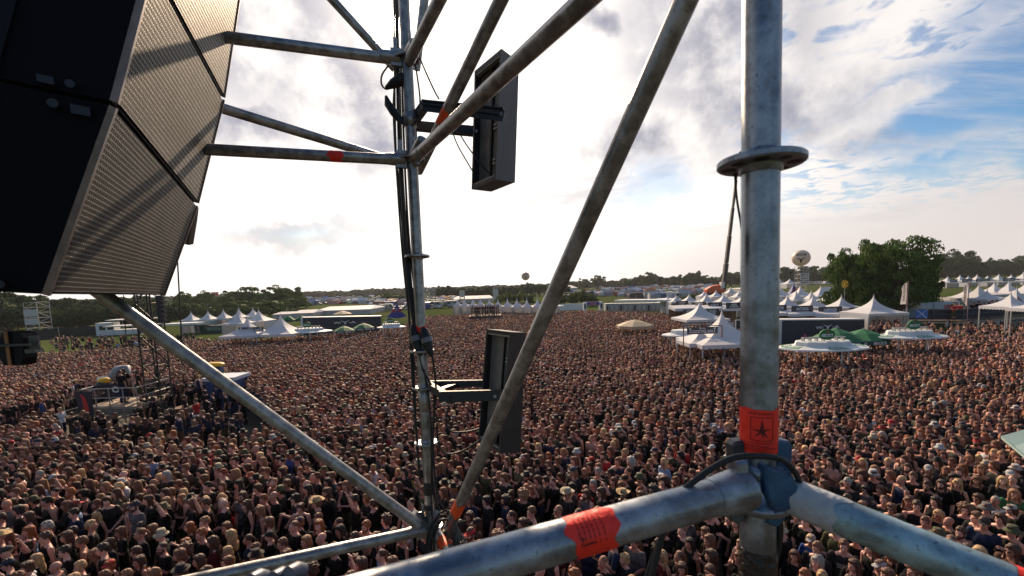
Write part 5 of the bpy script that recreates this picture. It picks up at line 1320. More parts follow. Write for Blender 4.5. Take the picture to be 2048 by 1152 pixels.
def pagoda(u, vt, ve, w, label, group, eave=2.6, walls=False, m=None):
    p, z = at(u, ve, eave); W_ = w / F * z; top = P(u, vt, z).z; x, y = p.x, p.y
    o = thing('pagoda_tent', (x, y, 0), label, 'tent', group); M_ = m or WHITEF
    t = pagoda_geo(W_, eave, top); t.v = [(a + x, b + y, c) for a, b, c in t.v]; t.build('roof', M_, o)
    t = MB(); h = W_ / 2 - .004
    for (a, b) in (((-h, -h), (h, -h)), ((h, -h), (h, h)), ((h, h), (-h, h)), ((-h, h), (-h, -h))):
        n = 10; q = [(lerp(a[0], b[0], i / n) + x, lerp(a[1], b[1], i / n) + y) for i in range(n + 1)]
        for i in range(n): t.add([(q[i][0], q[i][1], eave), (q[i + 1][0], q[i + 1][1], eave), (q[i + 1][0], q[i + 1][1], eave - .22), ((q[i][0] + q[i + 1][0]) / 2, (q[i][1] + q[i + 1][1]) / 2, eave - .30), (q[i][0], q[i][1], eave - .22)], [(0, 1, 2, 3, 4)])
    t.build('valance', M_, o)
    for sx in (-1, 1):
        for sy in (-1, 1):
            t = MB(); t.tube([(x + sx * (h - .06), y + sy * (h - .06), 0), (x + sx * (h - .06), y + sy * (h - .06), eave)], .05, 8); t.build('leg', POLEM, o)
    t = MB(); t.tube([(x, y, top - .35), (x, y, top + .18)], .03, 6); t.build('mast_tip', POLEM, o)
    if walls:
        t = MB(); t.box((x, y + h - .02, eave / 2), (2 * h, .02, eave)); t.box((x - h + .02, y, eave / 2), (.02, 2 * h - .2, eave)); t.box((x + h - .02, y, eave / 2), (.02, 2 * h - .2, eave)); t.build('side_wall', M_, o)
    return o, x, y, z, W_, top
def pagodas(lst, where, group, eave=2.6, walls=True):
    lst = sorted(lst); out = []
    for i, (u, vt, ve, w) in enumerate(lst): out.append(pagoda(u, vt, ve, w, f'white peaked tent, {ordinal(i)} {where}', group, eave, walls))
    return out
pagodas([(383, 622, 640, 30), (417, 620.5, 638, 30), (448, 617.5, 636, 28), (479, 614.5, 634, 26), (507, 614.5, 631, 24)], 'from the left before the left trees', 'back row of left tents')
pagodas([(478, 621, 646, 44), (519, 617.5, 641, 46)], 'behind the left cocktail banner from the left', 'tents behind the left cocktail stall')
pagodas([(416, 608, 616, 14), (437, 611, 617, 14)], 'of the tiny pair before the left trees', 'tiny tents before the left trees')
pagodas([(915, 596, 611, 17), (929, 596, 611, 17), (946, 595.5, 612, 21), (961, 595.5, 612, 22), (979, 595.5, 612, 24), (996, 596, 611.5, 18), (1015, 595, 612.5, 22), (1034, 595, 613, 22), (1054, 594.5, 613, 20), (1075, 594.5, 613, 22), (1093, 597, 613, 20), (1108, 597, 613, 20)], 'from the left in the middle row', 'middle row of tents', eave=3.0)
# white counter roofs under the middle row
a_, z_ = at(920, 614.5, 2.6)
def longbox(name, u0, u1, v, h, hh, dep, m, label, cat, v1=None, par=None):
    a, _ = at(u0, v, h); b, _ = at(u1, v if v1 is None else v1, h); t = MB(); d = (b - a); n = Vector((-d.y, d.x, 0)).normalized()
    if n.y < 0: n = -n
    t.hexa([a, b, b + n * dep, a + n * dep], [q + ZA * hh for q in (a, b, b + n * dep, a + n * dep)])
    if par: return t.build(name, m, par)
    return tmesh(t, name, m, label, cat)
longbox('counter_roof', 908, 1120, 616, 2.3, .25, 2.5, WHITE, 'long flat white counter roof under the middle row of tents', 'stall roof', 614)
for i, (u0, u1) in enumerate(((915, 932), (934, 950), (1010, 1030), (1034, 1050), (1078, 1098))):
    p, z = at(u0, 615, 2.4); t = MB(); wd = (u1 - u0) / F * z; t.box((p.x + wd / 2, p.y - .4, 3.0), (wd, .06, .9)); t.build
    s_ = thing('sign_board', (p.x + wd / 2, p.y - .4, 2.5), f'small dark sign board, {ordinal(i)} from the left on the middle stalls', 'sign', 'dark sign boards on the middle stalls'); t.build('board', DARKB, s_)
    q = MB(); letter(q, ('STEAK', 'BROT', 'ASIA', 'GRILL', 'PIZZA')[i], (p.x + wd / 2, p.y - .436, 3.0), XA, ZA, wd * .7, .45, .03); q.build('lettering', LETW, s_)
CR = [(1378, 587, 603, 36), (1412.5, 585.5, 604.5, 42), (1447, 587, 605, 44), (1484, 588, 606, 44), (1530, 588, 609, 44)]
pagodas(CR, 'in the row just left of the near upright', 'right food row, back tents')
pagodas([(1461, 572.5, 586, 24), (1486, 574, 588, 26), (1560, 570.5, 592, 44), (1600, 570.5, 592, 46), (1641, 571.5, 592, 44), (1520, 571, 592, 44)], 'in the upper row around the near upright', 'upper row of right tents')
pagodas([(1560, 557.5, 567, 20), (1579, 556.5, 567.5, 28)], 'on the slope left of the balloon tower', 'tents left of the balloon tower')
pagodas([(1574, 589, 613, 50), (1625, 590.5, 613.5, 54), (1682, 590.5, 614, 54)], 'above the hot dog and burger signs', 'food row tents right of the near upright')
pagoda(1746, 591, 624, 78, 'white peaked tent behind the pizza sign, beside the big trees', 'food row tents right of the near upright', walls=True)
pagoda(1399, 602.5, 636, 84, 'white peaked tent between two black neck steak signs', 'right food row, front tents')
pagodas([(1895, 552, 563, 24), (1919.5, 549, 561, 22), (1936, 551, 561, 18), (1953.5, 548, 560, 22), (1975, 550, 560, 18), (1997, 547, 559, 22), (2022, 548, 558, 18), (2046, 543, 557, 24)], 'on the slope at the far right edge', 'tents on the far right slope')
pagodas([(1956, 567.5, 596, 56), (1987.5, 564, 585, 44), (2016, 562, 585, 46), (2050, 563, 586, 44)], 'behind the right viewing platform', 'tents behind the right viewing platform', eave=3.2)
pagodas([(2020, 585, 612, 62), (2062, 600, 616, 50)], 'standing directly on the right viewing platform', 'tents on the right viewing platform', eave=3.6, walls=False)
# big tents of the two cocktail stalls
def wood_frame(o, u0, u1, v0, v1, z, m):
    t = MB(); a, b = P(u0, v0, z), P(u1, v0, z); t.beam(a, b, .06, .06)
    for q in (a, b): t.beam(q, (q.x, q.y, 0), .06, .06, up=(0, 1, 0))
    t.build('post_frame', m, o)
def skull_geo(t, c, w, h, mi=0, th=None):
    """horned bull skull silhouette; c centre; in the x-z plane"""
    c = Vector(c)
    def q(x, y): return c + XA * (x * w / 2) + ZA * (y * h / 2)
    t.add([q(*p) for p in [(-.28, .28), (.28, .28), (.34, .0), (.20, -.2), (.17, -.7), (.08, -.98), (-.08, -.98), (-.17, -.7), (-.20, -.2), (-.34, .0)]], [tuple(range(10))[::-1]], mi)
    for s_ in (-1, 1):
        L_ = [(.25, .28), (.55, .30), (.80, .42), (.92, .66), (.90, 1.0), (.80, .74), (.66, .58), (.48, .52), (.22, .50)]
        t.add([q(s_ * x, y) for x, y in L_], [tuple(range(9))], mi)
        t.add([q(s_ * x, y) for x, y in [(.30, .20), (.52, .05), (.34, -.02)]], [(0, 1, 2)], mi)
def woa(t, c, w, h, mi=0):
    c = Vector(c); letter(t, 'W:', c - XA * w * .33, XA, ZA, w * .32, h * .55, .03, mi); letter(t, ':A', c + XA * w * .33, XA, ZA, w * .30, h * .55, .03, mi); skull_geo(t, c + ZA * h * .05, w * .34, h * 1.1, mi)
def cocktail(u, vt, ve, w, su0, su1, sv0, sv1, label, lab2, group, fr=None):
    o, x, y, z, W_, top = pagoda(u, vt, ve, w, label, group, walls=False)
    zs = z - W_ * .30
    s_ = thing('banner_sign', P((su0 + su1) / 2, sv1, zs), lab2, 'sign')
    a, b = P(su0, (sv0 + sv1) / 2, zs), P(su1, (sv0 + sv1) / 2, zs); hh = (sv1 - sv0) / F * zs; wd = (b - a).length; c = (a + b) / 2
    t = MB(); t.box(c, (wd, .04, hh)); t.build('board', mat('washed_banner', (0.10, 0.095, 0.10), .7, var=.15, vs=4), s_)
    q = MB(); f_ = Vector((0, -.024, 0)); letter(q, 'COCKTAIL BAR', c + f_ - ZA * hh * .12, XA, ZA, wd * .72, hh * .42, .03); letter(q, 'W:O:A', c + f_ + ZA * hh * .30, XA, ZA, wd * .22, hh * .24, .03)
    for sg in (-1, 1):
        q.add([c + f_ + XA * (sg * wd * .40 + dx * hh * .2) + ZA * dz * hh * .38 for dx, dz in ((-1, 1), (1, 1), (.15, 0), (.5, -1), (-.5, -1), (-.15, 0))], [(0, 1, 2, 3, 4, 5)])
    q.build('lettering', LETW, s_)
    if fr: wood_frame(s_, *fr, zs, RUST)
    return o, x, y, z
cocktail(1443, 620, 680, 134, 1374, 1435, 654, 668, 'large white concave pagoda tent of the right cocktail stall', 'faded cocktail stall banner with two glasses on a rusty post frame, right', 'cocktail stall tents', (1367, 1444, 651, 700))
pagoda(1400, 655, 682, 70, 'low white tent roof in front of the right cocktail stall banner', 'cocktail stall tents')
cocktail(563.5, 627.5, 665, 78, 477, 527, 654, 664, 'large white concave pagoda tent of the left cocktail stall', 'faded cocktail stall banner with two glasses, left', 'cocktail stall tents')
pagoda(497, 632, 668, 74, 'white peaked tent over the left cocktail stall banner', 'cocktail stall tents')
def signboard(u0, u1, v0, v1, z, txt, label, group=None, m=None, icons=True, lm=None, hk=.5, posts=False):
    a, b = P(u0, (v0 + v1) / 2, z), P(u1, (v0 + v1) / 2, z); c = (a + b) / 2; wd = (b - a).length; hh = (v1 - v0) / F * z
    o = thing('sign_board', (c.x, c.y, c.z - hh / 2), label, 'sign', group)
    t = MB(); t.box(c, (wd, .05, hh)); t.build('board', m or DARKB, o)
    q = MB(); letter(q, txt, c + Vector((0, -.03, 0)), XA, ZA, wd * (.56 if icons else .8), hh * (hk if '\n' not in txt else .74), .03); q.build('lettering', lm or LETW, o)
    if icons:
        q = MB()
        for s_ in (-1, 1): skull_geo(q, c + Vector((s_ * wd * .40, -.03, 0)), wd * .10, hh * .55)
        q.build('skull_emblem', mat('ochre_print', (.35, .2, .08), .6), o)
    if posts:
        t = MB()
        for q_ in (a, b): t.tube([(q_.x, q_.y, 0), (q_.x, q_.y, c.z + hh / 2)], .04, 6)
        t.build('post', POLEM, o)
    return o
pagodas([(1352, 590, 603, 30), (1335, 592, 602, 22), (1432, 580, 593, 30), (1408, 581, 592, 24), (1478, 580, 594, 30)], 'of five small ones left of the near upright', 'scattered small tents left of the near upright')
pagodas([(1592, 580, 600, 34), (1622, 580, 600, 34), (1655, 581, 601, 34), (1552, 581, 600, 30)], 'of the middle line right of the near upright', 'middle line of tents right of the near upright')
pagodas([(1935, 571, 594, 44), (2032, 574, 600, 40), (1973, 578, 598, 36)], 'between the lorry and the right edge', 'tents between the lorry and the right edge', eave=3.2)
G1 = 'black food signs on the right stalls'
Z1 = at(1400, 626, 2.6)[1]
signboard(1366, 1395, 618.5, 630, Z1 - 2, 'WACKEN\nNACKEN', 'black neck steak sign left of its white tent peak', G1)
signboard(1412, 1438, 618, 630, Z1 - 2, 'WACKEN\nNACKEN', 'black neck steak sign right of its white tent peak', G1)
signboard(1352, 1376, 602, 609, 66, 'STEAK', 'small black sign at the left end of the right food row', G1)
signboard(1383, 1412, 604, 612, 64, 'CREPES', 'small black crepes sign in the back row', G1)
signboard(1416, 1444, 604.5, 614, 62, 'KÖFTE', 'small black meatball sign in the back row', G1)
signboard(1452, 1484, 605, 616.5, 60, 'ASIA\nCHINA', 'black asia food sign left of the near upright', G1)
signboard(1548, 1573, 610, 622, 57, 'CHICKEN', 'black sign just right of the near upright', G1)
signboard(1583, 1626, 611.5, 624, 56, 'HOT DOG', 'black hot dog sign in the right food row', G1)
signboard(1637, 1684, 613.5, 626, 56, 'HAMBURGER', 'black hamburger sign in the right food row', G1)
signboard(1698, 1750, 614.5, 628.5, 54, 'PIZZA\nCALZONE', 'black pizza calzone sign left of the big trees', G1)
for i, (u0, u1, t_) in enumerate(((1900, 1915, 'BURRITO'), (1924, 1944, 'SANDWICH'), (1952, 1980, 'BRATWURST'), (2006, 2030, 'GYROS'))):
    signboard(u0, u1, 558.5 - i * .8, 564.5 - i * .8, 120, t_, f'tiny dark sign, {ordinal(i)} from the left on the far right slope', 'tiny signs on the far right slope', icons=False)
# stall fascias and interiors of the right food row
BROWN = mat('stall_interior', (0.16, 0.11, 0.07), .8, var=.3, vs=3)
def stall(u0, u1, v, z, label):
    a = P(u0, v, z); b = P(u1, v, z); w = (b - a).length; c = (a + b) / 2
    o = thing('food_stall', (c.x, c.y + 1.2, 0), label, 'food stall', 'food stalls of the right row')
    t = MB(); t.hexa([Vector((a.x, a.y, c.z - .35)), Vector((b.x, a.y, c.z - .35)), Vector((b.x, a.y + 2.6, c.z - .1)), Vector((a.x, a.y + 2.6, c.z - .1))], [Vector((a.x, a.y + .1, c.z)), Vector((b.x, a.y + .1, c.z)), Vector((b.x, a.y + 2.6, c.z + .3)), Vector((a.x, a.y + 2.6, c.z + .3))]); t.build('awning', WHITEF, o)
    t = MB(); t.box((c.x, a.y + 2.4, (c.z - .2) / 2), (w, .1, c.z - .2)); t.build('back_wall', BROWN, o)
    t = MB(); t.box((c.x, a.y + .5, .55), (w, .5, 1.1)); t.build('counter', WHITE, o)
    t = MB(); R0 = random.Random(int(u0))
    for k in range(7): t.box((a.x + w * (k + .5) / 7, a.y + .5, 1.2 + R0.uniform(0, .1)), (w * .08, .3, R0.uniform(.15, .5)))
    t.build('goods', mat('ochre_goods', (.40, .22, .08), .7, var=.4, vs=2), o)
    return o
for i, (u0, u1) in enumerate(((1350, 1404), (1404, 1446), (1448, 1490))): stall(u0, u1, 616.5, 60, f'white fronted stall, {ordinal(i)} from the left behind the neck steak tent')
for i, (u0, u1) in enumerate(((1548, 1577), (1579, 1632), (1634, 1690), (1693, 1762))): stall(u0, u1, 626 + i * 1.0, 55 - i * .4, f'white fronted stall, {ordinal(i)} one right of the near upright')
longbox('long_roof', 1875, 2120, 567, 3.0, .35, 6, WHITE, 'long flat white roof on the far right slope', 'stall roof', 563)
# flat white roofs right of the pizza tent
t = MB(); a, z = at(1760, 632, 2.4)
pz = P(1798, 640, 52)
t = MB(); a = P(1762, 630, 53); b = P(1800, 634, 53); t.hexa([Vector((a.x, a.y, 0)), Vector((b.x, b.y, 0)), Vector((b.x, b.y + 3, 0)), Vector((a.x, a.y + 3, 0))], [a, b, b + Vector((0, 3, 0)), a + Vector((0, 3, 0))]); tmesh(t, 'tent_wall', WHITEF, 'plain white side tent right of the pizza sign', 'tent')
# ---------------------------------------------------------------- dark banner walls
def banner_wall(P0, P1, top0, top1, label, z0, z1, sticker):
    a, b = P(*P0, z0), P(*P1, z1); at_, bt = P(*top0, z0), P(*top1, z1)
    o = thing('banner_wall', (lerp(a, b, .5).x, lerp(a, b, .5).y, 0), label, 'banner wall', 'dark banner walls with horned skull')
    a0 = Vector((a.x, a.y, 0)); b0 = Vector((b.x, b.y, 0)); d = (b0 - a0); n = Vector((-d.y, d.x, 0)).normalized();
    if n.y < 0: n = -n
    t = MB(); t.hexa([a0, b0, b0 + n * 1.6, a0 + n * 1.6], [at_, bt, bt + n * 1.6, at_ + n * 1.6]); t.build('wall', DARKB, o)
    t = MB(); t.hexa([at_ - n * .03 - d.normalized() * .3, bt - n * .03, bt + n * 1.7, at_ + n * 1.7 - d.normalized() * .3], [q + ZA * .12 for q in (at_ - n * .03 - d.normalized() * .3, bt - n * .03, bt + n * 1.7, at_ + n * 1.7 - d.normalized() * .3)]); t.build('cornice', WHITE, o)
    t = MB(); e = a0 - d.normalized() * .31; t.hexa([e, a0 - d.normalized() * .01, a0 + n * 1.6, e + n * 1.6], [q + ZA * (at_.z - .01) for q in (e, a0 - d.normalized() * .01, a0 + n * 1.6, e + n * 1.6)]); t.build('end_post', WHITE, o)
    H = (at_.z + bt.z) / 2; c = a0 + d * .54 + ZA * (H * .66) - n * .02; w = d.length
    t = MB(); woa(t, Vector((0, 0, 0)), w * .30, H * .26); dd = d.normalized()
    t.v = [tuple(c + dd * x + ZA * z_ - n * .01) for x, y, z_ in t.v]; t.build('emblem', LETW, o)
    t = MB(); c2 = a0 + d * .27 + ZA * (H * .30) - n * .02
    letter(t, '8', c2, dd, ZA, w * .042, H * .22, .06); t.build('pink_figure', mat('pink_print', (.6, .06, .22), .6), o)
    return o
banner_wall((1563, 690), (1729, 676), (1563, 641), (1729, 639.5), 'dark blue banner wall with pale horned skull and letters, right of the near upright', 47, 49, 1)
banner_wall((607, 662), (761, 656), (607, 636), (761, 633), 'dark blue banner wall with pale horned skull and letters, left of the far upright', 76, 78, 1)
t = MB(); a = P(1471, 640, 47); t.box((a.x + .9, a.y, a.z - 1.0), (1.9, .5, 1.9)); o = tmesh(t, 'loudspeaker_box', BLACKM, 'dark box with white frame just left of the near upright', 'loudspeaker'); 
t = MB(); t.beam((a.x - .1, a.y - .27, a.z), (a.x + 1.9, a.y - .27, a.z), .05, .1); t.beam((a.x - .1, a.y - .27, a.z - 1.9), (a.x - .1, a.y - .27, a.z), .1, .05, up=(0, 1, 0)); t.build('frame', WHITE, o)
# ---------------------------------------------------------------- green parasols and bar roofs
def parasol(u, vt, ve, w, label, m, group, txt=None, n=8, name='parasol', eave=2.35):
    p, z = at(u, ve, eave); R_ = w / F * z / 2; top = P(u, vt, z).z; x, y = p.x, p.y
    o = thing(name, (x, y, 0), label, 'parasol', group)
    t = MB(); ring = [(x + R_ * math.cos(2 * math.pi * (k + .5) / n), y + R_ * math.sin(2 * math.pi * (k + .5) / n), eave) for k in range(n)]
    mid = [(x + R_ * .5 * math.cos(2 * math.pi * (k + .5) / n), y + R_ * .5 * math.sin(2 * math.pi * (k + .5) / n), lerp(eave, top, .58)) for k in range(n)]
    t.add(ring + mid + [(x, y, top)], [(k, (k + 1) % n, n + (k + 1) % n, n + k) for k in range(n)] + [(n + k, n + (k + 1) % n, 2 * n) for k in range(n)]); t.build('canopy', m, o)
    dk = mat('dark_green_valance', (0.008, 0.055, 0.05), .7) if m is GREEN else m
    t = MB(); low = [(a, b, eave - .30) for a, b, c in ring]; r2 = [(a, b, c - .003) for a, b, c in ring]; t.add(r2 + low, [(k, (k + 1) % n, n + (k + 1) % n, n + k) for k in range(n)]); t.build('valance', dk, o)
    if txt:
        q = MB()
        for k in range(n):
            a, b = Vector(ring[k]), Vector(ring[(k + 1) % n]); 
            if (a.y + b.y) / 2 > y + .2 * R_: continue
            c = (a + b) / 2 - ZA * .15; d = (b - a).normalized(); out = Vector((c.x - x, c.y - y, 0)).normalized()
            if d.x < 0: d = -d
            letter(q, txt, c + out * .012, d, ZA, (b - a).length * .7, .20, .03)
        q.build('lettering', LETW, o)
    t = MB(); t.tube([(x, y, 0), (x, y, top + .05)], .035, 8); t.build('pole', POLEM, o)
    for k in range(n):
        t = MB(); a = Vector(ring[k]); t.tube([Vector((x, y, lerp(eave, top, .35))), Vector((lerp(x, a.x, .5), lerp(y, a.y, .5), lerp(eave, top, .48)))], .015, 5); t.build('rib', POLEM, o)
    return o
parasol(1672, 655, 679, 100, "green parasol with white lettering, left one before the right banner wall", GREEN, 'green parasols', "BECK'S")
parasol(1726, 657, 677, 92, "green parasol with white lettering, right one before the right banner wall", GREEN, 'green parasols', "BECK'S")
parasol(688, 651.5, 660.5, 42, "green parasol with white lettering, left one before the left banner wall", GREEN, 'green parasols', "BECK'S")
parasol(727, 645.5, 655, 42, "green parasol with white lettering, right one before the left banner wall", GREEN, 'green parasols', "BECK'S")
parasol(577, 631, 640, 26, "small green parasol behind the left cocktail tents, left one", GREEN, 'green parasols')
parasol(603, 630.5, 638, 26, "small green parasol behind the left cocktail tents, right one", GREEN, 'green parasols')
CREAM = mat('cream_canvas', (.52, .43, .30), .7, transl=.25, var=.05, vs=2)
parasol(1270, 638.5, 650, 74, 'wide cream parasol rising from the crowd, right of the long diagonal', CREAM, 'cream parasols')
parasol(685, 621.5, 627.5, 36, 'cream parasol above the left dark banner wall', CREAM, 'cream parasols')
parasol(1600, 574, 583, 20, 'orange and pale parasol on the slope behind the near upright', mat('orange_canvas', (.5, .12, .03), .7), 'cream parasols')
def bar_roof(u, v, w, label, h=2.55, sign=True, txt="BECK'S", ratio=.62, green=True):
    p, z = at(u, v, h); R_ = w / F * z / 2; x, y = p.x, p.y; o = thing('bar_roof', (x, y, 0), label, 'bar', 'round bars with white roofs'); n = 10
    dy = ratio
    def ring(r, zz): return [(x + r * R_ * math.cos(2 * math.pi * k / n), y + dy * r * R_ * math.sin(2 * math.pi * k / n), zz) for k in range(n)]
    t = MB(); A, B, C_, D_ = ring(1, h - .05), ring(.98, h + .03), ring(.62, h + .16), ring(.60, h + .36)
    E_ = ring(.58, h + .40)
    t.add(A + B + C_ + D_ + E_, [(i * n + k, i * n + (k + 1) % n, (i + 1) * n + (k + 1) % n, (i + 1) * n + k) for i in range(4) for k in range(n)] + [tuple(range(4 * n, 5 * n)), tuple(range(n))[::-1]]); t.build('roof', mat('white_roof_sheet', (.62, .66, .66), .6, var=.06, vs=2), o)
    if green:
        g = MB()
        for k in (4, 5, 7, 9):
            a, b, c, d = [Vector(q[i]) for q, i in ((B, k), (B, (k + 1) % n), (C_, (k + 1) % n), (C_, k))]; nn = (b - a).cross(d - a).normalized(); nn = nn if nn.z > 0 else -nn
            g.quad(*[lerp(lerp(a, b, s_), lerp(d, c, s_), r_) + nn * .012 for s_, r_ in ((.08, .15), (.92, .15), (.85, .8), (.15, .8))])
            letter(g, 'BECKS', lerp(lerp(a, b, .5), lerp(d, c, .5), .5) + nn * .02, (b - a), (d - a), (b - a).length * .5, (d - a).length * .35, .02, mi=1)
        g.build('printed_panel', [mat('green_print', (.03, .22, .10), .6), LETW], o)
    for k in range(0, n, 2):
        t = MB(); q = ring(.6, 0)[k]; t.tube([q, (q[0], q[1], h + .1)], .05, 6); t.build('post', WHITE, o)
    t = MB(); q = ring(.62, 0); t.add(ring(.62, 0) + ring(.62, 1.1), [(k, (k + 1) % n, n + (k + 1) % n, n + k) for k in range(n)] + [tuple(range(n, 2 * n))]); t.build('counter', GREEND, o)
    if sign:
        t = MB(); zz = h + .40
        for s_ in (-1, 1): t.beam((x - R_ * .45, y - .1 + s_ * .15, zz + .22), (x + R_ * .45, y - .1 + s_ * .15, zz + .22), .05, .05)
        for k in range(7): t.beam((x + R_ * (-.45 + .15 * k), y, zz), (x + R_ * (-.45 + .15 * k), y, zz + .24), .05, .3, up=(0, 1, 0))
        t.build('rail', GREY, o)
        c = Vector((x, y - .35, zz + .42)); t = MB(); t.v = []; m_ = 24
        t.add([c + Vector((.46 * math.cos(2 * math.pi * k / m_), dy_, (.33 * math.sin(2 * math.pi * k / m_)))) for dy_ in (-.05, .05) for k in range(m_)], [tuple(range(m_)), tuple(range(m_, 2 * m_))[::-1]] + [(k, (k + 1) % m_, m_ + (k + 1) % m_, m_ + k) for k in range(m_)])
        sg = t.build('oval_sign', GREEN, o); q = MB(); letter(q, txt, c + Vector((0, -.06, -.04)), XA, ZA, .68, .18, .03); q.box(c + Vector((0, -.055, .20)), (.10, .004, .10), mi=1); q.build('lettering', [LETW, mat('red_print', (.5, .03, .03), .6)], sg)
    return o
bar_roof(1645, 694, 176, 'wide white bar roof with an oval green sign, below the right banner wall')
bar_roof(1818, 672, 140, 'wide white bar roof with an oval green sign, right of the green parasols')
bar_roof(1372, 669, 100, 'plain white bar roof left of the right cocktail tent', sign=False, green=False)
bar_roof(618, 663, 96, 'white bar roof with a sign right of the left cocktail tent', green=False)
bar_roof(783, 654, 60, 'white bar roof with a sign right of the left banner wall', green=False)
# ---------------------------------------------------------------- star shaped shade tents
def star_tent(u, v0, v1, w, label, vb):
    b = G(u, vb); z = proj(b)[2]; Wd = w / F * z; c = P(u, (v0 + v1) / 2, z); H = (v1 - v0) / F * z
    o = thing('star_tent', (c.x, c.y, 0), label, 'shade tent', 'blue star shaped shade tents'); t = MB(); base = Vector((c.x, c.y, c.z))
    tip = base + ZA * H / 2; L_ = base + Vector((-Wd / 2, -1.0, -H / 2)); R_ = base + Vector((Wd / 2, -1.0, -H / 2)); l = base + Vector((-Wd * .18, -.5, -H * .02)); r = base + Vector((Wd * .18, -.5, -H * .02)); Bk = base + Vector((0, 3.5, -H / 2)); m_ = base + Vector((0, -.9, -H * .30)); low = base + Vector((.1, -1.2, -H * .62))
    t.add([tip, l, L_, m_, low, R_, r, Bk], [(0, 1, 3, 6), (1, 2, 3), (3, 2, 4), (3, 4, 5), (6, 3, 5), (0, 7, 1), (1, 7, 2), (0, 6, 7), (6, 5, 7)]); t.build('canopy', mat('blue_canvas', (0.02, 0.045, 0.24), .6, var=.08, vs=2), o)
    q = MB(); f_ = Vector((0, -1.05, 0))
    for s_ in (-1, 1):   # two red horned shapes facing each other with a yellow sun
        pts = [(s_ * x * Wd, z_ * H) for x, z_ in ((.05, -.02), (.10, .05), (.17, .04), (.24, -.06), (.30, -.20), (.26, -.22), (.20, -.13), (.16, -.10), (.12, -.20), (.10, -.09))]
        q.add([base + f_ + XA * a + ZA * b_ for a, b_ in pts], [tuple(range(10)) if s_ < 0 else tuple(range(10))[::-1]], 0)
    q.add([base + f_ + Vector((.045 * Wd * math.cos(k * math.pi / 6), -.01, .045 * Wd * math.sin(k * math.pi / 6) + H * .06)) for k in range(12)], [tuple(range(12))], 1)
    q.build('emblem', [mat('red_print', (.5, .03, .03), .6), mat('yellow_print', (.7, .45, .02), .6)], o)
    t = MB(); t.tube([(c.x, c.y + .3, 0), (c.x, c.y + .3, tip.z - .1)], .05, 6)
    for e in (L_, R_): t.tube([(e.x, e.y, 0), e], .03, 6)
    t.build('pole', POLEM, o); t = MB(); t.tube([L_, L_ + Vector((-Wd * .1, -.5, -L_.z))], .02, 5); t.tube([tip, base + Vector((-Wd * .75, -1.5, -c.z + .1))], .02, 5); t.build('guy_rope', WHITE, o)
star_tent(795, 607, 633, 40, 'blue star shaped shade tent with red emblem, left of the far upright', 648)
star_tent(1587, 568, 590, 26, 'blue star shaped shade tent with red emblem on the right slope', 600)
# ---------------------------------------------------------------- balloons
def balloon(u, v, r, z, label, tether):
    c = P(u, v, z); R_ = r / F * z; o = thing('balloon', c, label, 'balloon', 'round pale balloons'); t = MB(); t.ell(c, (R_, R_, R_ * .97), 32, 20); t.build('envelope', mat('cream_balloon', (.72, .60, .50), .5, transl=.2), o)
    q = MB(); q.v = []; letter(q, 'W:O:A', (0, 0, R_ * .38), XA, ZA, R_ * 1.15, R_ * .30, .03); skull_geo(q, (0, 0, -R_ * .25), R_ * .95, R_ * .75)
    # subdivide by projecting onto the sphere
    dirc = (CAM - c); dirc.z = 0; dirc.normalize(); sx = Vector((-dirc.y, dirc.x, 0)); 
    if sx.x < 0: sx = -sx
    q.v = [tuple(c + sx * x + ZA * zz + dirc * (math.sqrt(max(R_ * R_ - x * x - zz * zz, 0)) * 1.0 + R_ * .05)) for x, y, zz in q.v]; q.build('print', BLACK, o)
    t = MB(); t.tube([c - ZA * R_, tether], .04, 5); t.build('tether', BLACK, o)
balloon(1602, 516, 16.5, 148, 'larger pale balloon with skull print on top of the sign tower', P(1602, 540, 148))
bb = P(1052, 600, 200); balloon(1051, 552.5, 8.5, 200, 'smaller pale balloon with skull print floating over the middle trees', Vector((bb.x, bb.y, 0)))
def lattice(t, a, b, s_, n, r=.03, ax=None):
    a = Vector(a); b = Vector(b); x, y = XA * s_ / 2, Vector((0, 1, 0)) * s_ / 2
    for sx, sy in ((-1, -1), (1, -1), (1, 1), (-1, 1)): t.tube([a + x * sx + y * sy, b + x * sx + y * sy], r, 6)
    cs = [(-1, -1), (1, -1), (1, 1), (-1, 1)]
    for i in range(n):
        p, q = lerp(a, b, i / n), lerp(a, b, (i + 1) / n)
        for k in range(4):
            c, d = cs[k], cs[(k + 1) % 4]
            if (i + k) % 2: c, d = d, c
            t.tube([p + x * c[0] + y * c[1], q + x * d[0] + y * d[1]], r * .6, 5); t.tube([q + x * c[0] + y * c[1], q + x * d[0] + y * d[1]], r * .6, 5)
def lat_tower(u, vt, vb, w, label, n=8, panels=(), r=.05, name='scaffold_tower'):
    b = G(u, vb); z = proj(b)[2]; tp = P(u, vt, z).z; W_ = w / F * z; o = thing(name, b, label, 'tower'); t = MB(); lattice(t, b, (b.x, b.y, tp), W_, n, r); t.build('lattice', GREY, o)
    for (v0, v1, txt, m) in panels:
        za, zb = P(u, v0, z).z, P(u, v1, z).z; t = MB(); c = Vector((b.x, b.y - W_ / 2 - .1, (za + zb) / 2)); t.box(c, (W_ * 1.05, .08, za - zb)); pn = t.build('sign_panel', m, o)
        if txt: q = MB(); letter(q, txt, c - Vector((0, .045, 0)), XA, ZA, W_ * .8, (za - zb) * .5, .03); q.build('lettering', BLACK, pn)
    return o
PALE = mat('pale_panel', (.5, .5, .5), .6)
lat_tower(1602, 533, 595, 17, 'tall scaffold tower with white sign panels carrying the larger balloon', 8, ((547, 553, 'METAL', PALE), (554, 560, 'MARKET', PALE), (562, 568, 'MARKET', PALE)), .08)
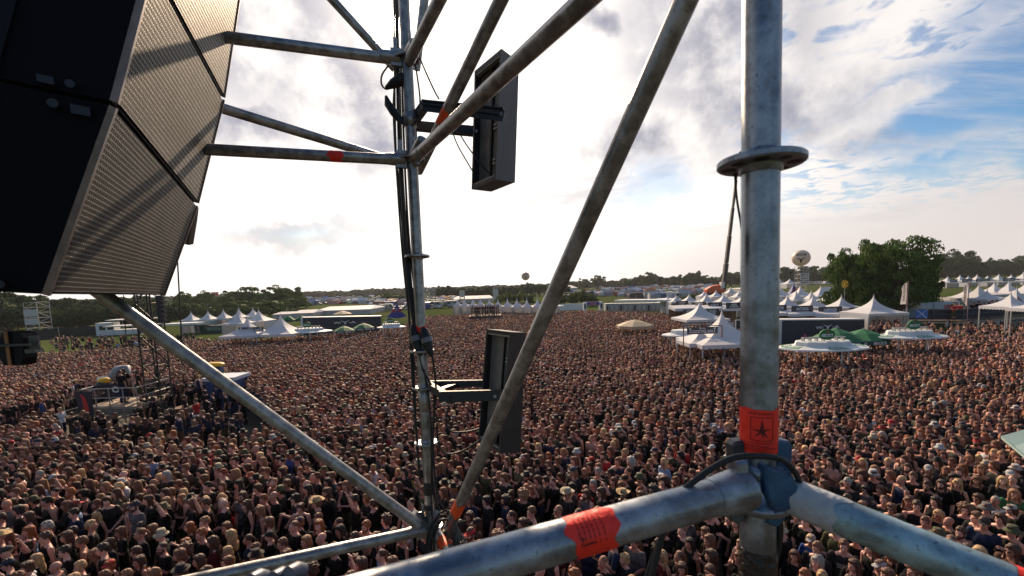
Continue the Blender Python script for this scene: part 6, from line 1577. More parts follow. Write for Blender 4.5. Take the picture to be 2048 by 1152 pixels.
lat_tower(82, 604, 676, 25, 'silver scaffold tower with pale panels before the far left trees', 7, ((618, 632, None, PALE), (636, 648, None, PALE)), .06)
lat_tower(436, 585, 606, 14, 'dark tower with a red screen among the left trees', 4, ((584, 592, None, mat('red_screen', (.45, .04, .07), .5)), (593, 605, None, BLACKM)), .15)
lat_tower(857, 574, 612, 8, 'slim scaffold tower, first beside the far upright', 6, (), .10); lat_tower(868, 574, 612, 6, 'slim scaffold tower, second beside the far upright', 6, (), .10)
lat_tower(925, 582, 608, 9, 'floodlight tower with a banner left of the panel, near the middle tents', 5, ((583, 594, None, PALE),), .10); lat_tower(992, 570, 604, 10, 'taller floodlight tower with a banner behind the middle tents', 6, ((578, 600, None, PALE),), .10)
# crane
b = G(1440, 592); z = proj(b)[2]; o = thing('mobile_crane', b, 'orange mobile crane with a very tall boom behind the near upright', 'crane', None)
t = MB(); s_ = z / F; t.box((b.x - 12 * s_, b.y, 2.0), (36 * s_, 3, 1.6)); t.hexa([Vector((b.x - 30 * s_, b.y - 1.4, 2.8)), Vector((b.x - 2 * s_, b.y - 1.4, 2.8)), Vector((b.x - 2 * s_, b.y + 1.4, 2.8)), Vector((b.x - 30 * s_, b.y + 1.4, 2.8))], [Vector((b.x - 20 * s_, b.y - 1.2, 4)), Vector((b.x - 3 * s_, b.y - 1.2, 4.6)), Vector((b.x - 3 * s_, b.y + 1.2, 4.6)), Vector((b.x - 20 * s_, b.y + 1.2, 4))]); t.build('chassis', mat('orange_paint', (.75, .10, .02), .4), o)
t = MB(); 
for k in range(5): 
    for sy in (-1, 1): t.tube([(b.x - (26 - k * 7) * s_, b.y + sy * 1.3 - .2, .8), (b.x - (26 - k * 7) * s_, b.y + sy * 1.3 + .2, .8)], .8, 14)
t.build('wheels', BLACK, o)
t = MB(); t.box((b.x + 1 * s_, b.y - 1.2, 4.4), (6 * s_, 2, 2.4)); t.build('cab', WHITE, o)
t = MB(); ba, bb_ = P(1446, 582, z), P(1479, 303, z); N_ = 5
for k in range(N_): t.beam(lerp(ba, bb_, k / N_), lerp(ba, bb_, (k + 1) / N_ - .005), 1.5 - k * .22, 1.5 - k * .22, up=(0, 1, 0))
t.tube([bb_, bb_ + Vector((1.5, 0, -.5))], .4, 8); t.build('boom', mat('dark_boom', (.02, .016, .016), .6, .0), o)
t = MB(); t.tube([P(1481, 306, z), P(1480, 560, z)], .05, 5); t.build('hoist_rope', BLACK, o)
# ---------------------------------------------------------------- booth with people on its deck, gate, containers
def booth():
    a, z = at(970, 657, 0); w = 62 / F * z; o = thing('viewing_booth', (a.x, a.y, 0), 'dark two storey booth with orange signs and a crowd on its deck, middle', 'booth'); H = P(970, 633, z).z; D_ = 4.0
    t = MB(); t.box((a.x, a.y + D_ / 2, H * .62), (w, D_, H * .72)); t.build('wall', mat('dark_booth_wall', (.03, .028, .028), .6, var=.2, vs=1), o)
    t = MB(); t.box((a.x, a.y + D_ / 2, H + .06), (w * 1.05, D_ * 1.05, .12)); t.build('deck', BROWN, o)
    t = MB()
    for k in range(9): t.tube([(a.x - w / 2 + w * k / 8, a.y - .02, H + .12), (a.x - w / 2 + w * k / 8, a.y - .02, H + 1.1)], .03, 5)
    t.beam((a.x - w / 2, a.y - .02, H + 1.1), (a.x + w / 2, a.y - .02, H + 1.1), .05, .05); t.build('railing', GREY, o)
    t = MB(); c = Vector((a.x - w * .30, a.y - .04, H * .78)); t.box(c, (w * .30, .05, H * .26)); sgn = t.build('orange_sign', BLACKM, o); q = MB(); letter(q, 'Jugendtreff', c - Vector((0, .03, 0)), XA, ZA, w * .26, H * .17, .05); q.build('lettering', mat('orange_lettering', (.75, .12, .03), .6), sgn)
    for k in range(3): t = MB(); t.box((a.x + w * (.06 + .16 * k), a.y - .04, H * .74), (w * .12, .05, H * .34)); t.build('window', mat('orange_pane', (.55, .16, .08), .4), o)
    for s_ in (-1, 1): t = MB(); t.box((a.x + w * .12 + s_ * w * .30, a.y + .1, H * .13), (.16, .16, H * .26)); t.build('leg', mat('pale_blue_leg', (.2, .35, .5), .6), o)
    t = MB(); t.box((a.x - w * .1, a.y - .8, H * .27), (w * 1.1, 1.6, .1)); t.build('porch', BROWN, o)
    t = MB(); t.beam((a.x + w * .42, a.y - .05, H * 1.0), (a.x + w * .62, a.y - 2.2, .1), .12, .05); t.beam((a.x + w * .52, a.y - .05, H * 1.0), (a.x + w * .72, a.y - 2.2, .1), .12, .05); t.build('stair', BROWN, o)
    return a.x, a.y, w, H
BX, BY, BW, BH = booth()
gate_ = thing('entrance_gate', G(1186, 624), 'white entrance gate with a blue and red sign, right of the long diagonal', 'gate'); g0 = gate_.location; z = proj(g0)[2]; s_ = z / F
for sx in (-1, 1):
    t = MB(); t.box((g0.x + sx * 16 * s_, g0.y, 10 * s_), (7 * s_, 1, 20 * s_)); t.build('pillar', WHITE, gate_); t = MB(); t.box((g0.x + sx * 16 * s_, g0.y - .52, 12 * s_), (3.4 * s_, .03, 9 * s_)); t.build('poster', BLACKM, gate_)
t = MB(); t.box((g0.x, g0.y, 17 * s_), (25 * s_, .6, 7 * s_)); t.build('crossbar', mat('blue_banner', (.05, .07, .28), .6), gate_); q = MB(); letter(q, 'METAL\nMARKT', Vector((g0.x, g0.y - .31, 17 * s_)), XA, ZA, 14 * s_, 5 * s_, .03); q.build('lettering', mat('red_white_print', (.7, .15, .15), .6), gate_)
CONT = mat('container_grey', (.36, .38, .39), .6, var=.12, vs=.6)
for i in range(13):
    u = 1216 + i * 9.2; p = G(u, 623 - i * .15); z = proj(p)[2]; s_ = z / F; o = thing('container', (p.x, p.y, 0), f'grey toilet container, {ordinal(i)} from the left beside the gate', 'container', 'grey containers in the front row')
    t = MB(); t.box((p.x, p.y + 1.2, 7.6 * s_), (8.6 * s_, 2.4, 15.2 * s_)); t.build('body', CONT, o); t = MB(); t.box((p.x - 1.4 * s_, p.y - .02, 6 * s_), (3.4 * s_, .04, 11.5 * s_)); t.build('door', PALE if i % 3 else mat('dark_opening', (.05, .055, .06), .7), o); t = MB(); t.box((p.x, p.y + 1.2, 15.5 * s_), (9.1 * s_, 2.6, .6 * s_)); t.build('roof', WHITE, o)
longbox('container_row', 1228, 1350, 604, 2.6, .4, 5, WHITE, 'long flat white roof behind the grey containers', 'roof', 603)
longbox('container_row', 1330, 1352, 622, .0, 2.8, 4, WHITE, 'white container at the right end of the grey containers', 'container', 621)
longbox('white_fence', 1118, 1166, 622, 0, 1.8, .2, WHITE, 'white fence leading to the entrance gate', 'fence', 620)
# antler statues
for i, (u, v) in enumerate(((1241, 640), (1257, 640), (1283, 638))):
    p = P(u, v, 70); o = thing('skull_statue', (p.x, p.y, 0), f'{ordinal(i)} white horned statue from the left, behind the cream parasol', 'statue', 'white horned statues'); t = MB()
    skull_geo(t, Vector((0, 0, 0)), 1.5, 1.3); t2 = MB(); t2.v = []
    for f in t.f: t2.slab([Vector(t.v[j]) + p for j in f], (0, 1, 0), .12)
    t2.build('skull', WHITE, o); t = MB(); t.tube([(p.x, p.y + .06, 0), (p.x, p.y + .06, p.z - .3)], .05, 6); t.build('pole', POLEM, o)
# ---------------------------------------------------------------- marquees, camp, parked vehicles
def marquee(u0, u1, vr, ve, vb, dep, label, m=WHITEF):
    a = G(u0, vb); z = proj(a)[2]; b = P(u1, vb - (u1 - u0) * math.tan(ROLL), z); s_ = z / F; E = P(u0, ve, z).z; Rg = P((u0 + u1) / 2, vr, z).z; x0, x1, y = a.x, b.x, a.y
    o = thing('marquee', ((x0 + x1) / 2, y, 0), label, 'marquee', 'white marquees'); c = (x0 + x1) / 2; t = MB(); e = (x1 - x0) * .08
    t.add([(x0, y, E), (x1, y, E), (x1, y + dep, E), (x0, y + dep, E), (x0 + e, y + dep / 2, Rg), (x1 - e, y + dep / 2, Rg)], [(0, 1, 5, 4), (1, 2, 5), (2, 3, 4, 5), (3, 0, 4)]); t.build('roof', m, o)
    t = MB(); t.hexa([Vector((x0 + .1, y + .1, 0)), Vector((x1 - .1, y + .1, 0)), Vector((x1 - .1, y + dep - .1, 0)), Vector((x0 + .1, y + dep - .1, 0))], [Vector((x0 + .1, y + .1, E - .01)), Vector((x1 - .1, y + .1, E - .01)), Vector((x1 - .1, y + dep - .1, E - .01)), Vector((x0 + .1, y + dep - .1, E - .01))]); t.build('wall', mat('marquee_wall', (.45, .44, .42), .7, var=.1, vs=.3), o)
marquee(1050, 1156, 572, 579, 588, 30, 'very large white marquee at the wood edge behind the long diagonal')
marquee(628, 742, 614, 622, 632, 18, 'long white marquee behind the left banner wall')
marquee(582, 628, 621, 627, 636, 10, 'smaller pointed white marquee left of the long one')
marquee(545, 590, 624.5, 629, 637, 8, 'low white marquee right behind the left pagoda tents')
marquee(1496, 1545, 575, 578, 588, 20, 'white marquee roof hidden partly by the near upright')
marquee(905, 985, 592, 599, 606, 14, 'wide white roof behind the middle row of tents')
VEH = {}
def vehicle_parts(kind):
    if kind in VEH: return VEH[kind]
    if kind == 'car':
        b = MB(); prof = [(-2.1, .35), (-2.15, .75), (-1.5, .92), (-.9, 1.42), (.7, 1.45), (1.5, .98), (2.1, .88), (2.15, .4)]
        b.slab([(x, -.82, z_) for x, z_ in prof], (0, 1, 0), 1.64); w = MB(); w.slab([(x, -.83, z_) for x, z_ in ((-1.25, .98), (-.8, 1.36), (.62, 1.38), (1.2, 1.0))], (0, 1, 0), 1.66)
    elif kind == 'caravan':
        b = MB(); b.slab([(x, -1.1, z_) for x, z_ in ((-2.6, .5), (-2.7, 1.4), (-2.3, 2.5), (2.3, 2.55), (2.7, 1.6), (2.6, .5))], (0, 1, 0), 2.2); w = MB(); w.slab([(x, -1.11, z_) for x, z_ in ((-1.6, 1.4), (-1.6, 2.0), (-.4, 2.0), (-.4, 1.4))], (0, 1, 0), 2.22); w.slab([(x, -1.11, z_) for x, z_ in ((.6, 1.4), (.6, 2.0), (1.8, 2.0), (1.8, 1.4))], (0, 1, 0), 2.22)
    elif kind == 'van':
        b = MB(); b.slab([(x, -.95, z_) for x, z_ in ((-2.7, .4), (-2.75, 2.3), (1.5, 2.4), (2.2, 1.4), (2.75, 1.1), (2.75, .4))], (0, 1, 0), 1.9); w = MB(); w.slab([(x, -.96, z_) for x, z_ in ((1.0, 1.4), (1.0, 2.1), (1.5, 2.1), (2.0, 1.4))], (0, 1, 0), 1.92)
    wh = MB()
    for x in ((-1.3, 1.35) if kind != 'caravan' else (0, .1)):
        for y in (-.85, .65): wh.tube([(x, y, .33), (x, y + .2, .33)], .33, 12)
    m = mat('vehicle_paint', rough=.3, objcol=True, spec=.6)
    VEH[kind] = (b.mesh(kind, [m]), w.mesh('window', [mat('dark_window_glass', (.02, .025, .03), .1)]), wh.mesh('wheels', [BLACK])); return VEH[kind]
VC = [('white', (.6, .6, .6)), ('white', (.65, .65, .63)), ('silver', (.35, .36, .38)), ('dark', (.03, .03, .035)), ('blue', (.03, .08, .25)), ('red', (.35, .03, .03)), ('beige', (.45, .40, .32))]
def vehicle(kind, x, y, rz, col, label, group):
    o = thing({'car': 'parked_car', 'caravan': 'caravan', 'van': 'parked_van'}[kind], (x, y, 0), label, kind, group); o.rotation_euler = (0, 0, rz)
    for n_, me in zip(('body', 'window', 'wheels'), vehicle_parts(kind)):
        c = bpy.data.objects.new(n_, me); COL.objects.link(c); c.parent = o; c.color = (*col, 1)
    return o
def camp_tent(x, y, s_, col, label, group, rz):
    o = thing('camping_tent', (x, y, 0), label, 'tent', group); o.rotation_euler = (0, 0, rz); o.scale = (s_, s_, s_)
    if 'ct' not in VEH:
        t = MB(); t.add([(-2, -1.6, 0), (2, -1.6, 0), (2, 1.6, 0), (-2, 1.6, 0), (-2, -1.6, 1.6), (2, -1.6, 1.6), (2, 1.6, 1.6), (-2, 1.6, 1.6), (-2, 0, 2.5), (2, 0, 2.5)], [(0, 1, 5, 4), (1, 2, 6, 9, 5), (2, 3, 7, 6), (3, 0, 4, 8, 7), (4, 5, 9, 8), (6, 7, 8, 9)])
        d = MB(); d.slab([(2.0, -.5, 0), (2.0, .5, 0), (2.0, .5, 1.7), (2.0, -.5, 1.7)], (1, 0, 0), .02); VEH['ct'] = (t.mesh('canvas', [mat('tent_canvas', rough=.8, objcol=True, var=.05, vs=1)]), d.mesh('door', [mat('dark_opening', (.05, .055, .06), .7)]))
    for n_, me in zip(('canvas', 'door_flap'), VEH['ct']):
        c = bpy.data.objects.new(n_, me); COL.objects.link(c); c.parent = o; c.color = (*col, 1)
    return o
R0 = random.Random(77)
def field(rows, where, group, dens, kinds):
    got = []
    for ri, (u0, v0, u1, v1, n) in enumerate(rows):
        us = [lerp(u0, u1, (i + R0.uniform(.1, .9)) / n) for i in range(n)]
        for u in us:
            p = G(u, lerp(v0, v1, (u - u0) / (u1 - u0)) + R0.uniform(-.25, .25)); k = R0.choice(kinds)
            cn, cc = R0.choice(VC)
            if k == 'tent': cn, cc = R0.choice([('white', (.62, .62, .62)), ('white', (.66, .66, .64)), ('white', (.62, .62, .62)), ('white', (.62, .60, .56)), ('grey', (.3, .31, .33)), ('cream', (.5, .46, .38)), ('blue', (.05, .12, .33)), ('orange', (.5, .2, .08)), ('pink', (.5, .28, .25)), ('grey', (.4, .41, .43))]); q_ = camp_tent(p.x, p.y, R0.uniform(.7, 1.35), cc, '', f'{cn} camping tents {where}', R0.uniform(-.5, .5)); got.append((u, q_, f'{cn} camping tent'))
            else: q_ = vehicle(k, p.x, p.y, R0.uniform(-.4, .4) + (math.pi / 2 if R0.random() < .3 else 0), cc, '', f'{cn} {k}s parked {where}'); got.append((u, q_, f'{cn} {k}'))
    by = {}
    for u, q_, w_ in sorted(got, key=lambda g_: g_[0]): by.setdefault(w_, []).append(q_)
    for w_, l_ in by.items():
        for i, q_ in enumerate(l_): q_['label'] = f'{ordinal(i)} {w_} from the left {where}' if len(l_) > 1 else f'only {w_} {where}'
field([(612, 598.5, 770, 595.5, 26), (614, 601.5, 775, 598.5, 24), (618, 605, 760, 602, 18), (560, 612, 640, 610, 8), (625, 609.5, 750, 606.5, 14)], 'on the far field left of the far upright', 'a', 1, ['car', 'caravan', 'van', 'car', 'tent', 'tent'])
field([(868, 597, 930, 595.5, 12), (860, 601, 915, 600, 10), (740, 610, 905, 604, 22), (745, 616, 905, 609, 20), (770, 622, 905, 615, 14)], 'around the far upright before the horizon', 'b', 1, ['car', 'van', 'caravan', 'tent'])
field([(1192, 575.5, 1430, 569, 44), (1196, 578, 1430, 572, 40), (1200, 581, 1440, 575.5, 36), (1200, 584, 1440, 579, 32), (1205, 588, 1440, 584, 26), (1230, 593, 1400, 589, 20), (1260, 597.5, 1370, 595.5, 12)], 'in the camp before the tree line', 'c', 1, ['tent', 'tent', 'tent', 'caravan', 'van'])
field([(1500, 574, 1660, 569, 12), (1650, 596, 1760, 592, 8)], 'on the slope behind the near upright', 'd', 1, ['tent', 'tent', 'caravan'])
field([(1120, 590, 1200, 587, 10), (1110, 596, 1215, 592, 12), (1300, 600, 1380, 598, 9), (1760, 600, 1800, 598, 4), (1120, 602, 1160, 601, 5)], 'behind the entrance gate', 'e', 1, ['tent', 'van', 'caravan', 'tent'])
for i, (u, v, h, c) in enumerate(((1332, 575, 9, (.5, .5, .05)), (1341, 578, 11, (.5, .5, .05)), (1352, 583, 12, (.75, .12, .03)), (1417, 574, 8, (.6, .3, .03)))):
    p = P(u, v, 210); o = thing('flag', (p.x, p.y, 0), f'tiny flag on a pole, {ordinal(i)} from the left in the camp', 'flag', 'tiny camp flags'); t = MB(); t.tube([(p.x, p.y, 0), (p.x, p.y, p.z)], .08, 5); t.build('pole', POLEM, o); t = MB(); t.slab([p, p + Vector((.9, 0, -.3)), p + Vector((.8, 0, -h / 3.5)), p + Vector((0, 0, -h / 3.2))], (0, 1, 0), .02); t.build('cloth', mat(f'flag_cloth_{"abcd"[i]}', c, .7), o)
for i, (u, v) in enumerate(((1690, 568), (1538, 590))):
    p = P(u, v, 60); o = thing('windmill_flower', (p.x, p.y, 0), ('yellow windmill flower toy before the big trees', 'yellow windmill flower toy behind the near upright')[i], 'windmill'); t = MB()
    for k in range(9): a = k * 2 * math.pi / 9; t.slab([p, p + Vector((.5 * math.cos(a - .2), 0, .5 * math.sin(a - .2))), p + Vector((.46 * math.cos(a), 0, .62 * math.sin(a))), p + Vector((.5 * math.cos(a + .2), 0, .5 * math.sin(a + .2)))], (0, 1, 0), .02)
    t.build('petals', mat('yellow_petal', (.75, .45, .02), .6), o); t = MB(); t.tube([(p.x, p.y + .03, 0), (p.x, p.y + .03, p.z)], .03, 5); t.build('pole', POLEM, o)
# ---------------------------------------------------------------- left field: fence, trailer, green stall
def fence(pts, h, label, m):
    o = thing('dark_fence', G(*pts[0]), label, 'fence'); w = [G(*p) for p in pts]; t = MB()
    for a, b in zip(w[:-1], w[1:]):
        n = max(1, int((b - a).length / 3.5))
        for k in range(n): p, q = lerp(a, b, k / n), lerp(a, b, (k + .96) / n); t.hexa([p, q, q + Vector((0, .05, 0)), p + Vector((0, .05, 0))], [p + ZA * h, q + ZA * h, q + Vector((0, .05, h)), p + Vector((0, .05, h))])
    t.build('panel', m, o); t = MB()
    for a, b in zip(w[:-1], w[1:]):
        n = max(1, int((b - a).length / 3.5))
        for k in range(n): p = lerp(a, b, (k + .98) / n); t.tube([p, p + ZA * (h + .3)], .04, 5)
    t.build('post', POLEM, o)
fence([(-80, 690), (60, 682), (120, 676), (196, 671)], 1.9, 'long dark fabric fence behind the grass strip at left', mat('fence_fabric', (.012, .022, .022), .8, var=.3, vs=.5))
def trailer():
    a = G(193, 672); b = G(286, 667); o = thing('sales_trailer', a, 'white sales trailer with windows beside the dark fence', 'trailer'); d = b - a; n = Vector((-d.y, d.x, 0)).normalized(); n = n if n.y > 0 else -n
    t = MB(); c0 = a + d * .38; t.hexa([a, c0, c0 + n * 2.5, a + n * 2.5], [q + ZA * 2.5 for q in (a, c0, c0 + n * 2.5, a + n * 2.5)]); t.build('body', WHITE, o)
    t = MB(); t.hexa([c0 + d * .01, b, b + n * 2.5, c0 + n * 2.5 + d * .01], [q + ZA * 1.0 for q in (c0 + d * .01, b, b + n * 2.5, c0 + n * 2.5 + d * .01)]); t.build('counter', WHITE, o)
    t = MB(); e = ZA * 2.9; t.hexa([q + e for q in (c0 - d * .1 - n, b + d * .25 - n, b + d * .25 + n * 3, c0 - d * .1 + n * 3)], [q + e + ZA * .15 for q in (c0 - d * .1 - n, b + d * .25 - n, b + d * .25 + n * 3, c0 - d * .1 + n * 3)]); t.build('roof', WHITE, o)
    for k in range(5): t = MB(); q = lerp(c0, b + d * .2, k / 4); t.tube([q, q + ZA * 2.9], .05, 6); t.build('post', POLEM, o)
    for k in range(2): t = MB(); q = lerp(a, c0, .2 + k * .45) - n * .02; q2 = q + d.normalized() * 1.0; t.hexa([q + ZA * 1.1, q2 + ZA * 1.1, q2 + n * .01 + ZA * 1.1, q + n * .01 + ZA * 1.1], [q + ZA * 1.9, q2 + ZA * 1.9, q2 + n * .01 + ZA * 1.9, q + n * .01 + ZA * 1.9]); t.build('window', mat('dark_window_glass', (.02, .025, .03), .1), o)
trailer()
def green_stall():
    a = G(396, 668); z = proj(a)[2]; s_ = z / F; o = thing('green_stall', a, 'dark green drinks stall with lettering and a grey canopy, left of the pagoda tents', 'drinks stall')
    t = MB(); t.box((a.x + 30 * s_, a.y + 1.5, 8 * s_), (48 * s_, 3, 16 * s_)); t.build('wall', GREEND, o); q = MB(); letter(q, "BECK'S", Vector((a.x + 33 * s_, a.y - .03, 9 * s_)), XA, ZA, 26 * s_, 5 * s_, .03); q.build('lettering', mat('faded_lettering', (.3, .42, .40), .6), o)
    t = MB(); 
    for k in range(3): t.beam((a.x + 14 * s_, a.y - .05, (11 + 1.6 * k) * s_), (a.x + 42 * s_, a.y - .05, (11 + 1.6 * k) * s_ * 1.0 + .0), .06, .06)
    t.build('slat', GREY, o)
    t = MB(); t.hexa([Vector((a.x - 16 * s_, a.y - 2, 17 * s_)), Vector((a.x + 18 * s_, a.y - 2, 19 * s_)), Vector((a.x + 18 * s_, a.y + 4, 19 * s_)), Vector((a.x - 16 * s_, a.y + 4, 17 * s_))], [Vector((a.x - 12 * s_, a.y - 2, 21 * s_)), Vector((a.x + 16 * s_, a.y - 2, 24 * s_)), Vector((a.x + 16 * s_, a.y + 4, 24 * s_)), Vector((a.x - 12 * s_, a.y + 4, 21 * s_))]); t.build('canopy', mat('grey_green_canopy', (.18, .26, .26), .7), o)
    for k in range(4): t = MB(); q = Vector((a.x + (-14 + 10 * k) * s_, a.y - 1.9, 0)); t.tube([q, q + ZA * 17 * s_], .05, 6); t.build('post', POLEM, o)
green_stall()
longbox('stall_roof', 325, 392, 652, 2.4, .3, 3, WHITE, 'long flat pale roof left of the green drinks stall', 'stall roof', 649)
longbox('stall_roof', 205, 300, 655, 2.8, .15, 3, PALE, 'thin flat roof above the white sales trailer', 'stall roof', 651)
# ---------------------------------------------------------------- right viewing platform
def platform_right():
    zz = 50; A = P(1806, 641, zz); M_ = P(1925, 641, 49); B = P(2120, 624, 50); dk = A.z
    o = thing('viewing_platform', (A.x, A.y, 0), 'long raised viewing platform with dark screened railing at the right edge', 'platform'); top = dk + 1.25
    t = MB()
    for p, q in ((A, M_), (M_, B)):
        n = Vector((-(q - p).y, (q - p).x, 0)).normalized(); n = n if n.y > 0 else -n
        t.hexa([p - ZA * .15, q - ZA * .15, q + n * 4 - ZA * .15, p + n * 4 - ZA * .15], [p, q, q + n * 4, p + n * 4])
    t.build('deck', BROWN, o); t = MB(); rl = MB(); ps = MB(); tr = MB()
    for p, q in ((A, M_), (M_, B)):
        n = Vector((-(q - p).y, (q - p).x, 0)).normalized(); n = n if n.y > 0 else -n; d = (q - p).normalized()
        t.hexa([p + ZA * .12, q + ZA * .12, q + ZA * .12 + n * .03, p + ZA * .12 + n * .03], [p + ZA * 1.2, q + ZA * 1.2, q + ZA * 1.2 + n * .03, p + ZA * 1.2 + n * .03])
        for h in (.08, .65, 1.25): rl.tube([p - n * .04 + ZA * h, q - n * .04 + ZA * h], .03, 6)
        k = int((q - p).length / 2.2)
        for i in range(k + 1): s_ = lerp(p, q, i / max(k, 1)); rl.tube([s_ - n * .05, s_ - n * .05 + ZA * 1.3], .03, 6); ps.tube([Vector((s_.x, s_.y, 0)) + n * .1, s_ + n * .1 - ZA * .15], .05, 6)
        for i in range(k): s_, e_ = lerp(p, q, i / k), lerp(p, q, (i + 1) / k); ps.tube([Vector((s_.x, s_.y, .4)) + n * .1, e_ + n * .1 - ZA * .2], .03, 5)
        tr.hexa([p - n * .10 - ZA * .36, q - n * .10 - ZA * .36, q - n * .06 - ZA * .36, p - n * .06 - ZA * .36], [p - n * .10 - ZA * .16, q - n * .10 - ZA * .16, q - n * .06 - ZA * .16, p - n * .06 - ZA * .16])
    t.build('dark_screen', mat('navy_screen', (.008, .012, .03), .6, var=.3, vs=1.5), o); rl.build('railing', mat('dull_rail', (.12, .12, .13), .5, .3), o); ps.build('support_frame', mat('dull_rail', (.12, .12, .13), .5, .3), o); tr.build('ruffled_trim', CREAM, o)
    t = MB(); fl = lerp(A, M_, .0); w = (M_ - A)
    f0, f1 = A + w * .02, A + w * .20; g0_, g1 = A + w * .20, A + w * .40; e = Vector((0, -.09, 0))
    t.hexa([f0 + e + ZA * .3, f1 + e + ZA * .3, f1 + e + ZA * .3 + Vector((0, .02, 0)), f0 + e + ZA * .3 + Vector((0, .02, 0))], [f0 + e + ZA * 1.22, f1 + e + ZA * 1.22, f1 + e + ZA * 1.22 + Vector((0, .02, 0)), f0 + e + ZA * 1.22 + Vector((0, .02, 0))]); t.build('mural_cloth', mat('olive_cloth', (.10, .14, .08), .7, col2=(.10, .20, .35), vs=1.5), o)
    fg = thing('flag', (g0_ + e).copy(), 'blue flag with a white diagonal cross hung on the right platform railing', 'flag'); t = MB(); t.hexa([g0_ + e + ZA * .25, g1 + e + ZA * .25, g1 + e + ZA * .25 + Vector((0, .02, 0)), g0_ + e + ZA * .25 + Vector((0, .02, 0))], [g0_ + e + ZA * 1.22, g1 + e + ZA * 1.22, g1 + e + ZA * 1.22 + Vector((0, .02, 0)), g0_ + e + ZA * 1.22 + Vector((0, .02, 0))]); t.build('cloth', mat('sky_blue_cloth', (.06, .17, .48), .7), fg)
    t = MB(); e2 = e + Vector((0, -.008, 0)); x0, x1 = g0_ + e2, g1 + e2; k_ = Vector((.10, 0, 0))
    t.quad(x0 + ZA * .25, x0 + k_ + ZA * .25, x1 + ZA * 1.22, x1 - k_ + ZA * 1.22); t.quad(x1 - k_ + ZA * .25 - Vector((0, .004, 0)), x1 + ZA * .25 - Vector((0, .004, 0)), x0 + k_ + ZA * 1.22 - Vector((0, .004, 0)), x0 + ZA * 1.22 - Vector((0, .004, 0))); t.build('white_cross', LETW, fg)
    # stencilled skulls along the dark screen
    t = MB(); R3 = random.Random(4)
    for i in range(26):
        s_ = lerp(M_, B, (i + .5) / 26); d = (B - M_).normalized(); n = Vector((-d.y, d.x, 0)); n = n if n.y > 0 else -n; q = MB(); skull_geo(q, (0, 0, 0), .42, .42); t.add([s_ + d * x + ZA * (zc + .75) - n * .012 for x, y, zc in q.v], q.f)
    for i in range(7): s_ = lerp(A, M_, .45 + i * .07); t.box(s_ + ZA * (.5 + .4 * (i % 2)) - Vector((0, .02, 0)), (.12, .01, .08))
    t.build('screen_print', mat('grey_print', (.07, .08, .11), .7), o)
    return A, M_, B
PA, PM, PB = platform_right()
# lorry with red lettering, white truck bodies behind
a = P(1843, 624, 58); b = P(1921, 621, 58); s_ = 58 / F; o = thing('lorry_trailer', ((a.x + b.x) / 2, a.y, 0), 'pale lorry trailer with red lettering behind the right platform', 'lorry'); w = b.x - a.x; zt = P(1843, 606, 58).z
t = MB(); t.box(((a.x + b.x) / 2, a.y + 1.25, (zt + 1.0) / 2), (w, 2.5, zt - 1.0)); t.build('body', mat('lorry_white', (.52, .54, .53), .5, var=.06, vs=1), o); q = MB(); letter(q, 'HOFFMANN', Vector((a.x + w * .73, a.y - .01, zt - .62)), XA, ZA, w * .32, .62, .04); q.build('lettering', mat('red_print', (.5, .03, .03), .6), o)
t = MB(); t.beam((a.x + w * .30, a.y - .02, 1.1), (a.x + w * .30, a.y - .02, zt - .1), .05, .02, up=(0, 1, 0)); t.build('door_seam', BLACKM, o); t = MB()
for k in (.1, .2, .75, .85): t.tube([(a.x + w * k, a.y, .5), (a.x + w * k, a.y + .3, .5)], .5, 14)
t.build('wheels', BLACK, o)
for i, (u0, u1, v0, v1, zz) in enumerate(((1922, 1965, 600, 625, 62), (1966, 2046, 590, 612, 66), (1908, 1930, 597, 604, 70))):
    a, b = P(u0, v1, zz), P(u1, v1, zz); zt = P(u0, v0, zz).z; t = MB(); t.box(((a.x + b.x) / 2, a.y + 2, zt / 2), (b.x - a.x, 4, zt)); o = tmesh(t, 'stall_hut', mat('pale_hut', (.48, .45, .42), .6, var=.08, vs=1), ('pale hut right of the lorry with red lettering', 'long pale hut with an arched doorway at the right edge', 'small pale box above the lorry trailer')[i], 'hut')
    t = MB(); c = Vector(((a.x + b.x) / 2, a.y - .02, zt * .62)); t.add([c + Vector((.9 * math.cos(k * math.pi / 10), 0, .9 * math.sin(k * math.pi / 10))) for k in range(11)] + [c + Vector((.75 * math.cos(k * math.pi / 10), 0, .75 * math.sin(k * math.pi / 10))) for k in range(11)], [(k, k + 1, 12 + k, 11 + k) for k in range(10)]); t.beam((a.x + .3, a.y - .03, zt * .3), (a.x + .3, a.y - .03, zt - .2), .06, .03, up=(0, 1, 0)); t.build('arch_trim', GREY, o)
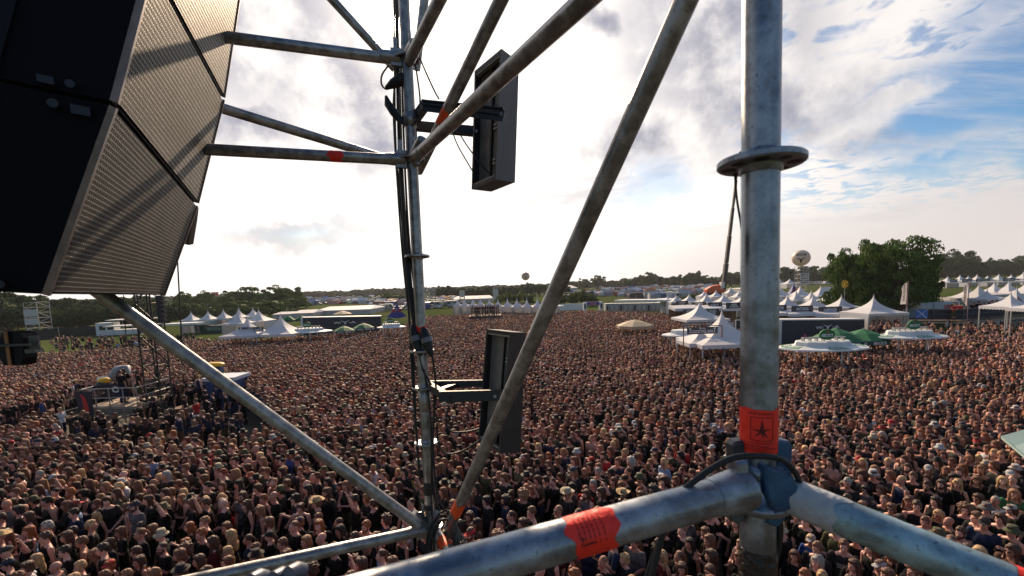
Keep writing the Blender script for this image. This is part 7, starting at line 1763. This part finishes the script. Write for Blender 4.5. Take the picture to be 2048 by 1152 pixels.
# red marquee shadowed under the big trees
marquee(1790, 1850, 609, 616, 630, 6, 'dark red tent beneath the big trees', mat('maroon_canvas', (.22, .02, .02), .7))
def tall_flag(u, vt, vb, label, zz, pts, vt2):
    p = P(u, vb, zz); top = P(u, vt, zz); o = thing('banner_flag', (p.x, p.y, 0), label, 'flag', 'tall white banner flags'); t = MB(); t.tube([(p.x, p.y, 0), (p.x, p.y, top.z)], .04, 8); t.build('pole', mat('reddish_pole', (.45, .28, .26), .5), o)
    q = [P(a, b, zz) + Vector((0, -.05, 0)) for a, b in pts]; n = len(q) // 2; t = MB(); rows = 10; V = []
    for j in range(rows + 1):
        f = j / rows * (n - 1); i = min(int(f), n - 2); fr = f - i; L_ = lerp(q[i], q[i + 1], fr); R_ = lerp(q[2 * n - 1 - i], q[2 * n - 2 - i], fr)
        for k in range(7): V.append(lerp(L_, R_, k / 6) + Vector((0, .10 * math.sin(j * 1.1 + k * .9) * (1 - k / 6), 0)))
    t.add(V, [(j * 7 + k, j * 7 + k + 1, (j + 1) * 7 + k + 1, (j + 1) * 7 + k) for j in range(rows) for k in range(6)], 0, True); c = t.build('cloth', mat('flag_white', (.62, .58, .58), .7, transl=.3), o)
    g = MB(); mid = lerp(q[-1], q[n], .5) + Vector((-.02, -.16, 0)); hh = (q[-1] - q[n]).length * .78; wv_ = abs(q[-1].x - q[0].x) * .42 + .18; letter(g, 'WACKEN', mid - XA * .35, ZA, -XA, hh, wv_, .03); g.build('lettering', BLACK, c)
tall_flag(1813.5, 562.5, 622, 'white wavy banner flag with black lettering, left of the lorry', 49.5, [(1811, 566), (1801, 578), (1804, 592), (1797.5, 609), (1811, 608), (1812.5, 592), (1812.8, 578), (1813, 565)], 0)
tall_flag(1934, 562, 640, 'white wavy banner flag with black lettering, right of the lorry', 48.5, [(1931, 568), (1925, 585), (1924, 598), (1930, 612), (1933, 611), (1933.3, 598), (1933.5, 585), (1933.6, 566)], 0)
# pale green tarp roof at the right edge
t = MB(); q = [P(2002, 872, 10.2), P(2080, 850, 10.2), P(2120, 862, 11.4), P(2100, 960, 8.9), P(2050, 912, 9.4)]; t.slab(q, (0, 0, -1), .06); o = tmesh(t, 'tarp_roof', mat('pale_green_tarp', (.30, .42, .38), .5, var=.06, vs=2), 'corner of a pale green tarp roof at the right edge of the picture', 'roof')
t = MB(); 
for k in (1, 3): t.tube([Vector((q[k].x, q[k].y, 0)), q[k] - ZA * .05], .05, 8)
t.build('post', POLEM, o)
# ---------------------------------------------------------------- camera platform in the crowd
def cam_platform():
    f0, f1 = G(172, 866), G(282, 862); d = (f1 - f0); d.z = 0; L_ = d.length; d.normalize(); n = Vector((-d.y, d.x, 0)); n = n if n.y > 0 else -n; h = 1.35; Dp = 2.4
    o = thing('camera_platform', f0, 'scaffold camera platform with railings standing in the crowd, lower left', 'platform')
    c = [f0, f1, f1 + n * Dp, f0 + n * Dp]
    t = MB(); t.hexa([q + ZA * (h - .12) for q in c], [q + ZA * h for q in c]); t.build('deck', mat('plywood_deck', (.36, .26, .17), .7, var=.15, vs=2), o)
    t = MB(); pts = [f0 + d * (L_ * k / 4) for k in range(5)]
    for p in pts + [p + n * Dp for p in pts]: t = MB(); t.tube([p, p + ZA * (h + 1.0)], .028, 8); t.build('upright', STEEL, o)
    t = MB()
    for hh in (.25, h - .2, h + .5, h + 1.0):
        for s_ in (0, Dp): t.tube([f0 + n * s_ + ZA * hh, f1 + n * s_ + ZA * hh], .025, 8)
        for q in (f0, f1): t.tube([q + ZA * hh, q + n * Dp + ZA * hh], .025, 8)
    t.build('rail', STEEL, o); t = MB()
    for k in range(4): a, b = (pts[k], pts[k + 1]) if k % 2 else (pts[k + 1], pts[k]); t.tube([a - n * .04 + ZA * .2, b - n * .04 + ZA * (h - .2)], .022, 8)
    t.build('diagonal_brace', STEEL, o)
    # ramp rails to the left
    t = MB(); r0 = f0 + n * 1.8 + ZA * (h + 1.0); t.tube([r0, r0 - d * 2.6 - ZA * 1.0], .025, 8); t.tube([r0 - ZA * .9 - n * 1.6, r0 - d * 3.3 - ZA * 1.7 - n * 1.8], .025, 8); t.tube([f0 + ZA * .4, f0 - d * 2.4 + ZA * .2], .025, 8); t.build('ramp_rail', STEEL, o)
    # hanging banners at the left end
    t = MB(); a, b = f0 - n * .05 + ZA * (h + .95), f0 + n * 1.1 - d * .06 + ZA * (h + 1.25); t.slab([f0 - d * .05 - n * .1 + ZA * .5, f0 + d * .55 - n * .08 + ZA * .4, f0 + d * .65 - n * .08 + ZA * (h + .9), f0 - d * .25 - n * .1 + ZA * (h + .95)], n, .02); bn = t.build('dark_banner', mat('navy_banner', (.02, .02, .035), .7), o)
    t = MB(); cc = f0 + d * .0 - n * .115 + ZA * 1.3; V = [cc + d * (.42 * math.cos(a_)) * (1) + ZA * (.85 * math.sin(a_)) for a_ in [(-1.3 + 2.6 * i / 12) for i in range(13)]] + [cc + d * (.16 * math.cos(a_)) + ZA * (.85 * math.sin(a_)) for a_ in [(-1.3 + 2.6 * i / 12) for i in range(13)]]; t.add(V, [(i, i + 1, 14 + i, 13 + i) for i in range(12)]); t.build('red_arc', mat('red_print', (.5, .03, .03), .6), bn)
    t = MB(); a = f0 + n * 1.2 - d * .04 + ZA * (h + .35); t.slab([a + d * .5 - n * .3, a + d * 1.7 - n * .2, a + d * 1.7 - n * .2 + ZA * .7, a + d * .5 - n * .3 + ZA * .7], n, .02); sg = t.build('sign', mat('navy_banner', (.02, .02, .035), .7), o); q = MB(); letter(q, 'JOE', a + d * 1.1 - n * .27 + ZA * .35, d, ZA, .9, .45, .04); q.build('lettering', LETW, sg)
    return f0, f1, d, n, L_, h, Dp
F0, F1, DD, NN, LL, HH, DP = cam_platform()
def on_deck(s_, k): p = F0 + DD * (LL * s_) + NN * (DP * k); return Vector((p.x, p.y, HH))
def put(loc, rz, lab, sc=1.0, group=None, txt=None, **kw):
    r = random.Random(int(abs(loc[0]) * 977 + abs(loc[1]) * 31)); d = person_spec(r); d.update(dict(hat=None, glasses=False, beard=False, kind='tee', cc='black', sex='m', pose='down')); d.update(kw)
    return make_person(d, loc, rz, sc, lab, group, txt)
R5_ = random.Random(31)
GP = 'crew on the camera platform'
put(on_deck(.50, .35), math.pi - .2, 'person in black t-shirt with red round back print at the platform rail', 1.04, GP, hair='ponytail', hc='dark brown', tr='dark blue')
put(on_deck(.76, .45), math.pi * .75, 'person in black t-shirt bending over equipment at the right of the platform', 1.0, GP, hair='medium', hc='brown', tr='olive')
put(on_deck(.90, .80), math.pi * .8, 'tall person in black t-shirt at the back right of the platform', 1.05, GP, hair='long', hc='black', tr='black')
put(on_deck(.50, .85), math.pi * .9, 'person in red cap at the back of the platform', 1.0, GP, hair='short', hc='dark brown', hat='cap', hatc='red', cc='maroon')
put(on_deck(.30, .70), -2.2, 'person behind the yellow camera cover on the platform', 1.0, GP, hair='long', hc='dark brown')
# covered crane camera and yellow camera
p = on_deck(-.02, .9); o = thing('camera_crane', p, 'broadcast camera crane under a grey rain cover with a white label', 'camera'); t = MB()
t.tube([p, p + ZA * 1.0], .06, 8); hd = p + ZA * 1.2; t.tube([hd + Vector((1.0, -.3, .1)), hd + Vector((-.9, .1, -.15))], .05, 8); t.build('arm', BLACKM, o)
t = MB(); t.tube([hd + Vector((-1.05, .1, -.12)), hd + Vector((-.95, .1, -.1)), hd + Vector((-.25, 0, -.02)), hd + Vector((0, 0, .10)), hd + Vector((.35, 0, .30)), hd + Vector((.75, 0, .42)), hd + Vector((.85, 0, .1))], [.14, .16, .17, .30, .42, .30, .05], 10); t.build('rain_cover', mat('grey_rain_cover', (.22, .25, .27), .5, bump=.6, bs=5, var=.15, vs=3), o)
t = MB(); t.box(hd + Vector((-.62, -.19, -.06)), (.42, .02, .16)); lb = t.build('label_plate', LETW, o); q = MB(); letter(q, 'TVN', hd + Vector((-.58, -.205, -.06)), XA, ZA, .26, .10, .03); q.build('lettering', BLACK, lb)
p = on_deck(.08, .45); o = thing('covered_camera', p, 'tripod camera wrapped in black and yellow covers at the left of the platform', 'camera'); t = MB()
for k in range(3): a = k * 2.1; t.tube([p + Vector((.4 * math.cos(a), .4 * math.sin(a), 0)), p + ZA * 1.1], .03, 6)
t.build('tripod', BLACKM, o); t = MB(); t.ell(p + ZA * 1.0, (.34, .28, .34), 14, 10); t.build('black_cover', BLACKM, o); t = MB(); t.ell(p + ZA * 1.25 + Vector((.08, 0, 0)), (.34, .25, .17), 14, 10); t.v = [tuple(Vector(v) + Vector((0, 0, .05 * mnoise.noise(Vector(v) * 5)))) for v in t.v]; t.build('yellow_cover', mat('yellow_cover', (.75, .42, .02), .5), o)
# lattice mast behind the platform
b = G(325, 848); o = thing('lattice_mast', b, 'tall dark lattice truss mast rising behind the camera platform', 'mast'); t = MB(); z = proj(b)[2]
lattice(t, b, (b.x, b.y, 13.5), .82, 16, .042); t.build('lattice', mat('dark_truss', (.035, .032, .03), .5, .4), o)
t = MB(); q = Vector((b.x + .7, b.y - .1, 6.4)); t.box(q, (.22, .3, 1.5)); 
for k in range(6): t.box(q + Vector((.17, 0, -.6 + k * .24)), (.12, .2, .12))
t.build('lamp_bar', BLACKM, o)
# right of the mast: crew area
def at0(u, v): return G(u, v)
p = at0(443, 824); o = thing('blue_cabin', p, 'blue cabin with a white roof edge beside the diagonal brace', 'cabin'); t = MB(); t.box((p.x, p.y + .8, .95), (1.75, 1.5, 1.9)); t.build('body', mat('blue_cabin_paint', (.03, .07, .22), .6, var=.15, vs=2), o); t = MB(); t.box((p.x, p.y + .8, 2.0), (1.95, 1.7, .2)); t.build('roof', mat('pale_blue_roof', (.45, .52, .60), .6), o)
t = MB(); t.box((p.x, p.y + .045, 1.0), (.03, .02, 1.6)); t.box((p.x, p.y + .045, 1.2), (1.6, .02, .03)); t.build('seam', BLACKM, o)
p = at0(418, 812); o = thing('yellow_canopy', (p.x, p.y + .5, 0), 'small yellow covered camera on a blue stand above the crew', 'camera'); t = MB(); t.ell((p.x + .2, p.y + .5, 2.6), (.75, .4, .16), 14, 8); t.build('yellow_cover', mat('yellow_cover', (.75, .42, .02), .5), o); t = MB(); t.tube([(p.x, p.y + .5, 0), (p.x + .1, p.y + .5, 2.5)], .06, 8); t.box((p.x + .4, p.y + .6, 2.1), (.5, .4, .7)); t.build('stand', BLUEP, o)
t = MB(); r0 = at0(345, 838); r1 = at0(415, 832); t.box(((r0.x + r1.x) / 2, r0.y + .6, .3), ((r1.x - r0.x), 1.4, .6)); ris = tmesh(t, 'crew_riser', BROWN, 'low wooden riser for the crew right of the lattice mast', 'riser')
t = MB()
for k in range(4): q = Vector((lerp(r0.x, r1.x + .8, k / 3), r0.y + 1.5, 0)); t.tube([q, q + ZA * 1.7], .025, 6)
for hh in (1.1, 1.7): t.tube([(r0.x, r0.y + 1.5, hh), (r1.x + .8, r0.y + 1.5, hh)], .025, 6)
t.build('railing', STEEL, ris)
GC = 'crew beside the lattice mast'
put((lerp(r0.x, r1.x, .62), r0.y + .9, .6), math.pi - .4, 'person in dark tank top and yellow cap on the riser', 1.0, GC, kind='tank', cc='dark blue', hat='cap', hatc='yellow', hair='short', hc='brown')
put(at0(345, 842), math.pi - .1, 'person in black t-shirt with red back print right of the lattice mast', 1.0, GC, hair='bald')
put(at0(372, 846), -1.2, 'person in black t-shirt between the mast and the red shirt', .9, GC, hair='medium', hc='dark brown')
put(at0(397, 858), -1.6, 'person in a red t-shirt beside the white table', .92, GC, cc='red', hair='short', hc='dark brown')
put(at0(415, 838), -1.7, 'person in black t-shirt left of the blue cabin', .95, GC, hair='medium', hc='black', pose='clasped')
put(at0(430, 842), -1.0, 'person with hands at chest before the blue cabin', .9, GC, hair='short', hc='dark brown', pose='holding', cc='charcoal')
put(at0(360, 826), -1.4, 'person with long brown hair on the left of the riser', 1.0, GC, hair='long', hc='brown', sex='f')
put(at0(385, 828), -2.0, 'person with short brown hair behind the riser', .98, GC, hair='short', hc='brown')
put(at0(437, 826), -1.9, 'person in dark blue shirt tucked behind the cabin corner', .98, GC, hair='short', hc='black', cc='dark blue')
put(at0(128, 880), -1.5, 'person in white t-shirt sitting by the platform ramp', .95, 'people by the platform ramp', cc='white', hair='short', hc='blond', txt=('METAL', .24, .07))
put(at0(112, 884), -1.5, 'person in dark jacket by the platform ramp', .95, 'people by the platform ramp', cc='dark blue', kind='long', hair='short', hc='light brown')
put(at0(75, 890), -1.8, 'person in charcoal shirt at the lower end of the ramp', .95, 'people by the platform ramp', cc='charcoal', hair='short', hc='brown')
for i, (u, v) in enumerate(((300, 850), (290, 842), (312, 856), (285, 870), (470, 842), (485, 836), (490, 850), (455, 845))):
    put(at0(u, v), -1.5 + .4 * math.sin(i * 3), f'person in black standing {("behind the right platform posts", "just left of the lattice mast", "at the foot of the lattice mast", "at the right front platform corner", "right of the blue cabin", "farther right of the blue cabin", "at lower right of the blue cabin", "directly before the blue cabin")[i]}', .98, 'stage hands around the mast and cabin', hair=('short', 'long', 'medium', 'short')[i % 4], hc=('brown', 'dark brown', 'black', 'blond')[i % 4])
for i in range(36):
    u, v = 150 + (i + R5_.random()) * 340 / 36, R5_.uniform(880, 928)
    put(at0(u, v), -1.5 + R5_.gauss(0, .5), f'{ordinal(i)} person from the left standing loosely in front of the camera platform and cabin', R5_.uniform(.85, 1.0), 'people standing loosely before the camera platform', hair=R5_.choice(['short', 'long', 'medium', 'wavy']), hc=R5_.choice(['brown', 'dark brown', 'light brown', 'black']), pose=R5_.choice(['down', 'crossed', 'clasped']), cc=R5_.choice(['black', 'charcoal', 'black', 'dark blue']))
a = at0(345, 868); b = at0(392, 862); t = MB(); t.hexa([a + ZA * .75, b + ZA * .75, b + Vector((0, .8, .75)), a + Vector((0, .8, .75))], [a + ZA * .82, b + ZA * .82, b + Vector((0, .8, .82)), a + Vector((0, .8, .82))]); o = tmesh(t, 'white_table', WHITE, 'long white table in front of the crew', 'table')
for q in (a, b, a + Vector((0, .7, 0)), b + Vector((0, .7, 0))): t = MB(); t.tube([q, q + ZA * .75], .025, 6); t.build('leg', POLEM, o)
# people on the booth deck and on the right platform
R5 = random.Random(12)
for i in range(16):
    x = BX - BW * .47 + BW * .94 * (i + .5) / 16; put((x, BY + R5.uniform(.3, 1.6), BH + .12), -1.3 + R5.gauss(0, .4), f'dark clad person, {ordinal(i)} from the left on the booth deck', R5.uniform(.95, 1.05), 'people on the booth deck', hair=R5.choice(['short', 'long', 'medium']), hc=R5.choice(['brown', 'dark brown', 'black', 'blond']), cc=R5.choice(['black', 'black', 'charcoal', 'maroon']))
q = lerp(PA, PM, .80); put((q.x, q.y - .35, PA.z - 1.0 + 1.0), -.2, 'person in red t-shirt leaning on the right platform railing, arms crossed', 1.0, 'people in red on the right platform', cc='red', hair='short', hc='dark brown', pose='crossed')
q = lerp(PA, PM, .99); put((q.x, q.y + .3, PA.z), 3.0, 'person in red t-shirt seen from behind by the flag pole', 1.0, 'people in red on the right platform', cc='red', hair='short', hc='black')
for i in range(14):
    q = lerp(PM, PB, (i + .6) / 15); put((q.x + .2, q.y + R5.uniform(.5, 2.5), q.z), -1.0 + R5.gauss(0, .5), f'dark clad person, {ordinal(i)} from the left on the right platform', R5.uniform(.95, 1.05), 'dark clad people on the right platform', hair=R5.choice(['short', 'long', 'medium']), hc=R5.choice(['brown', 'dark brown', 'black', 'blond']))
# ---------------------------------------------------------------- air
HZ = 0.00012
t = MB(); t.box((0, 700, 44), (3400, 1600, 90)); m = bpy.data.materials.new('haze_air'); m.use_nodes = True; nt = m.node_tree; nt.nodes.clear()
pv = N(nt, 'ShaderNodeVolumePrincipled'); pv.inputs['Density'].default_value = HZ; pv.inputs['Color'].default_value = (.9, .93, 1, 1); pv.inputs['Anisotropy'].default_value = 0.25
ou = N(nt, 'ShaderNodeOutputMaterial'); nt.links.new(pv.outputs[0], ou.inputs['Volume'])
tag(t.build('haze', m), kind='stuff')
